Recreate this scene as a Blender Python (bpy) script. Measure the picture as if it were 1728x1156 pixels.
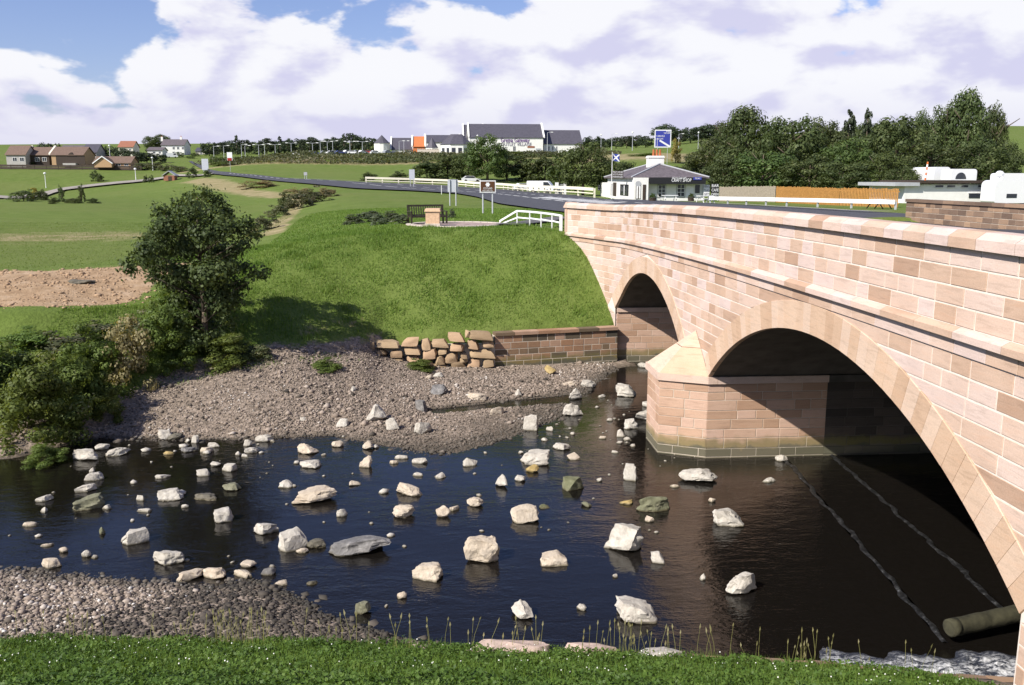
import bpy, bmesh, math, random
import numpy as np
from mathutils import Vector, noise as mnoise
R = math.radians
for o in list(bpy.data.objects): bpy.data.objects.remove(o)
SC = bpy.context.scene
COL = SC.collection
rng = np.random.default_rng(7)
random.seed(7)

# ------------------------------------------------------------------ camera
F, CX, CY, H = 1500.0, 864.0, 578.0, 8.0
PITCH = math.atan(280 / F)
YAW = math.atan((114 / F) / math.sqrt(1 + (280 / F) ** 2))
cam_d = bpy.data.cameras.new('camera'); cam = bpy.data.objects.new('camera', cam_d); COL.objects.link(cam)
cam_d.sensor_width = 36.0; cam_d.lens = F / 1728 * 36.0; cam_d.clip_start = 0.1; cam_d.clip_end = 9000
cam.location = (0, 0, H); cam.rotation_euler = (math.pi / 2 - PITCH, 0, -YAW)
SC.camera = cam
# ------------------------------------------------------------------ sky and sun
SUN_AZ, SUN_EL = R(35), R(40)      # azimuth counted from -X towards -Y (left of the camera and a little behind it)
SUN = Vector((-math.cos(SUN_AZ) * math.cos(SUN_EL), -math.sin(SUN_AZ) * math.cos(SUN_EL), math.sin(SUN_EL)))
w = bpy.data.worlds.new('World'); SC.world = w; w.use_nodes = True
nt = w.node_tree; N = nt.nodes; L = nt.links; N.clear()
def nd(t, **k):
    n = N.new(t)
    for a, b in k.items(): setattr(n, a, b)
    return n
def mth(op, a, b=None, clamp=False):
    n = nd('ShaderNodeMath', operation=op, use_clamp=clamp)
    for i, v in enumerate((a, b)):
        if v is None: continue
        if isinstance(v, (int, float)): n.inputs[i].default_value = v
        else: L.new(v, n.inputs[i])
    return n.outputs[0]
def mrange(v, a, b, c=0.0, d=1.0, smooth=True):
    n = nd('ShaderNodeMapRange', clamp=True); n.interpolation_type = 'SMOOTHSTEP' if smooth else 'LINEAR'
    L.new(v, n.inputs[0])
    for i, x in zip((1, 2, 3, 4), (a, b, c, d)): n.inputs[i].default_value = x
    return n.outputs[0]
def mixc(f, a, b):
    n = nd('ShaderNodeMix', data_type='RGBA')
    if isinstance(f, float): n.inputs[0].default_value = f
    else: L.new(f, n.inputs[0])
    for i, v in ((6, a), (7, b)):
        if isinstance(v, tuple): n.inputs[i].default_value = v
        else: L.new(v, n.inputs[i])
    return n.outputs[2]
sky = nd('ShaderNodeTexSky', sky_type='NISHITA', sun_disc=False)
sky.sun_elevation = SUN_EL
sky.sun_rotation = math.atan2(SUN.x, SUN.y)
sky.air_density = 1.0; sky.dust_density = 0.6; sky.ozone_density = 2.2
tc = nd('ShaderNodeTexCoord')
sep = nd('ShaderNodeSeparateXYZ'); L.new(tc.outputs['Generated'], sep.inputs[0])
EL = sep.outputs[2]
def cloud_noise(loc, sc, scale, detail, rough=0.55, dist=0.0):
    mp = nd('ShaderNodeMapping'); mp.inputs['Location'].default_value = loc; mp.inputs['Scale'].default_value = sc
    L.new(tc.outputs['Generated'], mp.inputs[0])
    n = nd('ShaderNodeTexNoise'); n.inputs['Scale'].default_value = scale; n.inputs['Detail'].default_value = detail
    n.inputs['Roughness'].default_value = rough; n.inputs['Distortion'].default_value = dist
    L.new(mp.outputs[0], n.inputs['Vector']); return n.outputs[0]
OFF = (3.1, 1.4, 0.37)
def billow(loc, sc, scale, amp, base):
    mp = nd('ShaderNodeMapping'); mp.inputs['Location'].default_value = loc; mp.inputs['Scale'].default_value = sc
    L.new(tc.outputs['Generated'], mp.inputs[0])
    v = nd('ShaderNodeTexVoronoi', feature='F1'); v.inputs['Scale'].default_value = scale; v.inputs['Detail'].default_value = 1.0; v.inputs['Roughness'].default_value = 0.55
    L.new(mp.outputs[0], v.inputs['Vector'])
    return mth('ADD', base, mth('MULTIPLY', mth('SUBTRACT', 0.42, v.outputs['Distance']), amp))
big = billow(OFF, (1, 1, 1.9), 10.0, 0.20, cloud_noise(OFF, (1, 1, 2.2), 5.0, 6, 0.56, 0.15))
OF2 = (OFF[0] - 0.014, OFF[1] - 0.004, OFF[2] + 0.045)
big2 = billow(OF2, (1, 1, 1.9), 10.0, 0.20, cloud_noise(OF2, (1, 1, 2.2), 5.0, 5, 0.56, 0.15))
# cumulus low in the sky, thinning upwards; a little more of it towards +X
bias = mth('SUBTRACT', 0.40, mth('MULTIPLY', EL, 1.45))
bias = mth('ADD', bias, mth('MULTIPLY', sep.outputs[0], 0.22))
dens = mth('ADD', big, bias)
cover = mrange(dens, 0.50, 0.56)
puff = mth('SUBTRACT', big, big2)
lit = mrange(puff, -0.13, 0.05)
low = mrange(EL, 0.005, 0.11)                         # cloud bases seen edge-on near the horizon
litm = mth('MULTIPLY', lit, mth('ADD', mth('MULTIPLY', low, 0.75), 0.25))
WHITE = (8.5, 8.5, 8.8, 1); GREY = (6.0, 5.9, 7.7, 1)
cloudc = mixc(litm, GREY, WHITE)
skyc = nd('ShaderNodeMix', data_type='RGBA', blend_type='MULTIPLY'); skyc.inputs[0].default_value = 1.0
L.new(sky.outputs[0], skyc.inputs[6]); skyc.inputs[7].default_value = (1.03, 0.98, 1.24, 1)
final = mixc(mth('MULTIPLY', cover, 0.96), skyc.outputs[2], cloudc)
bg = nd('ShaderNodeBackground'); bg.inputs[1].default_value = 0.085
wo = nd('ShaderNodeOutputWorld'); L.new(final, bg.inputs[0]); L.new(bg.outputs[0], wo.inputs[0])
sd = bpy.data.lights.new('sun', 'SUN'); sd.energy = 5.0; sd.angle = R(0.5); sd.color = (1.0, 0.95, 0.87)
so = bpy.data.objects.new('sun', sd); COL.objects.link(so); so.rotation_euler = (-SUN).to_track_quat('-Z', 'Y').to_euler()
SC.render.engine = 'CYCLES'
SC.view_settings.view_transform = 'Standard'; SC.view_settings.look = 'None'
SC.view_settings.exposure = 0.42; SC.view_settings.gamma = 1.0
SC.cycles.max_bounces = 5; SC.cycles.transparent_max_bounces = 6
SC.cycles.diffuse_bounces = 1; SC.cycles.glossy_bounces = 2

# ------------------------------------------------------------------ survey helpers: photo pixel + known plane -> world point
cp, sp, cyw, syw = math.cos(PITCH), math.sin(PITCH), math.cos(YAW), math.sin(YAW)
FW = (syw * cp, cyw * cp, -sp); RT = (cyw, -syw, 0.0); UP = (syw * sp, cyw * sp, cp)
def ray(x, y):
    a = (x - CX) / F; b = (CY - y) / F
    return [RT[i] * a + UP[i] * b + FW[i] for i in range(3)]
def atz(x, y, z):
    d = ray(x, y); t = (z - H) / d[2]; return Vector((d[0] * t, d[1] * t, z))
def aty(x, y, Y):
    d = ray(x, y); t = Y / d[1]; return Vector((d[0] * t, Y, H + d[2] * t))
def atplane(x, y, p, n):
    d = Vector(ray(x, y)); c = Vector((0, 0, H)); n = Vector(n)
    t = (Vector(p) - c).dot(n) / d.dot(n); return c + d * t

# ------------------------------------------------------------------ materials
MATS = {}
class NT:
    def __init__(s, name):
        s.m = bpy.data.materials.new(name); s.m.use_nodes = True
        s.t = s.m.node_tree; s.t.nodes.clear()
        s.out = s.n('ShaderNodeOutputMaterial')
        MATS[name] = s.m
    def n(s, t, **k):
        x = s.t.nodes.new(t)
        for a, b in k.items(): setattr(x, a, b)
        return x
    def l(s, a, b): s.t.links.new(a, b)
    def val(s, inp, v):
        if isinstance(v, (int, float)): inp.default_value = v
        elif isinstance(v, tuple): inp.default_value = v if len(v) == 4 else (*v, 1)
        else: s.l(v, inp)
    def math(s, op, a, b=None, c=None, clamp=False):
        x = s.n('ShaderNodeMath', operation=op, use_clamp=clamp)
        for i, v in enumerate((a, b, c)):
            if v is not None: s.val(x.inputs[i], v)
        return x.outputs[0]
    def noise(s, scale, detail=4, rough=0.55, coord='Object', sc=(1, 1, 1), dist=0.0):
        if coord == 'Position':
            v = s.n('ShaderNodeNewGeometry').outputs['Position']
        else: v = s.n('ShaderNodeTexCoord').outputs[coord]
        if sc != (1, 1, 1):
            mp = s.n('ShaderNodeMapping'); mp.inputs['Scale'].default_value = sc; s.l(v, mp.inputs[0]); v = mp.outputs[0]
        x = s.n('ShaderNodeTexNoise'); x.inputs['Scale'].default_value = scale; x.inputs['Detail'].default_value = detail
        x.inputs['Roughness'].default_value = rough; x.inputs['Distortion'].default_value = dist
        s.l(v, x.inputs['Vector']); return x.outputs[0]
    def ramp(s, f, stops, interp='LINEAR'):
        x = s.n('ShaderNodeValToRGB'); s.val(x.inputs[0], f); e = x.color_ramp.elements; x.color_ramp.interpolation = interp
        while len(e) < len(stops): e.new(0.5)
        for i, (p, c) in enumerate(stops): e[i].position = p; e[i].color = (*c, 1) if len(c) == 3 else c
        return x.outputs[0]
    def mr(s, v, a, b, c=0.0, d=1.0):
        x = s.n('ShaderNodeMapRange', clamp=True); x.interpolation_type = 'SMOOTHSTEP'; s.l(v, x.inputs[0])
        for i, q in zip((1, 2, 3, 4), (a, b, c, d)): x.inputs[i].default_value = q
        return x.outputs[0]
    def mix(s, f, a, b, mode='MIX'):
        x = s.n('ShaderNodeMix', data_type='RGBA', blend_type=mode); s.val(x.inputs[0], f); s.val(x.inputs[6], a); s.val(x.inputs[7], b)
        return x.outputs[2]
    def rnd(s):
        o = s.n('ShaderNodeObjectInfo').outputs['Random']
        a = s.n('ShaderNodeAttribute', attribute_name='rnd').outputs['Fac']
        return s.math('FRACT', s.math('ADD', o, a))
    def attr(s, name, out='Fac'): return s.n('ShaderNodeAttribute', attribute_name=name).outputs[out]
    def bump(s, h, strength=0.5, dist=0.02):
        b = s.n('ShaderNodeBump'); b.inputs['Strength'].default_value = strength; b.inputs['Distance'].default_value = dist
        s.l(h, b.inputs['Height']); return b.outputs[0]
    def pbr(s, col, rough=0.8, normal=None, metal=0.0, spec=0.4, emit=None):
        p = s.n('ShaderNodeBsdfPrincipled'); s.val(p.inputs['Base Color'], col); s.val(p.inputs['Roughness'], rough)
        p.inputs['Metallic'].default_value = metal; p.inputs['Specular IOR Level'].default_value = spec
        if normal is not None: s.l(normal, p.inputs['Normal'])
        s.l(p.outputs[0], s.out.inputs[0]); return p

def simple(name, col, rough=0.7, var=0.12, scale=6.0, spec=0.3, metal=0.0, bump=0.0):
    t = NT(name); n = t.noise(scale, 5, 0.6)
    lo = tuple(c * (1 - var) for c in col); hi = tuple(min(1, c * (1 + var)) for c in col)
    c = t.ramp(n, [(0.3, lo), (0.7, hi)])
    t.pbr(c, rough, t.bump(n, bump, 0.02) if bump else None, metal, spec); return t.m

def stone_mat(name, stops, algae=False, grain=1.0, rough=0.85, bump=0.35):
    t = NT(name); r = t.rnd()
    base = t.ramp(r, stops)
    bed = t.noise(3.0 * grain, 4, 0.6, 'Position', (0.6, 0.6, 5.0), 0.6)      # bedding streaks
    fine = t.noise(38.0 * grain, 4, 0.65, 'Position')
    blot = t.noise(1.3, 3, 0.5, 'Position')
    c = t.mix(0.55, base, t.ramp(bed, [(0.25, (0.62, 0.58, 0.54)), (0.5, (1, 1, 1)), (0.75, (1.0, 0.90, 0.82))]), 'MULTIPLY')
    c = t.mix(0.35, c, t.ramp(fine, [(0.3, (0.62, 0.60, 0.57)), (0.65, (1, 1, 1))]), 'MULTIPLY')
    c = t.mix(0.30, c, t.ramp(blot, [(0.35, (0.75, 0.70, 0.66)), (0.6, (1, 1, 1))]), 'MULTIPLY')
    if algae:
        z = t.n('ShaderNodeSeparateXYZ'); t.l(t.n('ShaderNodeNewGeometry').outputs['Position'], z.inputs[0])
        zz = t.math('ADD', z.outputs[2], t.math('MULTIPLY', t.noise(2.5, 4, 0.6, 'Position'), 0.5))
        g = t.mr(zz, 0.92, 0.66); c = t.mix(t.math('MULTIPLY', g, 0.72), c, (0.16, 0.145, 0.05))
        g2 = t.mr(zz, 0.62, 0.50); c = t.mix(t.math('MULTIPLY', g2, 0.8), c, t.mix(r, (0.075, 0.08, 0.06), (0.15, 0.135, 0.10)))
    t.pbr(c, rough, t.bump(t.math('ADD', fine, bed), bump, 0.01), spec=0.25); return t.m

stone_mat('sandstone', [(0.0, (0.46, 0.305, 0.215)), (0.15, (0.58, 0.41, 0.30)), (0.45, (0.66, 0.49, 0.385)), (0.72, (0.70, 0.545, 0.46)), (1.0, (0.68, 0.55, 0.50))])
stone_mat('sandstone_pier', [(0.0, (0.45, 0.285, 0.19)), (0.5, (0.56, 0.375, 0.265)), (1.0, (0.62, 0.43, 0.33))], algae=True)
stone_mat('voussoir_stone', [(0.0, (0.56, 0.385, 0.26)), (0.4, (0.64, 0.46, 0.325)), (1.0, (0.68, 0.52, 0.40))])
stone_mat('old_stone', [(0.0, (0.075, 0.07, 0.055)), (0.35, (0.19, 0.14, 0.09)), (0.65, (0.36, 0.21, 0.125)), (1.0, (0.46, 0.31, 0.22))], algae=True)
stone_mat('shade_tinted_stone', [(0.0, (0.05, 0.043, 0.036)), (1.0, (0.11, 0.09, 0.075))], algae=True)  # arch shade painted into the inner pier stones, over real algae
stone_mat('rough_stone', [(0.0, (0.30, 0.215, 0.13)), (0.5, (0.44, 0.325, 0.20)), (1.0, (0.50, 0.34, 0.215))], bump=0.7)
stone_mat('brown_wall_stone', [(0.0, (0.16, 0.11, 0.08)), (0.5, (0.27, 0.185, 0.13)), (1.0, (0.42, 0.28, 0.18))], bump=0.6)
simple('mortar', (0.74, 0.645, 0.56), 0.9, 0.12, 9)
simple('mortar_dark', (0.55, 0.475, 0.38), 0.9, 0.2, 5)
simple('shade_tinted_vault', (0.10, 0.09, 0.078), 0.9, 0.3, 2.0, bump=0.5)  # stone darkened in colour to deepen the shade under the arches
def boulder_mat(name, a, b, c2, moss=0.0):
    t = NT(name); n1 = t.noise(2.6, 6, 0.62, 'Object', dist=0.5); n2 = t.noise(16, 5, 0.65, 'Object')
    r = t.rnd()
    col = t.ramp(n1, [(0.25, a), (0.5, b), (0.75, c2)])
    col = t.mix(0.5, col, t.ramp(n2, [(0.3, (0.55, 0.54, 0.52)), (0.6, (1, 1, 1))]), 'MULTIPLY')
    col = t.mix(t.math('MULTIPLY', r, 0.25), col, (0.42, 0.38, 0.31))
    z = t.n('ShaderNodeSeparateXYZ'); t.l(t.n('ShaderNodeNewGeometry').outputs['Position'], z.inputs[0])
    zz = t.math('ADD', z.outputs[2], t.math('MULTIPLY', n1, 0.08))
    wet = t.mr(zz, 0.10, 0.045)                       # wet, algae-dark band at the waterline
    col = t.mix(t.math('MULTIPLY', wet, 0.85), col, (0.085, 0.07, 0.035))
    t.pbr(col, t.math('SUBTRACT', 0.85, t.math('MULTIPLY', wet, 0.5)), t.bump(t.math('ADD', n1, t.math('MULTIPLY', n2, 0.5)), 0.8, 0.06), spec=0.3)
    return t.m
boulder_mat('rock_pale', (0.34, 0.30, 0.25), (0.52, 0.48, 0.41), (0.60, 0.565, 0.50))
boulder_mat('rock_warm', (0.40, 0.31, 0.22), (0.55, 0.46, 0.35), (0.62, 0.54, 0.44))
boulder_mat('rock_green', (0.075, 0.08, 0.035), (0.14, 0.145, 0.075), (0.24, 0.23, 0.15))
boulder_mat('rock_grey', (0.05, 0.05, 0.055), (0.17, 0.165, 0.165), (0.42, 0.40, 0.38))
boulder_mat('rock_ochre', (0.30, 0.20, 0.06), (0.42, 0.30, 0.10), (0.5, 0.38, 0.2))
boulder_mat('rock_wet', (0.05, 0.045, 0.03), (0.10, 0.09, 0.065), (0.18, 0.15, 0.10))

def pebble_mat():
    t = NT('pebbles'); r = t.attr('rnd'); n = t.noise(9, 3, 0.6, 'Position')
    c = t.ramp(r, [(0.0, (0.022, 0.02, 0.017)), (0.2, (0.115, 0.095, 0.075)), (0.45, (0.285, 0.225, 0.175)), (0.8, (0.37, 0.30, 0.24)), (0.95, (0.50, 0.44, 0.38)), (1.0, (0.66, 0.62, 0.56))])
    z = t.n('ShaderNodeSeparateXYZ'); t.l(t.n('ShaderNodeNewGeometry').outputs['Position'], z.inputs[0])
    wet = t.mr(z.outputs[2], 0.13, 0.02); c = t.mix(t.math('MULTIPLY', wet, 0.8), c, (0.055, 0.05, 0.04))
    c = t.mix(0.3, c, t.ramp(n, [(0.3, (0.5, 0.5, 0.5)), (0.6, (1, 1, 1))]), 'MULTIPLY')
    t.pbr(c, 0.8, spec=0.25)
pebble_mat()

def leaf_mat(name, stops, trans=0.35):
    t = NT(name); r = t.attr('rnd'); o = t.n('ShaderNodeObjectInfo').outputs['Random']
    c = t.ramp(r, stops)
    hsv = t.n('ShaderNodeHueSaturation'); t.l(c, hsv.inputs['Color'])
    t.l(t.math('ADD', 0.485, t.math('MULTIPLY', o, 0.03)), hsv.inputs['Hue'])
    t.l(t.math('ADD', 0.82, t.math('MULTIPLY', o, 0.36)), hsv.inputs['Value'])
    c = hsv.outputs[0]
    d = t.n('ShaderNodeBsdfPrincipled'); t.l(c, d.inputs['Base Color']); d.inputs['Roughness'].default_value = 0.55; d.inputs['Specular IOR Level'].default_value = 0.25
    tr = t.n('ShaderNodeBsdfTranslucent'); t.l(t.mix(1.0, c, (1.25, 1.15, 0.5), 'MULTIPLY'), tr.inputs[0])
    m = t.n('ShaderNodeMixShader'); m.inputs[0].default_value = trans; t.l(d.outputs[0], m.inputs[1]); t.l(tr.outputs[0], m.inputs[2])
    t.l(m.outputs[0], t.out.inputs[0]); return t.m
leaf_mat('leaf_alder', [(0, (0.040, 0.058, 0.020)), (0.6, (0.078, 0.105, 0.034)), (1, (0.15, 0.18, 0.065))])
leaf_mat('leaf_dark', [(0, (0.044, 0.064, 0.023)), (0.6, (0.085, 0.112, 0.038)), (1, (0.155, 0.180, 0.068))])
leaf_mat('leaf_mid', [(0, (0.045, 0.07, 0.020)), (0.6, (0.090, 0.128, 0.036)), (1, (0.16, 0.20, 0.065))])
leaf_mat('leaf_conifer', [(0, (0.026, 0.040, 0.020)), (0.6, (0.048, 0.068, 0.032)), (1, (0.08, 0.10, 0.048))], 0.2)
leaf_mat('leaf_yellow', [(0, (0.16, 0.14, 0.03)), (0.6, (0.30, 0.26, 0.06)), (1, (0.45, 0.38, 0.12))])
leaf_mat('leaf_bramble', [(0, (0.06, 0.090, 0.020)), (0.5, (0.125, 0.180, 0.040)), (0.9, (0.21, 0.27, 0.07)), (1, (0.32, 0.32, 0.18))], 0.42)
leaf_mat('leaf_dry', [(0, (0.14, 0.12, 0.055)), (0.5, (0.26, 0.215, 0.11)), (1, (0.40, 0.33, 0.19))])
leaf_mat('leaf_scrub', [(0, (0.05, 0.065, 0.03)), (0.5, (0.105, 0.12, 0.055)), (0.85, (0.19, 0.18, 0.10)), (1, (0.30, 0.24, 0.18))])
leaf_mat('leaf_heather', [(0, (0.05, 0.07, 0.04)), (0.6, (0.12, 0.15, 0.08)), (1, (0.30, 0.30, 0.22))])
leaf_mat('grass_blade', [(0, (0.085, 0.145, 0.022)), (0.5, (0.135, 0.215, 0.034)), (0.85, (0.195, 0.265, 0.055)), (1, (0.32, 0.31, 0.13))], 0.35)
leaf_mat('clover_leaf', [(0, (0.045, 0.10, 0.018)), (0.5, (0.085, 0.17, 0.028)), (1, (0.15, 0.25, 0.05))], 0.3)
leaf_mat('seed_stalk', [(0, (0.20, 0.19, 0.06)), (0.6, (0.38, 0.33, 0.16)), (1, (0.55, 0.48, 0.30))], 0.2)
simple('bark', (0.11, 0.085, 0.06), 0.9, 0.35, 8, bump=0.6)
simple('white_paint', (0.80, 0.80, 0.78), 0.5, 0.05, 3)
simple('cream_paint', (0.76, 0.72, 0.56), 0.6, 0.08, 3)
simple('white_render', (0.78, 0.77, 0.72), 0.85, 0.06, 1.5)
simple('cream_render', (0.70, 0.66, 0.55), 0.85, 0.08, 1.5)
simple('grey_render', (0.42, 0.40, 0.37), 0.85, 0.12, 1.5)
simple('tan_brick', (0.44, 0.29, 0.16), 0.85, 0.18, 4)
simple('red_brick', (0.30, 0.13, 0.08), 0.85, 0.2, 4)
simple('dark_timber', (0.055, 0.04, 0.03), 0.7, 0.3, 8)
simple('black_paint', (0.02, 0.02, 0.022), 0.5, 0.2, 5)
simple('slate', (0.085, 0.08, 0.095), 0.55, 0.18, 1.2)
simple('slate_old', (0.13, 0.11, 0.115), 0.7, 0.35, 3.0)
simple('brown_tile', (0.17, 0.115, 0.085), 0.8, 0.22, 2)
simple('orange_tile', (0.55, 0.17, 0.06), 0.8, 0.15, 2)
simple('terracotta', (0.42, 0.13, 0.05), 0.8, 0.15, 6)
simple('window_glass', (0.03, 0.035, 0.045), 0.12, 0.1, 2, spec=0.6)
simple('bench_wood', (0.045, 0.04, 0.025), 0.6, 0.3, 12)
simple('grey_board', (0.33, 0.28, 0.21), 0.85, 0.2, 6)
simple('orange_board', (0.40, 0.20, 0.055), 0.75, 0.2, 6)
simple('galvanised', (0.55, 0.56, 0.58), 0.4, 0.1, 3, metal=0.3)
simple('post_grey', (0.40, 0.41, 0.42), 0.5, 0.1, 3)
simple('sign_brown', (0.10, 0.045, 0.02), 0.45, 0.06, 3)
simple('sign_blue', (0.045, 0.06, 0.33), 0.4, 0.05, 3)
simple('sign_white', (0.80, 0.80, 0.80), 0.45, 0.03, 3)
simple('sign_back', (0.50, 0.52, 0.56), 0.5, 0.06, 2)
simple('car_white', (0.78, 0.78, 0.78), 0.25, 0.02, 2, spec=0.5)
simple('car_grey', (0.30, 0.31, 0.33), 0.3, 0.05, 2, spec=0.5)
simple('car_blue', (0.05, 0.07, 0.22), 0.3, 0.05, 2, spec=0.5)
simple('car_red', (0.35, 0.03, 0.025), 0.3, 0.05, 2, spec=0.5)
simple('rubber', (0.02, 0.02, 0.02), 0.8, 0.1, 3)
simple('asphalt', (0.072, 0.072, 0.080), 0.85, 0.22, 1.6, bump=0.2)
simple('path_tarmac', (0.12, 0.115, 0.115), 0.9, 0.2, 2)
simple('lane_tarmac', (0.30, 0.27, 0.23), 0.9, 0.15, 0.4)
simple('road_paint', (0.72, 0.72, 0.70), 0.7, 0.12, 4)
simple('kerb_stone', (0.46, 0.42, 0.37), 0.9, 0.15, 4)
simple('pale_flag', (0.60, 0.52, 0.44), 0.9, 0.12, 5)
simple('paver_pink', (0.36, 0.27, 0.24), 0.9, 0.2, 7)
simple('plinth_stone', (0.60, 0.41, 0.26), 0.85, 0.15, 9, bump=0.2)
simple('log_wood', (0.045, 0.042, 0.024), 0.9, 0.45, 5, bump=0.8)
simple('sill_concrete', (0.10, 0.105, 0.095), 0.6, 0.4, 4, bump=0.5)
simple('pink_rock', (0.50, 0.38, 0.31), 0.9, 0.22, 5, bump=0.8)
simple('flower_white', (0.8, 0.8, 0.72), 0.8, 0.05, 5)
simple('flag_blue', (0.03, 0.05, 0.25), 0.7, 0.05, 5)
simple('lamp_white', (0.82, 0.82, 0.80), 0.35, 0.03, 5)
simple('lettering_violet', (0.20, 0.10, 0.28), 0.6, 0.05, 5)
simple('lettering_grey', (0.34, 0.32, 0.36), 0.6, 0.05, 5)
simple('orange_band', (0.60, 0.16, 0.05), 0.6, 0.05, 5)

def ground_mat():
    t = NT('ground_cover'); z = t.n('ShaderNodeSeparateColor'); t.l(t.attr('zone', 'Color'), z.inputs[0])
    P = 'Position'
    nb = t.noise(0.05, 5, 0.6, P); nm = t.noise(0.5, 5, 0.6, P); nf = t.noise(7.0, 4, 0.7, P); ns = t.noise(0.035, 3, 0.5, P, (0.35, 2.2, 1))
    g = t.ramp(nm, [(0.25, (0.098, 0.142, 0.028)), (0.5, (0.132, 0.182, 0.040)), (0.78, (0.172, 0.215, 0.060))])
    g = t.mix(t.mr(nb, 0.42, 0.68, 0.0, 0.45), g, (0.17, 0.19, 0.06))
    g = t.mix(0.5, g, t.ramp(nf, [(0.3, (0.50, 0.52, 0.45)), (0.62, (1.05, 1.05, 1.0))]), 'MULTIPLY')
    dry = t.ramp(nm, [(0.3, (0.20, 0.185, 0.075)), (0.7, (0.36, 0.29, 0.165))])
    db = t.math('ADD', z.outputs[2], t.math('MULTIPLY', t.math('SUBTRACT', nm, 0.5), 0.7))
    c = t.mix(t.mr(db, 0.3, 0.75), g, dry)
    soil = t.ramp(t.noise(1.4, 6, 0.7, P), [(0.25, (0.23, 0.145, 0.080)), (0.5, (0.38, 0.26, 0.155)), (0.75, (0.48, 0.355, 0.24))])
    sb = t.math('ADD', z.outputs[1], t.math('MULTIPLY', t.math('SUBTRACT', nm, 0.5), 0.9))
    c = t.mix(t.mr(sb, 0.42, 0.58), c, soil)
    vor = t.n('ShaderNodeTexVoronoi'); vor.inputs['Scale'].default_value = 9.0; t.l(t.n('ShaderNodeNewGeometry').outputs['Position'], vor.inputs['Vector'])
    sepv = t.n('ShaderNodeSeparateColor'); t.l(vor.outputs['Color'], sepv.inputs[0])
    gv = t.ramp(sepv.outputs[0], [(0, (0.16, 0.13, 0.10)), (0.5, (0.265, 0.21, 0.16)), (1, (0.36, 0.29, 0.23))])
    gb = t.math('ADD', z.outputs[0], t.math('MULTIPLY', t.math('SUBTRACT', t.noise(1.1, 5, 0.65, P), 0.5), 1.0))
    c = t.mix(t.mr(gb, 0.42, 0.60), c, gv)
    zp = t.n('ShaderNodeSeparateXYZ'); t.l(t.n('ShaderNodeNewGeometry').outputs['Position'], zp.inputs[0])
    wet = t.math('MULTIPLY', t.mr(zp.outputs[2], 0.09, 0.0), t.mr(z.outputs[0], 0.3, 0.6))
    c = t.mix(t.math('MULTIPLY', wet, 0.7), c, (0.06, 0.05, 0.035))
    b = t.bump(t.math('ADD', nf, t.math('MULTIPLY', nm, 2.0)), 0.6, 0.12)
    t.pbr(c, 0.95, b, spec=0.1)
ground_mat()
def water_mat():
    t = NT('river_water')
    geo = t.n('ShaderNodeNewGeometry').outputs['Position']
    n1 = t.noise(2.6, 3, 0.6, 'Position', (0.55, 1.2, 1), 0.4); n2 = t.noise(11, 3, 0.6, 'Position', (0.7, 1.2, 1), 0.3)
    amp = t.mr(t.noise(0.23, 3, 0.5, 'Position'), 0.36, 0.62, 0.25, 1.0)
    h = t.math('MULTIPLY', t.math('ADD', n1, t.math('MULTIPLY', n2, 0.35)), amp)
    nrm = t.bump(h, 0.42, 0.06)
    gl = t.n('ShaderNodeBsdfGlossy'); gl.inputs['Roughness'].default_value = 0.03; gl.inputs['Color'].default_value = (1, 1, 1, 1); t.l(nrm, gl.inputs['Normal'])
    tr = t.n('ShaderNodeBsdfTransparent'); tr.inputs[0].default_value = (0.30, 0.215, 0.125, 1)
    df = t.n('ShaderNodeBsdfDiffuse'); df.inputs[0].default_value = (0.012, 0.010, 0.008, 1)
    body = t.n('ShaderNodeMixShader'); body.inputs[0].default_value = 0.42; t.l(df.outputs[0], body.inputs[1]); t.l(tr.outputs[0], body.inputs[2])
    fr = t.n('ShaderNodeFresnel'); fr.inputs['IOR'].default_value = 1.42; t.l(nrm, fr.inputs['Normal'])
    m = t.n('ShaderNodeMixShader'); t.l(fr.outputs[0], m.inputs[0]); t.l(body.outputs[0], m.inputs[1]); t.l(gl.outputs[0], m.inputs[2])
    t.l(m.outputs[0], t.out.inputs[0])
water_mat()
def foam_mat():
    t = NT('white_water'); n = t.noise(4.5, 9, 0.78, 'Position', (0.8, 1.9, 1), 0.9)
    k = t.math('MULTIPLY', t.mr(n, 0.44, 0.60), t.attr('rnd'))
    c = t.mix(k, (0.035, 0.04, 0.055), (0.80, 0.80, 0.80))
    t.pbr(c, t.math('ADD', 0.12, t.math('MULTIPLY', k, 0.6)), t.bump(n, 0.8, 0.08), spec=0.5)
foam_mat()
def turf_line_mat():
    t = NT('weir_foam'); n = t.noise(7, 6, 0.75, 'Position')
    c = t.ramp(n, [(0.46, (0.010, 0.010, 0.010)), (0.62, (0.045, 0.045, 0.045)), (0.74, (0.30, 0.31, 0.32))])
    t.pbr(c, 0.4, t.bump(n, 0.8, 0.04))
turf_line_mat()

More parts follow.
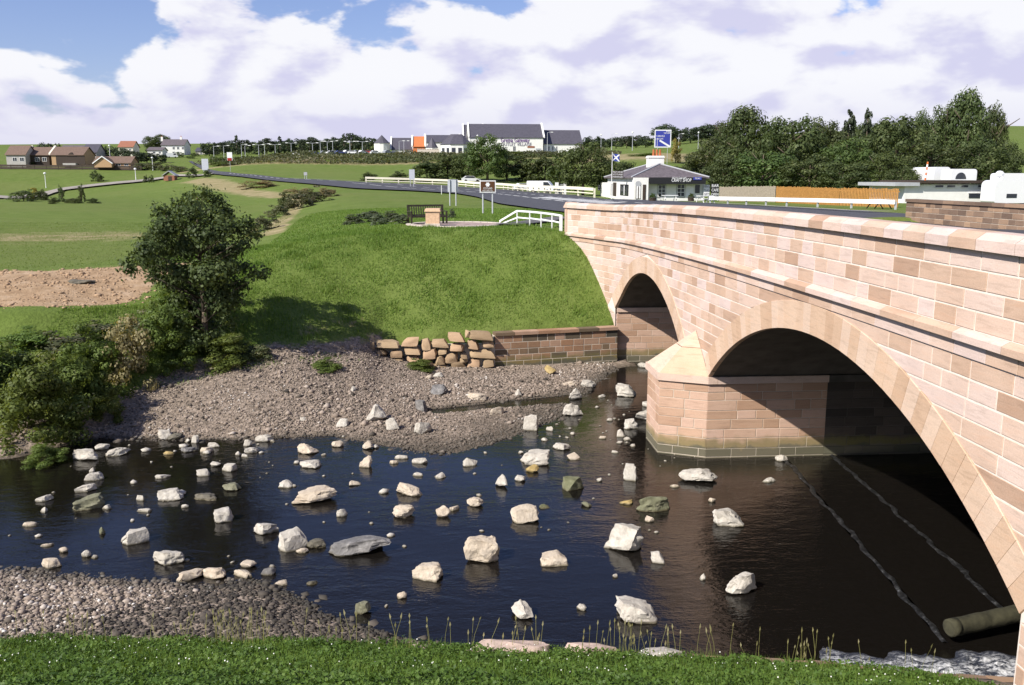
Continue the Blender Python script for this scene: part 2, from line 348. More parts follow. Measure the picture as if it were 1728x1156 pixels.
# ------------------------------------------------------------------ mesh helpers
def link(o, parent=None):
    COL.objects.link(o)
    if parent is not None: o.parent = parent
    return o
def tag(o, label=None, cat=None, group=None, kind=None):
    if label: o['label'] = label
    if cat: o['category'] = cat
    if group: o['group'] = group
    if kind: o['kind'] = kind
    return o
def empty(name, loc=(0, 0, 0), rz=0.0):
    o = bpy.data.objects.new(name, None); o.location = loc; o.rotation_euler[2] = rz; o.empty_display_size = 0.2
    return link(o)
class MB:
    def __init__(s): s.v = []; s.f = []
    def poly(s, pts, faces):
        b = len(s.v); s.v += [tuple(p) for p in pts]; s.f += [tuple(b + i for i in f) for f in faces]; return s
    def box(s, c, d, rz=0.0, tilt=None):
        hx, hy, hz = d[0] / 2, d[1] / 2, d[2] / 2; cs, sn = math.cos(rz), math.sin(rz); pts = []
        for z in (-hz, hz):
            for x, y in ((-hx, -hy), (hx, -hy), (hx, hy), (-hx, hy)):
                pts.append((c[0] + x * cs - y * sn, c[1] + x * sn + y * cs, c[2] + z))
        return s.poly(pts, [(3, 2, 1, 0), (4, 5, 6, 7), (0, 1, 5, 4), (1, 2, 6, 5), (2, 3, 7, 6), (3, 0, 4, 7)])
    def span(s, a, b):
        return s.box([(a[i] + b[i]) / 2 for i in range(3)], [abs(b[i] - a[i]) for i in range(3)])
    def hexa(s, p):      # eight corners, bottom ring then top ring
        return s.poly(p, [(3, 2, 1, 0), (4, 5, 6, 7), (0, 1, 5, 4), (1, 2, 6, 5), (2, 3, 7, 6), (3, 0, 4, 7)])
    def prism(s, ring, vec):
        n = len(ring); v = Vector(vec); pts = [Vector(p) for p in ring] + [Vector(p) + v for p in ring]
        return s.poly(pts, [tuple(range(n - 1, -1, -1)), tuple(range(n, 2 * n))] + [(i, (i + 1) % n, n + (i + 1) % n, n + i) for i in range(n)])
    def tube(s, p0, p1, r0, r1=None, n=6, cap=True):
        r1 = r0 if r1 is None else r1; p0, p1 = Vector(p0), Vector(p1); ax = (p1 - p0).normalized()
        u = ax.orthogonal().normalized(); v = ax.cross(u); pts = []
        for p, r in ((p0, r0), (p1, r1)):
            for i in range(n):
                a = 2 * math.pi * i / n; pts.append(p + (u * math.cos(a) + v * math.sin(a)) * r)
        fs = [(i, (i + 1) % n, n + (i + 1) % n, n + i) for i in range(n)]
        if cap: fs += [tuple(range(n - 1, -1, -1)), tuple(range(n, 2 * n))]
        return s.poly(pts, fs)
    def bar(s, p0, p1, wdt, hgt):      # rectangular bar between two points
        p0, p1 = Vector(p0), Vector(p1); ax = (p1 - p0).normalized()
        side = Vector((0, 0, 1)).cross(ax)
        side = Vector((1, 0, 0)) if side.length < 1e-4 else side.normalized(); upv = ax.cross(side)
        pts = []
        for p in (p0, p1):
            for a, b in ((-1, -1), (1, -1), (1, 1), (-1, 1)): pts.append(p + side * (a * wdt / 2) + upv * (b * hgt / 2))
        return s.hexa(pts)
    def ball(s, c, r, n=8, m=5, sq=1.0):
        pts = [(c[0], c[1], c[2] - r * sq)]
        for j in range(1, m):
            t = math.pi * j / m
            for i in range(n):
                a = 2 * math.pi * i / n; pts.append((c[0] + r * math.sin(t) * math.cos(a), c[1] + r * math.sin(t) * math.sin(a), c[2] - r * sq * math.cos(t)))
        pts.append((c[0], c[1], c[2] + r * sq)); fs = []
        for i in range(n): fs.append((0, 1 + (i + 1) % n, 1 + i))
        for j in range(m - 2):
            for i in range(n): a = 1 + j * n; fs.append((a + i, a + (i + 1) % n, a + n + (i + 1) % n, a + n + i))
        e = len(pts) - 1; a = 1 + (m - 2) * n
        for i in range(n): fs.append((a + i, a + (i + 1) % n, e))
        return s.poly(pts, fs)
    def mesh(s, name, smooth=False):
        me = bpy.data.meshes.new(name); me.from_pydata(s.v, [], s.f); me.update()
        bm = bmesh.new(); bm.from_mesh(me); bmesh.ops.recalc_face_normals(bm, faces=bm.faces); bm.to_mesh(me); bm.free()
        if smooth: me.polygons.foreach_set('use_smooth', [True] * len(me.polygons))
        return me
    def build(s, name, mat, parent=None, smooth=False, origin=None):
        if origin is not None: s.v = [(a - origin[0], b - origin[1], c - origin[2]) for a, b, c in s.v]
        me = s.mesh(name, smooth); me.materials.append(MATS[mat]); o = bpy.data.objects.new(name, me)
        if origin is not None: o.location = origin
        return link(o, parent)
def np_mesh(name, V, Fq, mat, rnd=None, smooth=False, parent=None):
    """V (n,3), Fq (m,k) with k = 3 or 4"""
    V = np.asarray(V, dtype=np.float32); Fq = np.asarray(Fq, dtype=np.int32); k = Fq.shape[1]; me = bpy.data.meshes.new(name)
    me.vertices.add(len(V)); me.vertices.foreach_set('co', V.ravel())
    me.loops.add(Fq.size); me.loops.foreach_set('vertex_index', Fq.ravel())
    me.polygons.add(len(Fq)); me.polygons.foreach_set('loop_start', np.arange(0, Fq.size, k, dtype=np.int32))
    if smooth: me.polygons.foreach_set('use_smooth', np.ones(len(Fq), dtype=bool))
    me.update(calc_edges=True)
    if rnd is not None:
        a = me.attributes.new('rnd', 'FLOAT', 'POINT'); a.data.foreach_set('value', np.asarray(rnd, dtype=np.float32))
    if mat: me.materials.append(MATS[mat])
    return me
def np_obj(name, V, Fq, mat, rnd=None, smooth=False, parent=None):
    return link(bpy.data.objects.new(name, np_mesh(name, V, Fq, mat, rnd, smooth)), parent)
def text_obj(name, body, size, loc, mat, parent=None, rot=(math.pi / 2, 0, 0), width=None, align='CENTER'):
    c = bpy.data.curves.new(name, 'FONT'); c.body = body; c.size = size; c.align_x = align; c.align_y = 'CENTER'; c.extrude = size * 0.03; c.resolution_u = 2
    t = bpy.data.objects.new(name, c); COL.objects.link(t); bpy.context.view_layer.update()
    me = bpy.data.meshes.new_from_object(t.evaluated_get(bpy.context.evaluated_depsgraph_get()))
    bpy.data.objects.remove(t); bpy.data.curves.remove(c)
    me.materials.clear(); me.materials.append(MATS[mat]); me.name = name
    o = bpy.data.objects.new(name, me); o.location = loc; o.rotation_euler = rot
    if width:
        xs = [v.co.x for v in me.vertices]; o.scale.x = width / max(1e-4, max(xs) - min(xs))
    return link(o, parent)
def lerp_poly(x, pts):
    """piecewise-linear lookup; pts is a list of (key, value) with rising key"""
    ks = np.array([p[0] for p in pts], float); vs = np.array([p[1] for p in pts], float)
    return np.interp(x, ks, vs)
def sstep(a, b, x):
    t = np.clip((x - a) / (b - a), 0, 1); return t * t * (3 - 2 * t)
# ------------------------------------------------------------------ terrain
XF0 = 7.4                                    # face of the bridge
FAR_WATER = [(-200, 15), (-60, 23.5), (-20, 25.0), (-12.6, 25.6), (-10.9, 27.6), (-8.3, 27.2), (-6.1, 27.0), (-3.6, 27.3), (-2.1, 26.1), (0.0, 25.0), (2.1, 26.8), (4.1, 29.2), (6.0, 33.9), (6.8, 35.7), (7.4, 36.6), (9, 37)]
DIV_Y = [(-200, 18), (-60, 25.5), (-20, 27.0), (-13, 28.2), (-11, 28.9), (-9.9, 31.3), (-7.7, 32.9), (-5.3, 33.9), (-3.1, 35.5), (-2.75, 36.35), (-0.5, 36.4), (2.0, 36.6), (7.3, 37.72), (9, 37.9)]
DIV_BEACH = [(-60, 0.6), (-11, 0.6), (-9.9, 1.1), (-7.7, 1.4), (-5.3, 1.45), (-3.1, 1.1), (-2.5, 0.75), (-0.5, 0.30), (2, 0.22), (7.3, 0.12)]
DIV_BANK = [(-60, 0.7), (-11, 0.7), (-9.9, 1.2), (-7.7, 1.45), (-5.3, 1.5), (-3.1, 1.35), (-0.5, 1.5), (2, 1.58), (9, 1.62)]
MID_Y = [(-200, 24), (-60, 30), (-15, 32.4), (-13, 33.4), (-9, 36.6), (-4, 39.2), (1.4, 39.8), (9, 40.2)]
MID_Z = [(-60, 3.1), (-15, 3.25), (-13, 3.1), (-9, 3.05), (-4, 3.35), (1.4, 3.6), (9, 3.75)]
CR_Y = [(-200, 34), (-60, 38), (-17.7, 40), (-13.7, 42), (-9, 43.5), (-4.3, 43.8), (1.4, 43.4), (9, 42.8)]
CR_Z = [(-60, 3.9), (-17.7, 4.0), (-13.7, 4.0), (-9.6, 4.25), (-8, 4.75), (-4.3, 5.2), (1.4, 5.45), (9, 5.38)]
NEAR_WATER = [(-60, 21), (-30, 19.5), (-9, 17.9), (-5, 16.9), (-3.7, 17.0), (-2.2, 15.4), (0.0, 14.0), (1.5, 12.9), (2.5, 12.55), (6.4, 11.95), (12, 11.3)]
EDGE_Y = [(-60, 16), (-30, 14.5), (-6.8, 13.3), (-1.84, 12.85), (2.5, 12.2), (5.4, 11.7), (6.4, 11.4), (8.2, 11.0), (12, 10.6)]

# control points of the land beyond the bank: (photo x, photo y, distance) seen on the photograph
CTRL = [(-400, 4.0, 45, 'z'), (-100, 3.95, 60, 'z'), (100, 3.9, 60, 'z'), (300, 4.0, 60, 'z'), (-600, 3.9, 100, 'z'), (20, 3.85, 100, 'z'), (250, 3.85, 100, 'z'), (480, 4.3, 100, 'z'),
        (20, 3.8, 180, 'z'), (250, 3.9, 180, 'z'), (420, 5.0, 180, 'z'), (-600, 3.6, 260, 'z'), (20, 328, 270), (150, 317, 275), (250, 307, 285), (330, 301, 270), (100, 300, 310), (200, 296, 315),
        (20, 282, 350), (160, 282, 350), (250, 284, 350), (320, 285, 330), (-500, 280, 350), (60, 277, 390), (220, 270, 400), (290, 262, 450), (320, 272, 400), (20, 258, 600), (300, 252, 700),
        (-600, 255, 700), (20, 250, 1500), (700, 245, 1500), (-1500, 262, 700), (-2500, 3.5, 120, 'z'),
        # verge and road, left branch
        (700, 5.45, 60, 'z'), (800, 5.5, 50, 'z'), (840, 345, 92), (770, 328, 140), (600, 319.5, 168), (500, 310, 188), (400, 299, 230), (360, 295, 262), (345, 290.5, 290),
        (600, 309, 192), (500, 304, 205), (400, 294.5, 255), (860, 322, 170), (740, 314, 190), (960, 331, 131), (1060, 339, 108),
        (560, 5.35, 100, 'z'), (560, 5.4, 130, 'z'), (640, 5.4, 90, 'z'), (540, 5.1, 75, 'z'), (720, 5.4, 110, 'z'),
        # field and embankment below the shops
        (480, 300, 225), (620, 305, 215), (700, 303, 215), (480, 284, 290), (620, 282, 300), (700, 280, 300), (450, 268, 335), (620, 262, 350), (800, 262, 350), (950, 262, 350), (450, 263, 420), (700, 258, 400), (900, 257, 400), (980, 258, 420), (550, 258, 500), (900, 250, 800),
        # shop and the land right of the road
        (1080, 342, 113), (1150, 339, 113), (1200, 338.5, 113), (1020, 333, 133), (1230, 345, 88), (1330, 347, 82), (1510, 352, 73), (1300, 340, 95), (1515, 366, 46), (1400, 357, 62), (1250, 356, 66), (1700, 5.2, 90, 'z'), (1500, 5.1, 110, 'z'), (1300, 5.0, 130, 'z'), (1150, 5.2, 150, 'z'), (900, 5.6, 190, 'z'),
        (1600, 5.4, 160, 'z'), (1900, 5.2, 60, 'z'), (2300, 5.0, 90, 'z'), (2300, 8, 250, 'z'),
        (900, 300, 215), (1050, 296, 215), (1080, 270, 250), (1160, 270, 260), (1000, 280, 240), (1300, 10, 260, 'z'), (1700, 14, 300, 'z'), (1050, 252, 420), (1240, 238, 700), (1400, 238, 700), (1710, 236, 700), (1300, 231, 1300), (2200, 236, 900), (1700, 226, 1600), (1120, 246, 600)]
def ctrl_pts():
    P = []
    for c in CTRL:
        if len(c) == 4: a = aty(c[0], 300, c[2]); P.append((a.x, c[2], c[1]))
        else: a = aty(c[0], c[1], c[2]); P.append((a.x, a.y, a.z))
    for X in (-60, -35, -22, -17.7, -13.7, -9, -6.5, -4.3, -1.5, 1.4, 5, 8, 12, 18, 24):
        Y = float(lerp_poly(X, CR_Y)); z = float(lerp_poly(X, CR_Z))
        if X > 9: z = 5.80
        P.append((X, Y, z))
    for X in (10, 16, 23): P.append((X, 52, 5.65)); P.append((X, 70, 5.4))
    P.append((-7.5, 60, 5.15)); P.append((-13.0, 60, 4.1)); P.append((-10, 90, 5.25)); P.append((-17.5, 90, 4.0)); P.append((-14, 125, 5.3)); P.append((-23, 125, 4.1))
    for a in range(-4, 5): P.append((a * 700.0, 2600.0, 45.0))
    return np.array(P)
CP = ctrl_pts()
def warp(X, Y):
    Yc = np.maximum(Y, 20.0); return np.stack([X / Yc * 2.2, np.log(Yc)], -1)
def tps_kernel(d2): return 0.5 * d2 * np.log(np.maximum(d2, 1e-12))
_w = warp(CP[:, 0], CP[:, 1]); _n = len(CP)
_K = tps_kernel(((_w[:, None] - _w[None]) ** 2).sum(-1)) + np.eye(_n) * 2e-4
_A = np.block([[_K, np.hstack([np.ones((_n, 1)), _w])], [np.vstack([np.ones((1, _n)), _w.T]), np.zeros((3, 3))]])
_s = np.linalg.solve(_A, np.concatenate([CP[:, 2], np.zeros(3)]))
def far_land(X, Y):
    sh = X.shape; q = warp(X.ravel(), Y.ravel()); out = np.zeros(len(q))
    for i in range(0, len(q), 20000):
        k = tps_kernel(((q[i:i + 20000, None] - _w[None]) ** 2).sum(-1))
        out[i:i + 20000] = k @ _s[:_n] + _s[_n] + q[i:i + 20000] @ _s[_n + 1:]
    return out.reshape(sh)
def vnoise(X, Y, sc, seed=0.0):
    """cheap smooth value noise made of sines"""
    a = np.sin(X * sc * 1.0 + Y * sc * 0.6 + seed) + np.sin(-X * sc * 0.7 + Y * sc * 1.3 + 2.1 * seed + 1) + np.sin(X * sc * 2.1 - Y * sc * 1.7 + seed * 3.3) * 0.5 + np.sin(X * sc * 1.9 + Y * sc * 2.6 + seed * 0.7) * 0.5
    return a / 3.0
def seg_dist(X, Y, a, b):
    ax, ay = a; bx, by = b; dx, dy = bx - ax, by - ay
    t = np.clip(((X - ax) * dx + (Y - ay) * dy) / (dx * dx + dy * dy), 0, 1)
    return np.hypot(X - ax - t * dx, Y - ay - t * dy)
def wing_x(Y):   # plan of the bridge face; the far wing wall bends towards the river meadow
    t = np.clip((np.asarray(Y, float) - 36.5) / 6.0, 0, None); return XF0 - 1.52 * t ** 1.7
def string_z(Y):
    Y = np.asarray(Y, float); a = 5.70 - 0.00075 * (np.minimum(Y, 38.0) - 14) ** 2; b = 5.70 - 0.0003 * (Y - 14) ** 2
    z = np.where(Y > 14, a, b); return np.where(Y > 38, z - 0.036 * (1 - np.exp(-(np.maximum(Y, 38) - 38))), z)
def height(X, Y):
    X = np.asarray(X, float); Y = np.asarray(Y, float)
    fw = lerp_poly(X, FAR_WATER); dv = lerp_poly(X, DIV_Y); nw = lerp_poly(X, NEAR_WATER); ed = lerp_poly(X, EDGE_Y)
    my = lerp_poly(X, MID_Y); cyy = lerp_poly(X, CR_Y); mz = lerp_poly(X, MID_Z); cz = lerp_poly(X, CR_Z)
    zb = lerp_poly(X, DIV_BEACH); zk = lerp_poly(X, DIV_BANK)
    # river bed
    d = np.minimum(fw - Y, Y - nw); bed = -0.55 * (1 - np.exp(-np.maximum(d, 0) * 0.33)) + 0.05 * vnoise(X, Y, 1.7, 3)
    bed = np.where(d > 0, np.minimum(bed, -0.02), bed)
    # far shingle
    t = np.clip((Y - fw) / np.maximum(dv - fw, 0.3), 0, 1); beach = zb * t ** 0.85 + 0.035 * vnoise(X, Y, 2.3, 1.0) * np.minimum(t * 6, 1)
    gully = seg_dist(X, Y, (5.6, 31.6), (3.0, 31.0)); gully = np.minimum(gully, seg_dist(X, Y, (3.0, 31.0), (-0.5, 29.9)))
    beach = beach - 0.30 * np.exp(-(gully / 0.42) ** 2)
    # bank
    t1 = np.clip((Y - dv) / np.maximum(my - dv, 0.3), 0, 1); t2 = np.clip((Y - my) / np.maximum(cyy - my, 0.3), 0, 1)
    e2 = t2 * (2 - t2) * 0.55 + t2 * 0.45
    bank = np.where(Y < my, zk + (mz - zk) * t1, mz + (cz - mz) * e2) + 0.05 * vnoise(X, Y, 1.1, 2.0) * np.minimum(t1 * 4, 1)
    land = far_land(X, Y); k = sstep(cyy - 0.2, cyy + 2.2, Y); bank = bank * (1 - k) + land * k
    # near bank
    up = 0.9 + (ed - Y) * 0.40 + np.maximum(ed - Y - 1.5, 0) * 0.09 + 0.03 * vnoise(X, Y, 3.1, 5)
    tb = np.clip((nw - Y) / np.maximum(nw - ed - 0.45, 0.05), 0, 1)
    shingle = 0.34 * tb ** 0.8 * sstep(2.2, 0.0, X) + 0.025 * vnoise(X, Y, 4.0, 8)
    ks = sstep(ed + 0.10, ed + 0.45, Y); near = np.where(Y < ed + 0.1, up, np.maximum(up, 0.86) * (1 - ks) + shingle * ks)
    z = np.where(Y < nw, near, bed); z = np.where((Y >= fw) & (Y >= nw), beach, z); z = np.where(Y >= dv, bank, z)
    kc = sstep(4.6, 3.0, np.hypot(X - 0.55, Y - 47.6)); z = z * (1 - kc) + 5.50 * kc      # level ground round the bench
    # under and behind the bridge
    wx = np.where(Y > 36.5, wing_x(Y), XF0)
    under = (X > wx + 0.75) & (X < 24.2)
    deck = string_z(Y) + 0.42
    z = np.where(under & (Y > 10.6) & (Y < 37.9), -0.55 + 0.05 * vnoise(X, Y, 1.7, 3), z)
    z = np.where(under & (Y >= 38.2) & (Y < 45), deck - 0.05, z)
    z = np.where(under & (Y <= 10.0), np.minimum(z, 4.5), z)
    right = X >= 24.2
    z = np.where(right & (Y > 14) & (Y < 33), -0.55, z); z = np.where(right & (Y >= 33) & (Y < 44), -0.5 + np.clip((Y - 33) / 8, 0, 1) * 5.9, z); z = np.where(right & (Y <= 14), 0.3 + np.clip((14 - Y) / 8, 0, 1) * 4.5, z)
    return z
def graded(lo, hi, step, far_lo, far_hi, growth):
    a = list(np.arange(lo, hi + 1e-6, step)); s = step
    while a[-1] < far_hi: s *= growth; a.append(a[-1] + s)
    s = step; b = []; x = lo
    while x > far_lo: s *= growth; x -= s; b.append(x)
    return np.array(b[::-1] + a)
GX = graded(-30, 25.2, 0.3, -2600, 2600, 1.055); GY = graded(9.4, 46, 0.26, -10, 3200, 1.035)
MX, MY = np.meshgrid(GX, GY); MZ = height(MX, MY)
nx, ny = len(GX), len(GY)
idx = np.arange(nx * ny).reshape(ny, nx)
quads = np.stack([idx[:-1, :-1], idx[:-1, 1:], idx[1:, 1:], idx[1:, :-1]], -1).reshape(-1, 4)
ground = np_obj('ground', np.stack([MX, MY, MZ], -1).reshape(-1, 3), quads, 'ground_cover', smooth=True)
tag(ground, 'grassy river banks, shingle and meadow land', kind='structure')
# ground cover zones: red shingle, green bare soil, blue dry grass
fw_ = lerp_poly(MX, FAR_WATER); dv_ = lerp_poly(MX, DIV_Y); nw_ = lerp_poly(MX, NEAR_WATER); ed_ = lerp_poly(MX, EDGE_Y); cr_ = lerp_poly(MX, CR_Y); my_ = lerp_poly(MX, MID_Y)
zr = ((MY > ed_ + 0.2) & (MY < dv_)).astype(float)
zr = np.maximum(zr, 0.62 * sstep(dv_ + 1.6, dv_, MY) * (MX < -2.5) * (MX > -9.5) * (MY > 20))     # stones creeping up the foot of the bank
zr = np.where((MX > 7.5) & (MX < 24.3) & (MY > 10) & (MY < 38), 1.0, zr)
zg = sstep(my_ + 0.3, my_ + 1.2, MY) * sstep(cr_ + 0.2, cr_ - 0.8, MY) * sstep(-11.4, -12.6, MX)
zg = np.maximum(zg, 0.42 * np.exp(-(seg_dist(MX, MY, (-5.5, 35.2), (-2.5, 37.2)) / 0.9) ** 2) * (MY > dv_))
zbl = np.zeros_like(MX)
for a, b, wd in (((-68, 250), (-44, 192), 4.5), ((-44, 192), (-25, 150), 3.5), ((-25, 150), (-18, 112), 2.2), ((-18, 112), (-11, 58), 1.0)): zbl = np.maximum(zbl, 0.9 * np.exp(-(seg_dist(MX, MY, a, b) / wd) ** 2))
zbl = np.maximum(zbl, 0.62 * np.exp(-((MY - 72 - MX * 0.3) / 9) ** 2) * sstep(-14, -22, MX))
zbl = np.maximum(zbl, 0.75 * np.exp(-((MY - 312) / 9) ** 2) * (MX > -90) * (MX < 60)); zbl = np.maximum(zbl, 0.8 * np.exp(-(seg_dist(MX, MY, (20, 262), (95, 268)) / 16) ** 2))
zbl = np.maximum(zbl, 0.75 * np.exp(-(((MX - 75) / 45) ** 2 + ((MY - 285) / 50) ** 2) ** 2)); zbl = np.maximum(zbl, 0.42 * (MY > 330) * (MX > -95) * (MX < 60) * (MY < 352))
ca = ground.data.color_attributes.new('zone', 'FLOAT_COLOR', 'POINT')
ca.data.foreach_set('color', np.stack([zr, zg, zbl, np.ones_like(zr)], -1).astype(np.float32).ravel())
def gz(X, Y):
    """height of the finished ground mesh"""
    X = np.asarray(X, float); Y = np.asarray(Y, float)
    i = np.clip(np.searchsorted(GX, X) - 1, 0, nx - 2); j = np.clip(np.searchsorted(GY, Y) - 1, 0, ny - 2)
    u = (X - GX[i]) / (GX[i + 1] - GX[i]); v = (Y - GY[j]) / (GY[j + 1] - GY[j])
    return (MZ[j, i] * (1 - u) + MZ[j, i + 1] * u) * (1 - v) + (MZ[j + 1, i] * (1 - u) + MZ[j + 1, i + 1] * u) * v
def G(X, Y): return float(gz(X, Y))
# ------------------------------------------------------------------ river
m = MB(); m.poly([(-260, 8, 0), (60, 8, 0), (60, 45, 0), (-260, 45, 0)], [(0, 1, 2, 3)])
tag(m.build('river', 'river_water'), 'dark shallow river water', kind='structure')
# ------------------------------------------------------------------ roads and paths: ribbons laid on the ground
def ribbon(name, left, right, mat, lift=0.05, n=90, cross=8, kind='structure', label=None, parent=None):
    def samp(pts, n):
        P = np.array(pts, float); s = np.concatenate([[0], np.cumsum(np.hypot(*np.diff(P[:, :2], axis=0).T))]); q = np.linspace(0, s[-1], n)
        return np.stack([np.interp(q, s, P[:, 0]), np.interp(q, s, P[:, 1])], -1)
    a, b = samp(left, n), samp(right, n); t = np.linspace(0, 1, cross)[None, :, None]
    P = a[:, None] * (1 - t) + b[:, None] * t
    z = gz(P[..., 0], P[..., 1]) + lift + P[..., 1] * 0.0011 * (P[..., 1] > 45)
    V = np.concatenate([P, z[..., None]], -1).reshape(-1, 3); ii = np.arange(n * cross).reshape(n, cross)
    q = np.stack([ii[:-1, :-1], ii[:-1, 1:], ii[1:, 1:], ii[1:, :-1]], -1).reshape(-1, 4)
    return tag(np_obj(name, V, q, mat, smooth=True, parent=parent), label, kind=None if parent else kind)
def pz(x, y, Y): p = aty(x, y, Y); return (p.x, p.y)
RL = [(8.3, 44.6), (8.2, 60), (6.6, 80), pz(840, 345, 92), pz(805, 336, 115), pz(770, 328, 140), pz(700, 322, 156), pz(600, 319.5, 168), pz(500, 310, 188), pz(400, 299, 230), pz(360, 295, 262), pz(345, 290.5, 290), pz(334, 283, 330), pz(318, 275, 390)]
RR = [(23.9, 44.4), (26.4, 50), (28.6, 60), (28.4, 72), (26.6, 86), (24.4, 99), pz(1060, 339, 108), pz(960, 331, 131), pz(860, 322, 170), pz(740, 314, 190), pz(600, 309, 194), pz(500, 304, 207), pz(400, 294.5, 255), pz(372, 291, 275), pz(350, 287, 300), pz(340, 281, 340), pz(324, 274, 390)]
road = ribbon('road', RL, RR, 'asphalt', 0.06, 150, 14, label='dark tarmac road running on from the bridge')
def offs(t, lo, hi, wd):     # a painted strip at fraction t across the road, for part of its length
    P = []
    A = np.array(RL); B = np.array(RR)
    def samp(P, q):
        s = np.concatenate([[0], np.cumsum(np.hypot(*np.diff(P, axis=0).T))]); s = s / s[-1]; return np.stack([np.interp(q, s, P[:, 0]), np.interp(q, s, P[:, 1])], -1)
    q = np.linspace(lo, hi, 8); a, b = samp(A, q), samp(B, q); c = a * (1 - t) + b * t
    d = np.gradient(c, axis=0); d /= np.hypot(d[:, 0], d[:, 1])[:, None]; nrm = np.stack([d[:, 1], -d[:, 0]], -1)
    return c - nrm * wd / 2, c + nrm * wd / 2
for t, lo, hi, dash, gap, wd in ((0.62, 0.02, 0.62, 0.0060, 0.0065, 0.32), (0.36, 0.02, 0.40, 0.012, 0.004, 0.34)):
    q = lo; k = 0
    while q < hi:
        a, b = offs(t, q, q + dash, wd); ribbon('lane_marking', a, b, 'road_paint', 0.085, 6, 2, parent=road); q += dash + gap
for k in range(15):          # hatched area between the lanes
    q = 0.105 + k * 0.0052
    A = np.array(offs(0.40 + 0.01 * (k % 2), q, q + 0.004, 0.3)); B = np.array(offs(0.56, q + 0.004, q + 0.008, 0.3))
    c0, c1 = A.mean(0)[0], B.mean(0)[-1]; d = (c1 - c0); nrm = np.array([-d[1], d[0]]) / np.hypot(*d) * 0.45
    ribbon('lane_marking', [c0 - nrm, c1 - nrm], [c0 + nrm, c1 + nrm], 'road_paint', 0.09, 6, 2, parent=road)
a, b = offs(0.985, 0.02, 0.5, 0.35); ribbon('pavement', a, b, 'kerb_stone', 0.16, 60, 2)
# lanes in the meadow, path from the seat
ribbon('lane', [pz(-40, 330, 262), pz(20, 341, 240), pz(70, 338, 246), pz(100, 326, 268), pz(200, 316, 280), pz(300, 306.5, 288), pz(358, 299, 262)], [pz(-40, 326, 268), pz(20, 333, 256), pz(70, 327, 266), pz(100, 321.5, 276), pz(200, 312.5, 288), pz(300, 304, 296), pz(362, 297, 268)], 'lane_tarmac', 0.15, 60, 3, label='pale lane crossing the far meadow')
ribbon('footpath', [(2.4, 46.4), (4.6, 49.5), (6.4, 53)], [(3.6, 45.6), (5.7, 48.5), (7.4, 52)], 'path_tarmac', 0.05, 14, 4, label='short tarmac footpath from the seat to the road')
# ------------------------------------------------------------------ bridge
BR = empty('stone_bridge', (XF0, 24, 0)); BR0 = Vector((XF0, 24, 0))
tag(BR, 'pink sandstone arched road bridge with parapet, spanning the shallow river', 'bridge')
SPR = 2.41
A1 = dict(c=17.17, s=6.97, rise=2.43); A2 = dict(c=32.3, s=5.4, rise=2.04)
for A in (A1, A2):
    A['R'] = (A['s'] ** 2 + A['rise'] ** 2) / (2 * A['rise']); A['zc'] = SPR + A['rise'] - A['R']
P1, P2 = A1['c'] + A1['s'], A2['c'] - A2['s']            # pier between Y 24.14 and 26.9
AB2, AB1 = A2['c'] + A2['s'], A1['c'] - A1['s']
def bpart(mb, name, mat, parent=None, smooth=False):
    mb.v = [(v[0] - BR0[0], v[1] - BR0[1], v[2] - BR0[2]) for v in mb.v]
    return mb.build(name, mat, parent or BR, smooth)
def fx(Y): return float(wing_x(Y)) if Y > 36.5 else XF0
def fp(Y, z, out=0.0): return Vector((fx(Y) - out, Y, z))
def sz(Y): return float(string_z(Y))
def block(c4, depth, out, joint=0.013, bevel=0.006):
    """a dressed stone: four face corners (Y, z) -> block with chamfered face"""
    cy_ = sum(p[0] for p in c4) / 4; cz_ = sum(p[1] for p in c4) / 4
    def shrink(p, d):
        return (p[0] - math.copysign(min(d, abs(p[0] - cy_) * 0.8), p[0] - cy_), p[1] - math.copysign(min(d, abs(p[1] - cz_) * 0.8), p[1] - cz_))
    b = [shrink(p, joint) for p in c4]; f = [shrink(p, joint + bevel) for p in c4]
    m = MB()
    pts = [fp(y, z, -depth) for y, z in b] + [fp(y, z, out - bevel) for y, z in b] + [fp(y, z, out) for y, z in f]
    return m.poly(pts, [(0, 1, 5, 4), (1, 2, 6, 5), (2, 3, 7, 6), (3, 0, 4, 7), (4, 5, 9, 8), (5, 6, 10, 9), (6, 7, 11, 10), (7, 4, 8, 11), (8, 9, 10, 11)])
def cuts(a, b, lo, hi, rr):
    ys = [a]
    while ys[-1] < b - hi: ys.append(ys[-1] + rr.uniform(lo, hi))
    if b - ys[-1] > hi * 0.9: ys.append((ys[-1] + b) / 2)
    ys.append(b); return ys
rr = random.Random(11)
YEND, YBEG = 42.6, 5.0
NEAR_END = -6.0
# parapet courses
for k in range(4):
    lo_, hi_ = 0.165 + k * 0.284, 0.165 + (k + 1) * 0.284
    ys = cuts(YBEG + rr.uniform(0, 0.3), YEND, 0.42, 0.98, rr)
    for a, b in zip(ys, ys[1:]):
        bpart(block([(a, sz(a) + lo_), (b, sz(b) + lo_), (b, sz(b) + hi_), (a, sz(a) + hi_)], 0.10, rr.uniform(0, 0.006)), 'parapet_stone', 'sandstone')
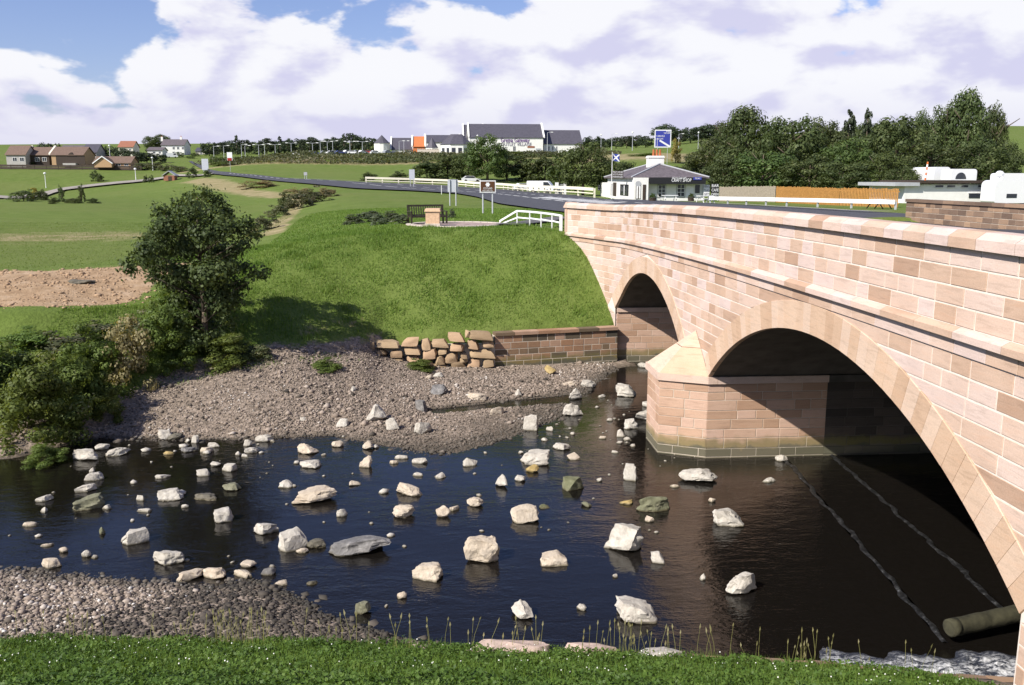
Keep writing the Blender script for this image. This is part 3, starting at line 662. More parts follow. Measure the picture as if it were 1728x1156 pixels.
# coping, string course and the band under it
for a, b in zip(*(lambda y: (y, y[1:]))(cuts(YBEG, YEND + 0.05, 0.62, 0.98, rr))):
    m = MB(); j = 0.006; a2, b2 = a + j, b - j; pts = []
    for Y in (a2, b2):
        z = sz(Y) + 1.302
        pts += [fp(Y, z, -0.46), fp(Y, z, 0.10), fp(Y, z + 0.15, 0.10), fp(Y, z + 0.245, -0.04), fp(Y, z + 0.245, -0.34), fp(Y, z + 0.15, -0.46)]
    m.poly(pts, [(0, 1, 2, 3, 4, 5), (11, 10, 9, 8, 7, 6)] + [(i, (i + 1) % 6, 6 + (i + 1) % 6, 6 + i) for i in range(6)])
    bpart(m, 'coping_stone', 'sandstone')
for a, b in zip(*(lambda y: (y, y[1:]))(cuts(YBEG, YEND, 0.7, 1.2, rr))):
    m = MB(); j = 0.005; a2, b2 = a + j, b - j; pts = []
    for Y in (a2, b2):
        z = sz(Y); pts += [fp(Y, z, -0.1), fp(Y, z, 0.125), fp(Y, z + 0.10, 0.125), fp(Y, z + 0.162, 0.01), fp(Y, z + 0.162, -0.1)]
    m.poly(pts, [(0, 1, 2, 3, 4), (9, 8, 7, 6, 5)] + [(i, (i + 1) % 5, 5 + (i + 1) % 5, 5 + i) for i in range(5)])
    bpart(m, 'string_stone', 'sandstone')
for a, b in zip(*(lambda y: (y, y[1:]))(cuts(YBEG, YEND, 0.6, 1.1, rr))):
    bpart(block([(a, sz(a) - 0.235), (b, sz(b) - 0.235), (b, sz(b) - 0.002), (a, sz(a) - 0.002)], 0.10, 0.034, 0.005), 'band_stone', 'sandstone')
# spandrel courses, cut against the arch rings
VD = 0.62
def ext_w(A, z):
    q = (A['R'] + VD) ** 2 - (z - A['zc']) ** 2; return math.sqrt(q) if q > 0 else 0.0
zt0 = -0.24
for k in range(20):
    dt, db = zt0 - k * 0.288, zt0 - (k + 1) * 0.288
    def zof(Y, d): return sz(Y) + d
    regs = []
    def solve(A, sgn, d):      # where this course line meets the extrados
        Y = A['c'] + sgn * 3
        for _ in range(30):
            Y = A['c'] + sgn * max(ext_w(A, zof(Y, d)), 0.0)
        return Y
    za = zof(25.5, db)
    if zof(25.5, dt) > SPR + 0.05:
        yA_t, yA_b = solve(A1, 1, dt), solve(A1, 1, max(db, SPR - sz(25) + 0.0)); yB_t, yB_b = solve(A2, -1, dt), solve(A2, -1, max(db, SPR - sz(26.5)))
        regs.append((yA_t, yA_b, yB_t, yB_b, max(db, SPR - sz(25.5))))
    def low(A, sgn, d, base):
        return solve(A, sgn, d) if sz(base) + d > SPR else (A['c'] + sgn * (A['s'] + 0.02))
    if zof(40, db) > -0.6:
        regs.append((low(A2, 1, dt, AB2), low(A2, 1, db, AB2), YEND, YEND, db))
        regs.append((YBEG, YBEG, low(A1, -1, dt, AB1), low(A1, -1, db, AB1), db))
    for lt, lb, rt_, rb, dbb in regs:
        if rt_ - lt < 0.12: continue
        ins = cuts(max(lt, lb), max(min(rt_, rb), max(lt, lb) + 0.1), 0.48, 1.05, rr)[1:-1]
        lefts = [(lt, lb)] + [(y, y) for y in ins] + [(rt_, rb)]
        for (at, ab), (bt, bb) in zip(lefts, lefts[1:]):
            if bt - at < 0.05 and bb - ab < 0.05: continue
            if bb < ab: bb = ab + 0.01
            q = [(ab, sz(ab) + dbb), (bb, sz(bb) + dbb), (bt, sz(bt) + dt), (at, sz(at) + dt)]
            bpart(block(q, 0.10, rr.uniform(0, 0.006)), 'spandrel_stone', 'sandstone')
# voussoirs
for A, nv in ((A1, 43), (A2, 33)):
    half = math.asin(A['s'] / A['R'])
    for i in range(nv):
        t0 = -half + 2 * half * i / nv; t1 = -half + 2 * half * (i + 1) / nv; q = []
        for t, rad in ((t0, A['R']), (t1, A['R']), (t1, A['R'] + VD), (t0, A['R'] + VD)): q.append((A['c'] + rad * math.sin(t), A['zc'] + rad * math.cos(t)))
        j = 0.0035; cyv = sum(p[0] for p in q) / 4; czv = sum(p[1] for p in q) / 4
        m = MB(); f = [(p[0] + (cyv - p[0]) * 0.03, p[1] + (czv - p[1]) * 0.02) for p in q]
        pts = [fp(y, z, -0.10) for y, z in q] + [fp(y, z, 0.014) for y, z in q] + [fp(y, z, 0.024 + rr.uniform(0, 0.004)) for y, z in f]
        m.poly(pts, [(0, 1, 5, 4), (1, 2, 6, 5), (2, 3, 7, 6), (3, 0, 4, 7), (4, 5, 9, 8), (5, 6, 10, 9), (6, 7, 11, 10), (7, 4, 8, 11), (8, 9, 10, 11)])
        bpart(m, 'voussoir', 'voussoir_stone')
# core behind the facing (mortar), vaults, deck
def core_strip(y0, y1, bot, n):
    m = MB(); ys = [y0 + (y1 - y0) * i / n for i in range(n + 1)]; pts = []
    for Y in ys: pts += [fp(Y, bot(Y), -0.008), fp(Y, sz(Y) + 1.30, -0.008)]
    m.poly(pts, [(2 * i, 2 * i + 2, 2 * i + 3, 2 * i + 1) for i in range(n)]); return m
def arc_z(A, Y): return A['zc'] + math.sqrt(max(A['R'] ** 2 - (Y - A['c']) ** 2, 0)) + 0.012
m = MB()
for part in (core_strip(YBEG, AB1, lambda Y: -0.8, 12), core_strip(AB1, P1, lambda Y: arc_z(A1, Y), 60), core_strip(P1, P2, lambda Y: -0.8, 6), core_strip(P2, AB2, lambda Y: arc_z(A2, Y), 50), core_strip(AB2, YEND, lambda Y: -0.3, 24)): m.poly(part.v, part.f)
bpart(m, 'mortar_bed', 'mortar')
XR = 24.0
m = MB(); n = 24
for A in (A1, A2):
    half = math.asin(A['s'] / A['R']); pts = []
    for i in range(n + 1):
        t = -half + 2 * half * i / n; y = A['c'] + (A['R'] + 0.004) * math.sin(t); z = A['zc'] + (A['R'] + 0.004) * math.cos(t); pts += [(XF0 + 0.02, y, z), (XR - 0.05, y, z)]
    m.poly(pts, [(2 * i, 2 * i + 1, 2 * i + 3, 2 * i + 2) for i in range(n)])
bpart(m, 'vault', 'shade_tinted_vault', smooth=True)
for ya, yb in ((P1 + 0.004, P2 - 0.004), (AB2 + 0.004, AB2 + 3), (AB1 - 4, AB1 - 0.004)):
    bpart(MB().span((XF0 + 0.012, ya, -0.8), (10.895, yb, SPR + 0.02)), 'pier_core', 'mortar_dark'); bpart(MB().span((10.9, ya, -0.8), (XR, yb, SPR + 0.02)), 'inner_wall', 'shade_tinted_vault')  # inner walls take the tone with painted arch shade
# inner face of the parapet and the near continuation of the bridge
m = MB(); ys = np.linspace(YBEG, YEND, 60); pts = []
for Y in ys: pts += [fp(Y, sz(Y) + 0.1, -0.40), fp(Y, sz(Y) + 1.305, -0.40)]
m.poly(pts, [(2 * i, 2 * i + 2, 2 * i + 3, 2 * i + 1) for i in range(len(ys) - 1)])
bpart(m, 'parapet_back', 'sandstone')
m = MB(); m.span((XF0 + 0.03, NEAR_END, 0), (XF0 + 0.38, YBEG - 0.005, 7.1)); bpart(m, 'parapet_continuation', 'sandstone')
# end pillar of the parapet
e0 = fp(YEND, 0); m = MB(); m.span((e0.x - 0.06, YEND + 0.005, sz(YEND) - 1.2), (e0.x + 0.50, YEND + 0.52, sz(YEND) + 1.30)); bpart(m, 'end_pillar', 'sandstone')
m = MB(); z = sz(YEND) + 1.302; m.hexa([(e0.x - 0.13, YEND + 0.055, z), (e0.x + 0.57, YEND + 0.055, z), (e0.x + 0.57, YEND + 0.60, z), (e0.x - 0.13, YEND + 0.60, z), (e0.x - 0.02, YEND + 0.06, z + 0.26), (e0.x + 0.46, YEND + 0.06, z + 0.26), (e0.x + 0.46, YEND + 0.50, z + 0.26), (e0.x - 0.02, YEND + 0.50, z + 0.26)])
bpart(m, 'pillar_cap', 'sandstone')
# pier: cutwater courses, capital, pyramid top, wall inside the arch
HEX = [(XF0, P1), (6.15, P1 + 0.62), (6.15, P2 - 0.62), (XF0, P2)]
def wall_stones(a, b, z0, z1, course, name, mat, lo=0.45, hi=0.9, depth=0.10, joint=0.009, first=None, parent=None, out=0.004, frame=None):
    """ashlar on the vertical plane through plan points a -> b, facing to the right of a -> b seen from above reversed"""
    a, b = Vector(a), Vector(b); d = (b - a); Ln = d.length; d.normalize(); nrm = Vector((d.y, -d.x))
    z = z0; made = []; i = 0
    while z < z1 - 0.06:
        h = course[i % len(course)]; i += 1; zt = min(z + h, z1)
        if z1 - zt < 0.08: zt = z1
        us = cuts(0 if not first else rr.uniform(0, 0.0), Ln, lo, hi, rr)
        for u0, u1 in zip(us, us[1:]):
            m = MB(); be = 0.007; o = out + rr.uniform(0, 0.005)
            def P(u, zz, off): q = a + d * u + nrm * off; return (q.x, q.y, zz)
            q = [(u0 + joint, z + joint), (u1 - joint, z + joint), (u1 - joint, zt - joint), (u0 + joint, zt - joint)]
            if u0 == 0: q[0] = (0, q[0][1]); q[3] = (0, q[3][1])
            if u1 == Ln: q[1] = (Ln, q[1][1]); q[2] = (Ln, q[2][1])
            f = [(q[0][0] + be, q[0][1] + be), (q[1][0] - be, q[1][1] + be), (q[2][0] - be, q[2][1] - be), (q[3][0] + be, q[3][1] - be)]
            pts = [P(u, zz, -depth) for u, zz in q] + [P(u, zz, o - be) for u, zz in q] + [P(u, zz, o) for u, zz in f]
            m.poly(pts, [(0, 1, 5, 4), (1, 2, 6, 5), (2, 3, 7, 6), (3, 0, 4, 7), (4, 5, 9, 8), (5, 6, 10, 9), (6, 7, 11, 10), (7, 4, 8, 11), (8, 9, 10, 11)])
            made.append((m, name, mat))
        z = zt
    return made
CRS = [0.30, 0.24, 0.31, 0.27, 0.29, 0.26]
hx = [Vector(p) for p in HEX]
for a, b, lo, hi in ((hx[1], hx[0], 0.4, 0.8), (hx[2], hx[1], 0.4, 0.8), (hx[3], hx[2], 0.4, 0.8), (Vector((XF0, P1)), Vector((10.9, P1)), 0.45, 0.95)):
    for m, nme, mt in wall_stones(a, b, -0.26, SPR - 0.20, CRS, 'pier_stone', 'sandstone_pier', lo, hi): bpart(m, nme, mt)
for m, nme, mt in wall_stones((10.9, P1), (16.0, P1), -0.26, SPR - 0.20, CRS, 'shade_tinted_stone', 'shade_tinted_stone', 0.45, 0.95): bpart(m, nme, mt)  # same masonry further in, with the shade put into its colour
for m, nme, mt in wall_stones((XF0, AB2), (11.2, AB2), -0.26, SPR - 0.20, CRS, 'abutment_stone', 'sandstone_pier', 0.45, 0.95): bpart(m, nme, mt)
m = MB(); m.prism([(x, y, -0.8) for x, y in ((XF0 + 0.3, P1 + 0.006), (XF0, P1 + 0.006), (6.156, P1 + 0.626), (6.156, P2 - 0.626), (XF0, P2 - 0.006), (XF0 + 0.3, P2 - 0.006))], (0, 0, SPR + 0.6)); bpart(m, 'cutwater_core', 'mortar_dark')
def hexring(off, z):
    return [(XF0 + 0.25, P1 - off, z), (XF0 - off * 0.3, P1 - off, z), (6.15 - off, P1 + 0.62 - off * 0.5, z), (6.15 - off, P2 - 0.62 + off * 0.5, z), (XF0 - off * 0.3, P2 + off, z), (XF0 + 0.25, P2 + off, z)]
m = MB(); m.prism(hexring(0.075, SPR - 0.20), (0, 0, 0.205)); bpart(m, 'capital', 'sandstone')
m = MB(); m.span((XF0 + 0.26, P1 - 0.078, SPR - 0.20), (10.9, P1 + 0.1, SPR + 0.003)); bpart(m, 'impost', 'sandstone'); bpart(MB().span((10.91, P1 - 0.07, SPR - 0.20), (XR, P1 + 0.1, SPR)), 'impost', 'shade_tinted_vault')
m = MB(); m.span((XF0 - 0.02, AB2 - 0.078, SPR - 0.18), (XR, AB2 + 0.1, SPR + 0.003)); bpart(m, 'impost', 'sandstone')
m = MB(); m.hexa([(6.3, AB2 + 0.1, SPR - 0.18), (XF0 - 0.03, AB2 - 0.075, SPR - 0.18), (XF0 - 0.03, AB2 + 0.7, SPR - 0.18), (6.3, AB2 + 0.8, SPR - 0.18), (6.3, AB2 + 0.1, SPR), (XF0 - 0.03, AB2 - 0.075, SPR), (XF0 - 0.03, AB2 + 0.7, SPR), (6.3, AB2 + 0.8, SPR)])
ap = Vector((XF0 - 0.02, (P1 + P2) / 2, 3.52)); base = [Vector(p) for p in hexring(0.03, SPR + 0.006)[1:5]]
for i in range(3):
    for k, (t0, t1) in enumerate(((0.0, 0.60), (0.61, 1.0))):
        a, b = base[i], base[i + 1]; q = [a.lerp(ap, t0), b.lerp(ap, t0), b.lerp(ap, t1), a.lerp(ap, t1)]; c = Vector((XF0 + 0.1, ap.y, SPR + 0.3))
        m = MB()
        if k == 0: m.hexa([c, c + Vector((0.01, 0, 0)), c + Vector((0.01, 0.01, 0)), c + Vector((0, 0.01, 0))] + q)
        else: m.poly([q[0], q[1], ap, c], [(0, 1, 2), (0, 3, 1), (1, 3, 2), (2, 3, 0)])
        bpart(m, 'pyramid_slab', 'voussoir_stone')
# deck over the arches
m = MB(); ys = np.linspace(NEAR_END, 45.5, 60); pts = []
for Y in ys: pts += [(max(fx(Y), 5.9) + 0.38 if Y > YBEG else XF0 + 0.36, Y, sz(Y) + 0.46), (XR + 0.05, Y, sz(Y) + 0.46)]
m.poly(pts, [(2 * i, 2 * i + 1, 2 * i + 3, 2 * i + 2) for i in range(len(ys) - 1)]); bpart(m, 'deck', 'asphalt')
m = MB(); pts = []
for Y in ys: pts += [(max(fx(Y), 5.9) + 0.4 if Y > YBEG else XF0 + 0.4, Y, sz(Y) + 0.47), (XF0 + 2.2, Y, sz(Y) + 0.58), (XF0 + 2.21, Y, sz(Y) + 0.44)]
m.poly(pts, [(3 * i, 3 * i + 1, 3 * i + 4, 3 * i + 3) for i in range(len(ys) - 1)] + [(3 * i + 1, 3 * i + 2, 3 * i + 5, 3 * i + 4) for i in range(len(ys) - 1)]); bpart(m, 'footway', 'path_tarmac')
m = MB(); m.span((XR, NEAR_END, -0.6), (XR + 0.3, AB1, 5.5)); m.span((XR, P1, -0.6), (XR + 0.3, P2, 5.3)); m.span((XR, AB2, -0.6), (XR + 0.3, 44, 5.2))
for A in (A1, A2):
    half = math.asin(A['s'] / A['R']); pts = []
    for i in range(n + 1):
        t = -half + 2 * half * i / n; y = A['c'] + A['R'] * math.sin(t); pts += [(XR + 0.1, y, A['zc'] + A['R'] * math.cos(t)), (XR + 0.1, y, 5.6)]
    m.poly(pts, [(2 * i, 2 * i + 1, 2 * i + 3, 2 * i + 2) for i in range(n)])
bpart(m, 'far_face', 'brown_wall_stone')
BR.location = BR0

# ------------------------------------------------------------------ parapet wall on the far side of the road
bw = empty('roadside_wall', (24.2, 40, 5.7)); tag(bw, 'weathered brown stone wall with flat coping across the road', 'wall')
def wpart(mb, name, mat, par, org):
    mb.v = [(v[0] - org[0], v[1] - org[1], v[2] - org[2]) for v in mb.v]; return mb.build(name, mat, par)
ow = (24.2, 40, 5.7)
WY0, WY1 = 26.0, 45.6
zb0 = sz(40) + 0.44
for m, nme, mt in wall_stones((24.2, WY1), (24.2, WY0), zb0, zb0 + 1.02, [0.26, 0.25, 0.27, 0.24], 'stone', 'brown_wall_stone', 0.4, 0.85, 0.12, 0.012): wpart(m, nme, mt, bw, ow)
wpart(MB().span((24.21, WY0, zb0 - 0.3), (24.6, WY1, zb0 + 1.02)), 'mortar_bed', 'mortar_dark', bw, ow)
for a, b in zip(*(lambda y: (y, y[1:]))(cuts(WY0, WY1, 0.8, 1.3, rr))): wpart(MB().span((24.12, a + 0.005, zb0 + 1.022), (24.72, b - 0.005, zb0 + 1.17)), 'coping_stone', 'brown_wall_stone', bw, ow)
# ------------------------------------------------------------------ ashlar retaining wall left of the abutment
rw = empty('retaining_wall', (4.6, 36.9, 0)); tag(rw, 'coursed ashlar retaining wall beside the far abutment, grass on top', 'wall')
ow = (4.6, 36.9, 0); ra, rb = Vector((2.0, 36.22)), Vector((7.36, 37.36))
for m, nme, mt in wall_stones(ra, rb, -0.08, 1.50, [0.25, 0.24, 0.26, 0.25, 0.28], 'stone', 'old_stone', 0.34, 0.78, 0.12, 0.015): wpart(m, nme, mt, rw, ow)
d = (rb - ra).normalized(); nb = Vector((-d.y, d.x))
q = [ra, rb, rb + nb * 0.5, ra + nb * 0.5]
wpart(MB().prism([(p.x, p.y, -0.3) for p in [x + nb * 0.002 for x in q]], (0, 0, 1.8)), 'mortar_bed', 'mortar_dark', rw, ow)
us = cuts(0, (rb - ra).length, 0.7, 1.1, rr)
for u0, u1 in zip(us, us[1:]):
    q = [ra + d * (u0 + 0.005) - nb * 0.07, ra + d * (u1 - 0.005) - nb * 0.07, ra + d * (u1 - 0.005) + nb * 0.42, ra + d * (u0 + 0.005) + nb * 0.42]
    wpart(MB().prism([(p.x, p.y, 1.503) for p in q], (0, 0, 0.13)), 'cap_stone', 'old_stone', rw, ow)

# ------------------------------------------------------------------ rocks
def rock_mesh(name, size, seed, style='block', rough=0.06, sub=2):
    r = random.Random(seed); pts = []
    sx, sy, sz_ = size[0] / 2, size[1] / 2, size[2] / 2
    if style == 'block':
        lean = (r.uniform(-0.25, 0.25), r.uniform(-0.1, 0.3))
        for x in (-1, 1):
            for y in (-1, 1):
                for z in (-1, 1):
                    k = r.uniform(0.62, 0.88) if z > 0 else 1.0
                    pts.append((x * k * r.uniform(0.6, 1.0) + lean[0] * z, y * k * r.uniform(0.6, 1.0) + lean[1] * z, z * r.uniform(0.55, 1.0)))
        for _ in range(6):
            a = r.uniform(0, 6.283); pts.append((math.cos(a) * r.uniform(0.75, 1), math.sin(a) * r.uniform(0.75, 1), r.uniform(-0.8, 0.7)))
    elif style == 'wedge':
        px = r.uniform(-0.45, 0.45)
        pts += [(px, r.uniform(-0.2, 0.5), 1.0), (px + r.uniform(-0.5, 0.5), r.uniform(0, 0.6), r.uniform(0.5, 0.9)), (px + r.choice((-1, 1)) * r.uniform(0.3, 0.6), r.uniform(-0.5, 0.3), r.uniform(0.1, 0.6))]
        for _ in range(9):
            a = r.uniform(0, 6.283); q = r.uniform(0.7, 1.0); pts.append((math.cos(a) * q * 1.15, math.sin(a) * q, r.uniform(-1, 0.15)))
    elif style == 'slab':
        for _ in range(12):
            a = r.uniform(0, 6.283); q = r.uniform(0.75, 1.0); pts += [(math.cos(a) * q, math.sin(a) * q, r.uniform(-1, -0.2)), (math.cos(a) * q * r.uniform(0.5, 0.92), math.sin(a) * q * r.uniform(0.5, 0.92), r.uniform(0.25, 1.0) - 0.25 * math.sin(a))]
    else:
        for _ in range(20):
            v = Vector((r.gauss(0, 1), r.gauss(0, 1), r.gauss(0, 1))).normalized(); pts.append((v.x, v.y, v.z))
    mx = [max(abs(p[i]) for p in pts) for i in range(3)]
    pts = [(p[0] / mx[0], p[1] / mx[1], p[2] / mx[2]) for p in pts]
    bm = bmesh.new()
    for p in pts: bm.verts.new(p)
    bmesh.ops.convex_hull(bm, input=bm.verts)
    for v in [v for v in bm.verts if not v.link_faces]: bm.verts.remove(v)
    for i in range(sub):
        bmesh.ops.triangulate(bm, faces=bm.faces)
        bmesh.ops.subdivide_edges(bm, edges=bm.edges, cuts=1, use_grid_fill=True, smooth=0.12 if i == 0 else 0.0)
    off = Vector((seed * 1.37 % 50, seed * 0.71 % 50, seed * 0.13 % 50))
    for v in bm.verts:
        p = v.co * 1.6 + off; dsp = mnoise.fractal(p, 0.9, 2.0, 4) * rough * 1.9
        v.co += v.normal * dsp if v.normal.length > 0 else Vector()
    for v in bm.verts: v.co = Vector((v.co.x * sx, v.co.y * sy, v.co.z * sz_))
    me = bpy.data.meshes.new(name); bm.to_mesh(me); bm.free()
    me.polygons.foreach_set('use_smooth', [True] * len(me.polygons)); me.set_sharp_from_angle(angle=R(32))
    return me
# rough stone wall: every stone is a part
rwl = empty('rubble_wall', (-0.4, 36.0, 0.3)); tag(rwl, 'rough dry wall of big tan blocks at the foot of the grass bank', 'wall')
ZS = [(0, 255, 80, 370), (100, 250, 375, 350), (410, 215, 625, 330), (640, 240, 765, 365), (775, 230, 980, 340), (980, 160, 1185, 275), (1215, 135, 1520, 245), (1188, 138, 1262, 215), (435, 318, 640, 430), (90, 365, 245, 430), (270, 370, 430, 465), (655, 355, 840, 475), (850, 328, 980, 425), (1000, 282, 1175, 390), (1190, 248, 1365, 360), (1380, 235, 1535, 345), (445, 432, 650, 510), (820, 440, 935, 550), (935, 405, 1105, 530), (1125, 395, 1215, 470), (1225, 362, 1555, 465), (1000, 500, 1190, 600), (1195, 478, 1380, 600), (1400, 470, 1555, 580), (560, 495, 800, 575), (1110, 470, 1240, 520), (640, 520, 990, 610), (270, 470, 440, 540)]
for i, (x0, y0, x1, y1) in enumerate(ZS):
    a = atplane(620 + x0 * 0.1389, 540 + y1 * 0.1389, (2.0, 36.0, 0), (0.05, -1, 0)); b = atplane(620 + x1 * 0.1389, 540 + y0 * 0.1389, (2.0, 36.0, 0), (0.05, -1, 0))
    c = (a + b) / 2; c.y += 0.18 + rr.uniform(-0.05, 0.06)
    me = rock_mesh('stone', ((b.x - a.x) * 1.03, 0.55, (b.z - a.z) * 1.06), 300 + i, 'block', 0.035, 2); me.materials.append(MATS['rough_stone'])
    o = bpy.data.objects.new('stone', me); o.location = c - rwl.location; o.rotation_euler = (0, rr.uniform(-0.06, 0.06), rr.uniform(-0.08, 0.08)); link(o, rwl)
m = MB(); m.span((-2.7, 36.22, -0.2), (2.0, 36.6, 1.15)); m.v = [(v[0] + 0.4, v[1] - 36.0, v[2] - 0.3) for v in m.v]; m.build('earth_fill', 'mortar_dark', rwl)

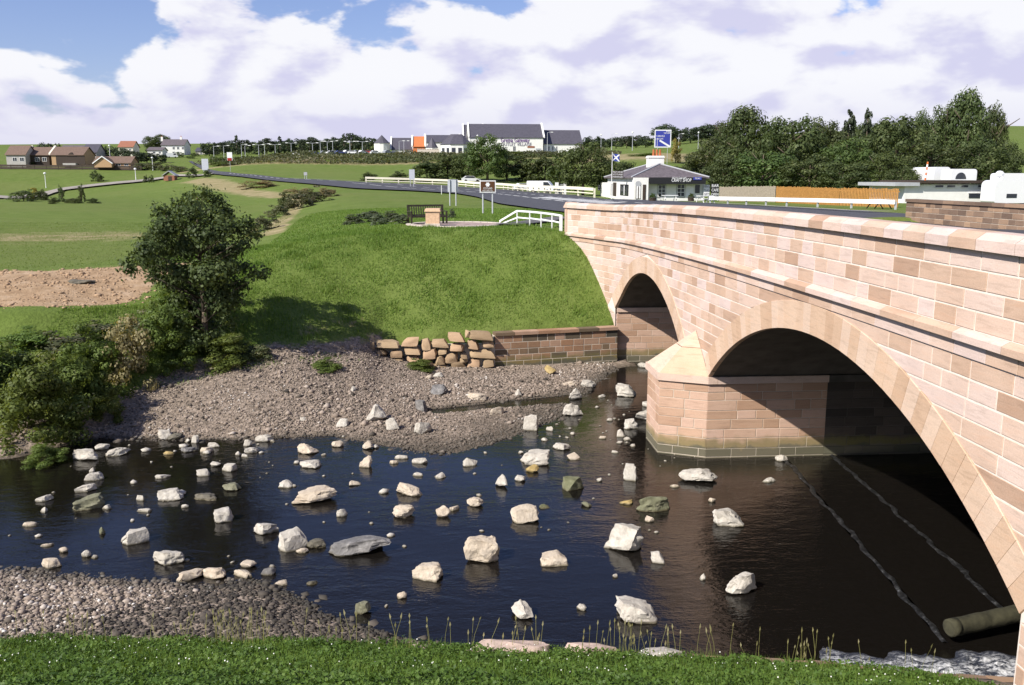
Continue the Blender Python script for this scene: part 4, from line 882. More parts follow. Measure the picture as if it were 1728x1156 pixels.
# boulders in the river: photo x, waterline y, width, height (px), material, style, short name of the landmark ones
P_, W_, G_, S_, O_, D_ = 'rock_pale', 'rock_warm', 'rock_green', 'rock_grey', 'rock_ochre', 'rock_wet'
BOULD = [(138, 778, 49, 23, P_, 'slab', 'broad flat-topped pale boulder near the leafy left bank'), (171, 760, 24, 13, P_, 'round'), (193, 770, 40, 17, P_, 'slab'), (276, 736, 28, 18, P_, 'block', 'white rock with a black shaded side at the shingle edge'), (284, 768, 20, 8, O_, 'slab', 'low mustard-yellow stone in the water'),
 (317, 764, 27, 11, S_, 'slab'), (315, 747, 10, 7, P_, 'round'), (329, 748, 11, 15, P_, 'block'), (349, 764, 22, 11, W_, 'slab'), (358, 756, 22, 11, P_, 'slab'), (154, 798, 10, 10, P_, 'wedge'), (157, 812, 30, 16, P_, 'slab'), (142, 831, 36, 16, P_, 'slab', 'long pale boulder shaped like a boot, left side'),
 (271, 808, 28, 9, P_, 'slab'), (341, 804, 20, 14, P_, 'block'), (70, 847, 28, 12, P_, 'slab'), (146, 861, 46, 27, G_, 'block', 'blocky olive-green boulder in the left water'), (179, 860, 16, 9, P_, 'slab'), (236, 845, 15, 11, P_, 'slab'), (283, 845, 44, 22, P_, 'block', 'cracked chalky boulder with dark clefts'), (243, 865, 26, 9, P_, 'slab'), (311, 858, 12, 8, P_, 'round'), (72, 866, 17, 10, P_, 'wedge'), (48, 889, 27, 10, W_, 'slab'), (172, 902, 10, 15, G_, 'round'),
 (224, 919, 44, 28, P_, 'block', 'square white boulder with a flat top, lower left'), (144, 941, 15, 14, P_, 'round'), (105, 933, 15, 12, W_, 'round'), (77, 923, 22, 8, W_, 'slab'), (83, 960, 32, 20, W_, 'slab'), (283, 954, 52, 30, P_, 'slab', 'pale tilted boulder with a star-shaped pit'), (320, 980, 48, 22, W_, 'slab', 'squared pinkish slab at the shingle edge'), (356, 977, 50, 24, W_, 'slab'),
 (417, 753, 15, 12, P_, 'slab'), (445, 746, 32, 15, P_, 'slab'), (421, 765, 28, 12, P_, 'slab'), (413, 772, 17, 7, P_, 'slab'), (401, 769, 9, 8, P_, 'round'), (362, 788, 21, 12, P_, 'round'), (385, 796, 24, 15, P_, 'block'), (518, 767, 38, 21, W_, 'wedge', 'ribbed dome-shaped boulder by the shingle'), (546, 769, 11, 5, P_, 'slab'), (523, 790, 33, 15, P_, 'block'), (569, 755, 19, 13, W_, 'round'), (621, 759, 20, 17, W_, 'wedge'), (634, 757, 11, 8, P_, 'round'), (617, 790, 23, 22, W_, 'wedge', 'leaning finger-shaped rock'), (664, 783, 17, 8, W_, 'slab'), (677, 775, 24, 9, P_, 'slab'),
 (482, 824, 30, 17, P_, 'wedge'), (598, 820, 24, 11, W_, 'wedge'), (533, 851, 76, 33, W_, 'slab', 'wide humped tan boulder left of centre'), (576, 872, 20, 15, P_, 'slab'), (374, 882, 32, 26, P_, 'block', 'upright white cube-like rock'), (446, 903, 46, 24, P_, 'slab', 'white wedge boulder slanting up to the right'), (491, 930, 48, 38, P_, 'block', 'tall white block standing beside brown stones'), (389, 829, 33, 17, G_, 'round', 'rounded moss-green stone'), (347, 845, 42, 14, D_, 'slab'),
 (608, 940, 106, 42, S_, 'slab', 'huge grey streaked boulder in mid stream'), (452, 972, 26, 18, S_, 'round'), (477, 988, 32, 13, W_, 'slab'), (525, 987, 20, 9, D_, 'slab'), (612, 1039, 31, 27, G_, 'round', 'dark green rounded boulder near the pebbly near shore'), (678, 1011, 18, 15, W_, 'round'), (652, 1025, 8, 6, P_, 'round'), (417, 960, 28, 17, W_, 'round'), (408, 976, 36, 17, W_, 'slab'), (533, 926, 34, 18, D_, 'round'), (510, 934, 22, 12, W_, 'round'),
 (635, 711, 36, 31, P_, 'wedge', 'big white wedge standing on the shingle'), (661, 726, 20, 23, P_, 'block'), (713, 732, 32, 24, P_, 'slab', 'grey-white rock leaning on the shingle'), (896, 727, 28, 29, P_, 'block', 'upright white boulder at the shingle tip'), (707, 783, 28, 12, P_, 'slab'), (791, 788, 30, 18, P_, 'wedge', 'beak-shaped pale rock'), (909, 785, 54, 29, P_, 'block', 'long white block lying by a small tan stone'), (899, 798, 22, 16, O_, 'round'), (879, 766, 10, 6, P_, 'round'), (706, 804, 19, 8, P_, 'slab'), (741, 808, 22, 12, P_, 'wedge'), (849, 823, 25, 26, P_, 'wedge', 'pointed pale rock like a tooth'), (878, 813, 18, 13, P_, 'round'),
 (693, 837, 48, 23, W_, 'slab', 'saddle-backed tan boulder'), (801, 856, 30, 20, W_, 'round', 'knobbly tan rock in open water'), (679, 875, 45, 27, W_, 'round', 'rounded tan boulder'), (748, 874, 26, 23, W_, 'round', 'egg-shaped pale rock with a small one behind'), (766, 862, 20, 9, W_, 'slab'), (886, 883, 44, 34, W_, 'block', 'chunky tan boulder beside a green stone'), (922, 859, 24, 10, G_, 'wedge'), (968, 827, 36, 26, G_, 'block', 'squared dark green boulder in mid stream'),
 (950, 760, 32, 15, P_, 'slab'), (968, 777, 24, 15, W_, 'wedge'), (1065, 812, 28, 35, P_, 'block', 'tall leaning white block in front of the pier'), (1012, 813, 11, 8, P_, 'round'), (990, 856, 20, 11, G_, 'round'), (1103, 864, 62, 33, G_, 'slab', 'broad dark green boulder in front of the pier'), (1057, 851, 26, 8, O_, 'slab'), (1097, 881, 18, 12, W_, 'round'),
 (1061, 932, 72, 56, P_, 'block', 'biggest white boulder, a tilted block right of centre'), (1110, 951, 25, 22, P_, 'block'), (814, 950, 60, 52, W_, 'block', 'big cracked tan block at the centre of the river'), (933, 956, 50, 27, W_, 'block', 'low tan block right of the river centre'), (722, 980, 54, 35, W_, 'block', 'tan block with a dark shaded hollow'), (881, 1046, 52, 40, P_, 'wedge', 'white peaked boulder close to the near bank'), (982, 1031, 18, 14, P_, 'round'), (1075, 1052, 74, 48, P_, 'block', 'large cream block close to the near bank'), (1039, 975, 11, 8, P_, 'round'), (1186, 980, 13, 15, P_, 'wedge'),
 (1185, 817, 66, 34, P_, 'round', 'round-backed pale boulder below the pier corner'), (1231, 889, 60, 36, P_, 'block', 'white blocky boulder at the edge of the bridge shade'), (1255, 1004, 62, 44, P_, 'slab', 'oblong white slab tilting right, nearest the arch shadow'), (1319, 779, 22, 14, P_, 'slab', 'pale flat stone at the foot of the pier wall'), (1299, 814, 27, 6, P_, 'slab'), (1139, 823, 18, 7, W_, 'slab'), (1203, 848, 14, 9, W_, 'round'),
 (968, 702, 34, 25, P_, 'slab', 'flat fan-shaped white rock'), (971, 676, 30, 23, P_, 'wedge', 'white conical rock by the inlet'), (994, 654, 30, 14, P_, 'round', 'smooth white oval stone by the inlet'), (1015, 671, 18, 6, P_, 'slab'), (1057, 670, 37, 25, P_, 'block', 'white boulder left of the pier nose'), (1100, 687, 24, 11, P_, 'block'), (1095, 713, 38, 24, P_, 'wedge', 'white boulder touching the pier nose'), (1065, 724, 22, 18, P_, 'block'), (1048, 738, 22, 15, P_, 'wedge'), (1059, 744, 12, 8, P_, 'round'), (1046, 749, 12, 6, P_, 'round'), (1017, 741, 16, 7, W_, 'slab'), (1030, 711, 12, 6, P_, 'round'), (929, 728, 14, 9, P_, 'round'), (920, 745, 13, 7, P_, 'round'), (1089, 621, 20, 10, P_, 'block', 'white block at the foot of the far abutment'), (929, 633, 22, 17, O_, 'wedge', 'tan triangular stone before the ashlar wall'), (962, 651, 32, 8, W_, 'slab'), (875, 668, 14, 15, P_, 'wedge'), (1038, 765, 16, 6, P_, 'slab'),
 (741, 666, 28, 19, S_, 'block'), (805, 674, 36, 15, W_, 'slab', 'flat tan slab on the far shingle'), (711, 694, 20, 20, S_, 'block'), (838, 700, 30, 15, W_, 'slab'), (578, 718, 20, 15, P_, 'block'), (740, 637, 18, 9, P_, 'round'), (596, 649, 14, 10, P_, 'wedge'), (724, 640, 12, 8, W_, 'round'), (508, 657, 14, 8, P_, 'slab'), (288, 688, 26, 14, D_, 'round')]
BO = []
for i, b in enumerate(BOULD):
    x, y, wp, hp, mt, st = b[:6]; nmz = b[6] if len(b) > 6 else None
    z0 = 0.0
    for _ in range(4):
        p = atz(x, y, z0); z0 = max(0.0, G(p.x, p.y) if y < 760 or y > 950 else 0.0)
    W = wp * p.y / F; Dp = W * {'block': 0.75, 'wedge': 0.8, 'slab': 0.62, 'round': 0.8}[st]; th = math.atan2(H, p.y)
    Ht = max((hp * p.y / F - Dp * math.sin(th) * 0.72) / math.cos(th), 0.20 * W, 0.04)
    sink = max(0.12 * Ht, 0.05); full = Ht + sink
    me = rock_mesh('boulder', (W * 1.06, Dp, full), 40 + i * 3, st, 0.10 if W > 0.4 else 0.07, 3 if W > 0.6 else 2)
    me.materials.append(MATS[mt]); o = bpy.data.objects.new('boulder', me)
    o.location = (p.x, p.y + Dp * 0.46, z0 + Ht / 2 - sink / 2); o.rotation_euler = (rr.uniform(-0.14, 0.10), rr.uniform(-0.2, 0.16), rr.uniform(-0.6, 0.6)); link(o)
    BO.append((o, x, y, wp, hp, mt, st, nmz))
# labels: landmarks carry their own description, the rest are told apart by the landmark beside them
COLW = {P_: 'pale', W_: 'tan', G_: 'mossy green', S_: 'grey', O_: 'ochre', D_: 'dark wet'}
SHP = {'slab': 'flat', 'wedge': 'pointed', 'block': 'blocky', 'round': 'rounded'}
SHORT = {}
used = set(); LAND = [q for q in BO if q[7]]
for q in LAND: used.add(q[7]); tag(q[0], q[7] if len(q[7].split()) > 3 else q[7] + ' in the river', 'boulder', 'boulders in the river')
for q in BO:
    if q[7]: continue
    o, x, y, wp, hp, mt, st, _ = q
    near = sorted(LAND, key=lambda l: (l[1] - x) ** 2 + ((l[2] - y) * 1.6) ** 2)
    done = False
    for l in near[:4]:
        dx, dy = x - l[1], y - l[2]
        if abs(dx) > abs(dy) * 1.3: rel = 'right of' if dx > 0 else 'left of'
        else: rel = 'in front of' if dy > 0 else 'behind'
        szw = 'small' if wp < 21 else 'medium'
        ref = l[7].split(',')[0]
        for cut in (' nearest ', ' lying ', ' standing ', ' leaning ', ' close ', ' with ', ' in ', ' at ', ' by ', ' near '):
            if len(ref.split()) > 8 and cut in ref: ref = ref.split(cut)[0]
        lab = '%s %s %s rock %s the %s' % (szw, SHP[st], COLW[mt], rel, ref)
        if lab not in used: done = True; break
    if not done: lab = lab.replace('small ', 'tiny ').replace('medium ', 'middling ')
    used.add(lab); tag(o, lab, 'boulder', 'boulders in the river')
# pinkish slabs on the edge of the near bank
for i, (x0, x1, yt, yb, lab) in enumerate(((668, 745, 1092, 1118, 'low pinkish edging slab half under clover, left of the others'), (762, 930, 1088, 1124, 'long pinkish edging slab at the brink of the near bank'), (938, 1050, 1092, 1120, 'weathered brown edging slab right of the long pinkish one'), (636, 676, 1070, 1096, 'grey squarish stone lying on the near pebbles'), (1052, 1180, 1106, 1124, 'flat edging stone sunk in the clover, rightmost of the row'))):
    a = atz(x0, yb, 0.80); b = atz(x1, yb, 0.80); W = (b - a).length; hh = (yb - yt) * a.y / F * 0.8
    me = rock_mesh('edging_stone', (W, 0.5, hh + 0.35), 700 + i, 'slab' if i != 1 else 'block', 0.045, 3); me.materials.append(MATS['pink_rock' if i < 3 else 'kerb_stone'])
    o = bpy.data.objects.new('edging_stone', me); c = (a + b) / 2; o.location = (c.x, c.y + 0.16, 0.80 if i != 3 else 0.3); o.rotation_euler[2] = -0.09; link(o); tag(o, lab, 'edging stone', 'stones along the near bank')
# ------------------------------------------------------------------ weir under the arch
for i, ((xa, ya), (xb, yb), wd) in enumerate((((1322, 770), (1596, 1085), 0.085), ((1385, 752), (1706, 1036), 0.085))):
    a, b = atz(xa, ya, 0.0), atz(xb, yb, 0.0)
    t = empty('weir_sill', ((a + b) / 2)); tag(t, ('outer' if i == 0 else 'inner') + ' of the two low sills slanting through the shaded water', 'weir', 'weir sills under the arch')
    c = (a + b) / 2
    m = MB(); m.bar(a - c + Vector((0, 0, -0.22)), b - c + Vector((0, 0, -0.22)), wd * 1.2, 0.44); m.build('sill', 'sill_concrete', t)
    d = (b - a); nn = 70; nv = Vector((-d.y, d.x, 0)).normalized(); pts = []
    for k in range(nn + 1):
        q = a + d * (k / nn) - c; wob = mnoise.noise(Vector((k * 0.31, i * 9, 0.5))); hw = wd * (0.45 + 0.9 * abs(mnoise.noise(Vector((k * 0.7, i * 5, 2.5))))); q = q + nv * wob * 0.09; z = 0.028 + 0.02 * abs(mnoise.noise(Vector((k * 0.9, 3, i))))
        pts += [q - nv * hw + Vector((0, 0, 0.006)), q + Vector((0, 0, z)), q + nv * hw + Vector((0, 0, 0.006))]
    m = MB(); m.poly(pts, [(3 * k, 3 * k + 1, 3 * k + 4, 3 * k + 3) for k in range(nn)] + [(3 * k + 1, 3 * k + 2, 3 * k + 5, 3 * k + 4) for k in range(nn)]); m.build('foam_line', 'weir_foam', t, True)
lg = empty('log', atz(1650, 1062, 0.25)); tag(lg, 'mossy round log lying across the end of the weir sills', 'log'); lo = lg.location.copy()
a, b = atz(1602, 1060, 0.30) - lo, atz(1722, 1034, 0.34) - lo; m = MB(); nseg = 10
for k in range(nseg): p, q = a.lerp(b, k / nseg), a.lerp(b, (k + 1) / nseg); m.tube(p, q, 0.155 + 0.006 * math.sin(k * 2.1), 0.155 + 0.006 * math.sin((k + 1) * 2.1), 14, k in (0, nseg - 1))
m.build('trunk', 'log_wood', lg, True)
m = MB(); d = (b - a).normalized(); m.tube(a - d * 0.012, a - d * 0.002, 0.13, 0.145, 14); m.build('sawn_end', 'log_wood', lg)
# white water at the foot of the weir
xs = np.linspace(5.6, 10.6, 260); ys = np.linspace(0, 1, 90); XX, TT = np.meshgrid(xs, ys)
lo_ = lerp_poly(XX, EDGE_Y) + 0.25; hi_ = 13.45 + np.clip(7.6 - XX, 0, 1.4) * 0.22 - np.clip(6.4 - XX, 0, 3) * 0.9 + 0.12 * np.sin(XX * 5.1) + 0.07 * np.sin(XX * 11)
YY = lo_ + (hi_ - lo_) * TT
ZZ = 0.015 + 0.05 * np.abs(vnoise(XX * 0.6, YY, 7.0, 1.0)) + 0.035 * np.abs(vnoise(XX * 0.7, YY, 17.0, 4.0)) + 0.02 * np.abs(vnoise(XX, YY, 41.0, 2.0)); ed = np.minimum(np.minimum(TT, 1 - TT) * 6, 1) * np.clip((XX - 5.6) / 1.2, 0, 1); ZZ = ZZ * ed - 0.02 * (1 - ed)
ii = np.arange(XX.size).reshape(XX.shape); q = np.stack([ii[:-1, :-1], ii[:-1, 1:], ii[1:, 1:], ii[1:, :-1]], -1).reshape(-1, 4)
tag(np_obj('white_water', np.stack([XX, YY, ZZ], -1).reshape(-1, 3), q, 'white_water', np.clip(ed * 1.6 * np.clip((1.02 - TT) * 2.2, 0, 1), 0, 1).ravel(), smooth=True), 'foaming white water below the log at the near bank', 'foam', kind='stuff')

# concrete edging strip at the brink of the near bank, beside the white water
t = empty('bank_edging', (6.4, 11.6, 0.6)); tag(t, 'low brownish concrete edging at the brink beside the white water', 'edging'); xs = np.linspace(3.0, 8.6, 15)
for k, (a, b) in enumerate(zip(xs, xs[1:])):
    a += 0.008; b -= 0.008; ya, yb = float(lerp_poly(a, EDGE_Y)), float(lerp_poly(b, EDGE_Y)); za = 0.84 + 0.012 * math.sin(k * 2.3)
    m = MB().hexa([(a, ya + 0.06, -0.4), (b, yb + 0.06, -0.4), (b, yb + 0.30, -0.4), (a, ya + 0.30, -0.4), (a, ya + 0.06, za), (b, yb + 0.06, za), (b, yb + 0.27, za - 0.03), (a, ya + 0.27, za - 0.03)])
    m.v = [(v[0] - 6.4, v[1] - 11.6, v[2] - 0.6) for v in m.v]; m.build('edging_block', 'brown_wall_stone', t)
# ------------------------------------------------------------------ pebbles
PHI = (1 + 5 ** 0.5) / 2
ICO_V = np.array([(-1, PHI, 0), (1, PHI, 0), (-1, -PHI, 0), (1, -PHI, 0), (0, -1, PHI), (0, 1, PHI), (0, -1, -PHI), (0, 1, -PHI), (PHI, 0, -1), (PHI, 0, 1), (-PHI, 0, -1), (-PHI, 0, 1)]) / math.hypot(1, PHI)
ICO_F = np.array([(0, 11, 5), (0, 5, 1), (0, 1, 7), (0, 7, 10), (0, 10, 11), (1, 5, 9), (5, 11, 4), (11, 10, 2), (10, 7, 6), (7, 1, 8), (3, 9, 4), (3, 4, 2), (3, 2, 6), (3, 6, 8), (3, 8, 9), (4, 9, 5), (2, 4, 11), (6, 2, 10), (8, 6, 7), (9, 8, 1)])
OCT_V = np.array([(1, 0, 0), (-1, 0, 0), (0, 1, 0), (0, -1, 0), (0, 0, 1), (0, 0, -1)], float); OCT_F = np.array([(0, 2, 4), (2, 1, 4), (1, 3, 4), (3, 0, 4), (2, 0, 5), (1, 2, 5), (3, 1, 5), (0, 3, 5)])
def pebbles(name, label, X, Y, rad, lift=0.25, octa=False, tone=1.0):
    n = len(X); z = gz(X, Y); BV, BF = (OCT_V, OCT_F) if octa else (ICO_V, ICO_F); nv = len(BV)
    a = rng.uniform(0, 2 * np.pi, n); sc = np.stack([rad * rng.uniform(0.8, 1.35, n), rad * rng.uniform(0.7, 1.1, n), rad * rng.uniform(0.4, 0.8, n)], -1)
    jit = 1 + rng.uniform(-0.22, 0.22, (n, nv, 1)); V = BV[None] * jit * sc[:, None]
    c, s = np.cos(a)[:, None], np.sin(a)[:, None]; Vx = V[..., 0] * c - V[..., 1] * s; Vy = V[..., 0] * s + V[..., 1] * c
    V = np.stack([Vx + X[:, None], Vy + Y[:, None], V[..., 2] + (z + sc[:, 2] * lift)[:, None]], -1).reshape(-1, 3)
    Fq = (BF[None] + (np.arange(n) * nv)[:, None, None]).reshape(-1, 3); r = np.repeat(np.clip(rng.beta(2, 2.3, n) * tone, 0, 1), nv)
    return tag(np_obj(name, V, Fq, 'pebbles', r, smooth=True), label, 'pebbles', kind='stuff')
n = 110000; X = rng.uniform(-11.4, 7.2, n); Y = rng.uniform(24, 37.3, n); f_, d_ = lerp_poly(X, FAR_WATER), lerp_poly(X, DIV_Y)
k = (Y > f_ - 0.35) & (Y < d_ + np.where(X < -2.8, 0.5, -0.1) * rng.uniform(0, 1, n)); X, Y = X[k], Y[k]
k = rng.uniform(0, 1, len(X)) < np.where(Y > lerp_poly(X, DIV_Y) - 1.2, 0.55, 1.0); X, Y = X[k], Y[k]
pebbles('shingle', 'pale shingle of the far beach', X, Y, np.clip(rng.lognormal(-3.80, 0.55, len(X)) * (1 + 0.35 * vnoise(X, Y, 0.8, 3)), 0.012, 0.16), octa=True, tone=np.clip(0.98 + 0.22 * vnoise(X, Y, 0.7, 1) + 0.12 * vnoise(X, Y, 2.1, 5), 0.4, 1.25))
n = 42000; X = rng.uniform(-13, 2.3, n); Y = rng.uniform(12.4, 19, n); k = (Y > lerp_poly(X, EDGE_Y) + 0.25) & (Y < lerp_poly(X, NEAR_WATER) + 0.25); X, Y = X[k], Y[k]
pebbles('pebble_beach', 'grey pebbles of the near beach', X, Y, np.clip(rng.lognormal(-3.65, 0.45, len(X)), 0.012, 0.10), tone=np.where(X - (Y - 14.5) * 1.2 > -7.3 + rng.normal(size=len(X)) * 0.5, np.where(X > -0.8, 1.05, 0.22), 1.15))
n = 5200; X = rng.uniform(-26, -11.6, n); Y = rng.uniform(31, 43, n); k = (Y > lerp_poly(X, MID_Y) + 0.5) & (Y < lerp_poly(X, CR_Y)) & (vnoise(X, Y, 1.2, 5) > -0.4); X, Y = X[k], Y[k]
NTs = simple('soil_clods', (0.36, 0.245, 0.15), 0.95, 0.25, 3)
o = pebbles('soil_clods', 'clods strewn over the bare earth', X, Y, np.clip(rng.lognormal(-3.4, 0.5, len(X)), 0.02, 0.15), 0.1); o.data.materials[0] = MATS['soil_clods']; o['category'] = 'soil'
# submerged and half-submerged stones
n = 2600; X = rng.uniform(-12, 7.0, n); Y = rng.uniform(13, 35, n); k = (Y < lerp_poly(X, FAR_WATER) - 0.1) & (Y > lerp_poly(X, NEAR_WATER) + 0.1); X, Y = X[k], Y[k]
pebbles('river_stones', 'stones lying on the shallow river bed', X, Y, np.clip(rng.lognormal(-2.5, 0.5, len(X)), 0.03, 0.28), 0.1)
n = 240; X = rng.uniform(-11, 6.6, n); Y = rng.uniform(17, 34, n); k = (Y < lerp_poly(X, FAR_WATER) + 0.3) & (Y > lerp_poly(X, NEAR_WATER) + 0.2); X, Y = X[k], Y[k]
k = rng.uniform(0, 1, len(X)) < np.clip(0.25 + (Y - 17) / 16, 0, 1); X, Y = X[k], Y[k]; r_ = np.clip(rng.lognormal(-3.0, 0.45, len(X)), 0.025, 0.13)
nn = len(X); zz = np.maximum(gz(X, Y), 0.0); a = rng.uniform(0, 6.28, nn); V = ICO_V[None] * (1 + rng.uniform(-0.25, 0.25, (nn, 12, 1))) * np.stack([r_ * 1.3, r_, r_ * 0.7], -1)[:, None]
V = np.stack([V[..., 0] * np.cos(a)[:, None] - V[..., 1] * np.sin(a)[:, None] + X[:, None], V[..., 0] * np.sin(a)[:, None] + V[..., 1] * np.cos(a)[:, None] + Y[:, None], V[..., 2] + zz[:, None] + (r_ * 0.15)[:, None]], -1).reshape(-1, 3)
o = np_obj('river_rubble', V, (ICO_F[None] + (np.arange(nn) * 12)[:, None, None]).reshape(-1, 3), 'rock_pale', np.repeat(rng.uniform(0, 1, nn), 12)); tag(o, 'scatter of small stones breaking the river surface', 'stones', kind='stuff')

# ------------------------------------------------------------------ foliage
def leaf_cloud(P, size, up=0.4, out=None, seed=0):
    """diamond leaves at points P (n,3); size (n,)"""
    g = np.random.default_rng(seed); n = len(P); nr = g.normal(size=(n, 3)); nr[:, 2] += up * 1.5
    if out is not None: nr += out * 0.9
    nr /= np.linalg.norm(nr, axis=1)[:, None]; t = g.normal(size=(n, 3)); u = np.cross(nr, t); u /= np.maximum(np.linalg.norm(u, axis=1), 1e-6)[:, None]; v = np.cross(nr, u)
    l = (size * g.uniform(0.7, 1.35, n))[:, None]; wv = l * g.uniform(0.55, 0.85, n)[:, None]
    V = np.stack([P - u * l * 0.5, P + v * wv * 0.5 - u * l * 0.05, P + u * l * 0.5, P - v * wv * 0.5 - u * l * 0.05], 1).reshape(-1, 3)
    Fq = np.arange(4 * n).reshape(n, 4); return V, Fq
def clump_points(cl, per, seed):
    g = np.random.default_rng(seed); cl = np.asarray(cl, float); k = len(cl)
    cnt = np.maximum((per * (cl[:, 3] / cl[:, 3].mean()) ** 1.6).astype(int), 4); ids = np.repeat(np.arange(k), cnt)
    d = g.normal(size=(len(ids), 3)); d /= np.linalg.norm(d, axis=1)[:, None]; r = g.uniform(0.25, 1.0, len(ids)) ** 0.6
    P = cl[ids, :3] + d * (cl[ids, 3] * r)[:, None] * np.array([1.0, 1.0, 0.78]); cr = g.uniform(0, 1, k)
    return P, d, np.clip(0.55 * g.uniform(0, 1, len(ids)) + 0.45 * cr[ids], 0, 1)
def tree_meshes(kind, seed, leaves=5200, leaf=0.034, mat='leaf_dark'):
    g = random.Random(seed); cl = []
    if kind == 'conifer':
        for i in range(60):
            h = g.uniform(0.08, 0.97); rad = 0.42 * (1 - h) ** 0.8 + 0.02; a = g.uniform(0, 6.28); q = rad * g.uniform(0.4, 0.95); cl.append((math.cos(a) * q, math.sin(a) * q, h, 0.045 + 0.06 * (1 - h)))
    elif kind == 'bush':
        for i in range(56):
            a = g.uniform(0, 6.28); e = g.uniform(-0.1, 1.45); k = g.uniform(0.6, 1.0) * (1 + 0.22 * math.sin(3 * a + seed)); cl.append((0.42 * k * math.cos(a) * math.cos(e), 0.42 * k * math.sin(a) * math.cos(e), max(0.09 + 0.82 * k * math.sin(e), 0.05), g.uniform(0.10, 0.17)))
    else:
        lob = [(g.uniform(0, 6.28), g.uniform(0.0, 0.2), g.uniform(0.25, 0.5)) for _ in range(5)]
        for i in range(92):
            a = g.uniform(0, 6.28); e = math.asin(g.uniform(-0.85, 1.0)); k = g.uniform(0.55, 1.0) ** 0.6
            k *= 0.86 + 0.26 * mnoise.noise(Vector((math.cos(a) * 1.3 + seed, math.sin(a) * 1.3, e * 1.3)))
            if kind == 'tall': x, z = 0.40, 0.5 + 0.47 * k * math.sin(e); wv = x * k * math.cos(e) * (1.0 if z < 0.55 else 0.82)
            else: x, z = 0.47, 0.50 + 0.49 * k * math.sin(e); wv = x * k * math.cos(e)
            cl.append((wv * math.cos(a), wv * math.sin(a), max(z, 0.08), g.uniform(0.085, 0.15)))
    P, d, r = clump_points(cl, leaves / len(cl), seed); V, Fq = leaf_cloud(P, np.full(len(P), leaf), 0.35, d, seed)
    crown = np_mesh('crown', V, Fq, mat, np.repeat(r, 4))
    m = MB(); m.tube((0, 0, -0.02), (0.01, 0, 0.45), 0.030, 0.018, 7); m.tube((0.01, 0, 0.44), (0.0, 0.01, 0.86), 0.018, 0.006, 6)
    if kind not in ('conifer',):
        for i in range(9):
            a = i * 2.4; h = 0.2 + 0.055 * i; q = g.uniform(0.2, 0.36); m.tube((0.006, 0, h), (math.cos(a) * q, math.sin(a) * q, min(h + g.uniform(0.12, 0.3), 0.9)), 0.012, 0.004, 5)
    tr = m.mesh('trunk', True); tr.materials.append(MATS['bark']); return crown, tr
TV = {}
def variants(key, kind, n, **kw):
    TV[key] = [tree_meshes(kind, 100 + hash_(key) + i * 17, **kw) for i in range(n)]
def hash_(s): return sum(ord(c) * (i + 3) for i, c in enumerate(s)) % 900
variants('dark', 'round', 4, leaves=8000, leaf=0.034, mat='leaf_dark'); variants('mid', 'round', 3, leaves=8000, leaf=0.034, mat='leaf_mid'); variants('tall', 'tall', 3, leaves=8000, leaf=0.030, mat='leaf_dark')
variants('conifer', 'conifer', 2, leaves=2600, leaf=0.05, mat='leaf_conifer'); variants('far', 'round', 4, leaves=2200, leaf=0.062, mat='leaf_conifer'); variants('farmid', 'round', 2, leaves=1500, leaf=0.062, mat='leaf_mid')
variants('bush', 'bush', 3, leaves=2600, leaf=0.06, mat='leaf_dark'); variants('bushmid', 'bush', 2, leaves=2600, leaf=0.06, mat='leaf_mid'); variants('yellow', 'bush', 1, leaves=1800, leaf=0.07, mat='leaf_yellow')
variants('bramble', 'bush', 4, leaves=11000, leaf=0.034, mat='leaf_bramble'); variants('scrub', 'bush', 3, leaves=3000, leaf=0.055, mat='leaf_scrub'); variants('heather', 'bush', 3, leaves=3000, leaf=0.06, mat='leaf_heather'); variants('dry', 'bush', 2, leaves=3000, leaf=0.05, mat='leaf_dry')
_tc = {}
def tree(key, X, Y, wd, ht, label, cat='tree', group=None, z=None, name=None, trunk=True):
    i = _tc.get(key, 0); _tc[key] = i + 1; cr, tr = TV[key][i % len(TV[key])]
    t = empty(name or ('shrub' if cat in ('shrub', 'bush') else 'tree'), (X, Y, (G(X, Y) if z is None else z) - 0.05), i * 1.9)
    c = bpy.data.objects.new('crown', cr); c.scale = (wd, wd, ht); link(c, t)
    if trunk: b = bpy.data.objects.new('trunk', tr); b.scale = (wd * 0.5 + ht * 0.5,) * 2 + (ht,); link(b, t)
    return tag(t, label, cat, group)
def hit(x, y):
    """first point of the ground seen through a photo pixel"""
    d = ray(x, y); t = 8.0; pt = t
    while t < 4000:
        if H + d[2] * t <= G(d[0] * t, d[1] * t): break
        pt = t; t *= 1.02
    for _ in range(25):
        mdl = (pt + t) / 2
        if H + d[2] * mdl <= G(d[0] * mdl, d[1] * mdl): t = mdl
        else: pt = mdl
    return Vector((d[0] * t, d[1] * t, H + d[2] * t))
def tree_px(key, x, ytop, wpx, Y, label, cat='tree', group=None, name=None, sink=0.0):
    p = aty(x, ytop, Y); g0 = G(p.x, Y) - sink; return tree(key, p.x, Y, wpx * Y / F, max(p.z - g0, 0.5), label, cat, group, g0, name)
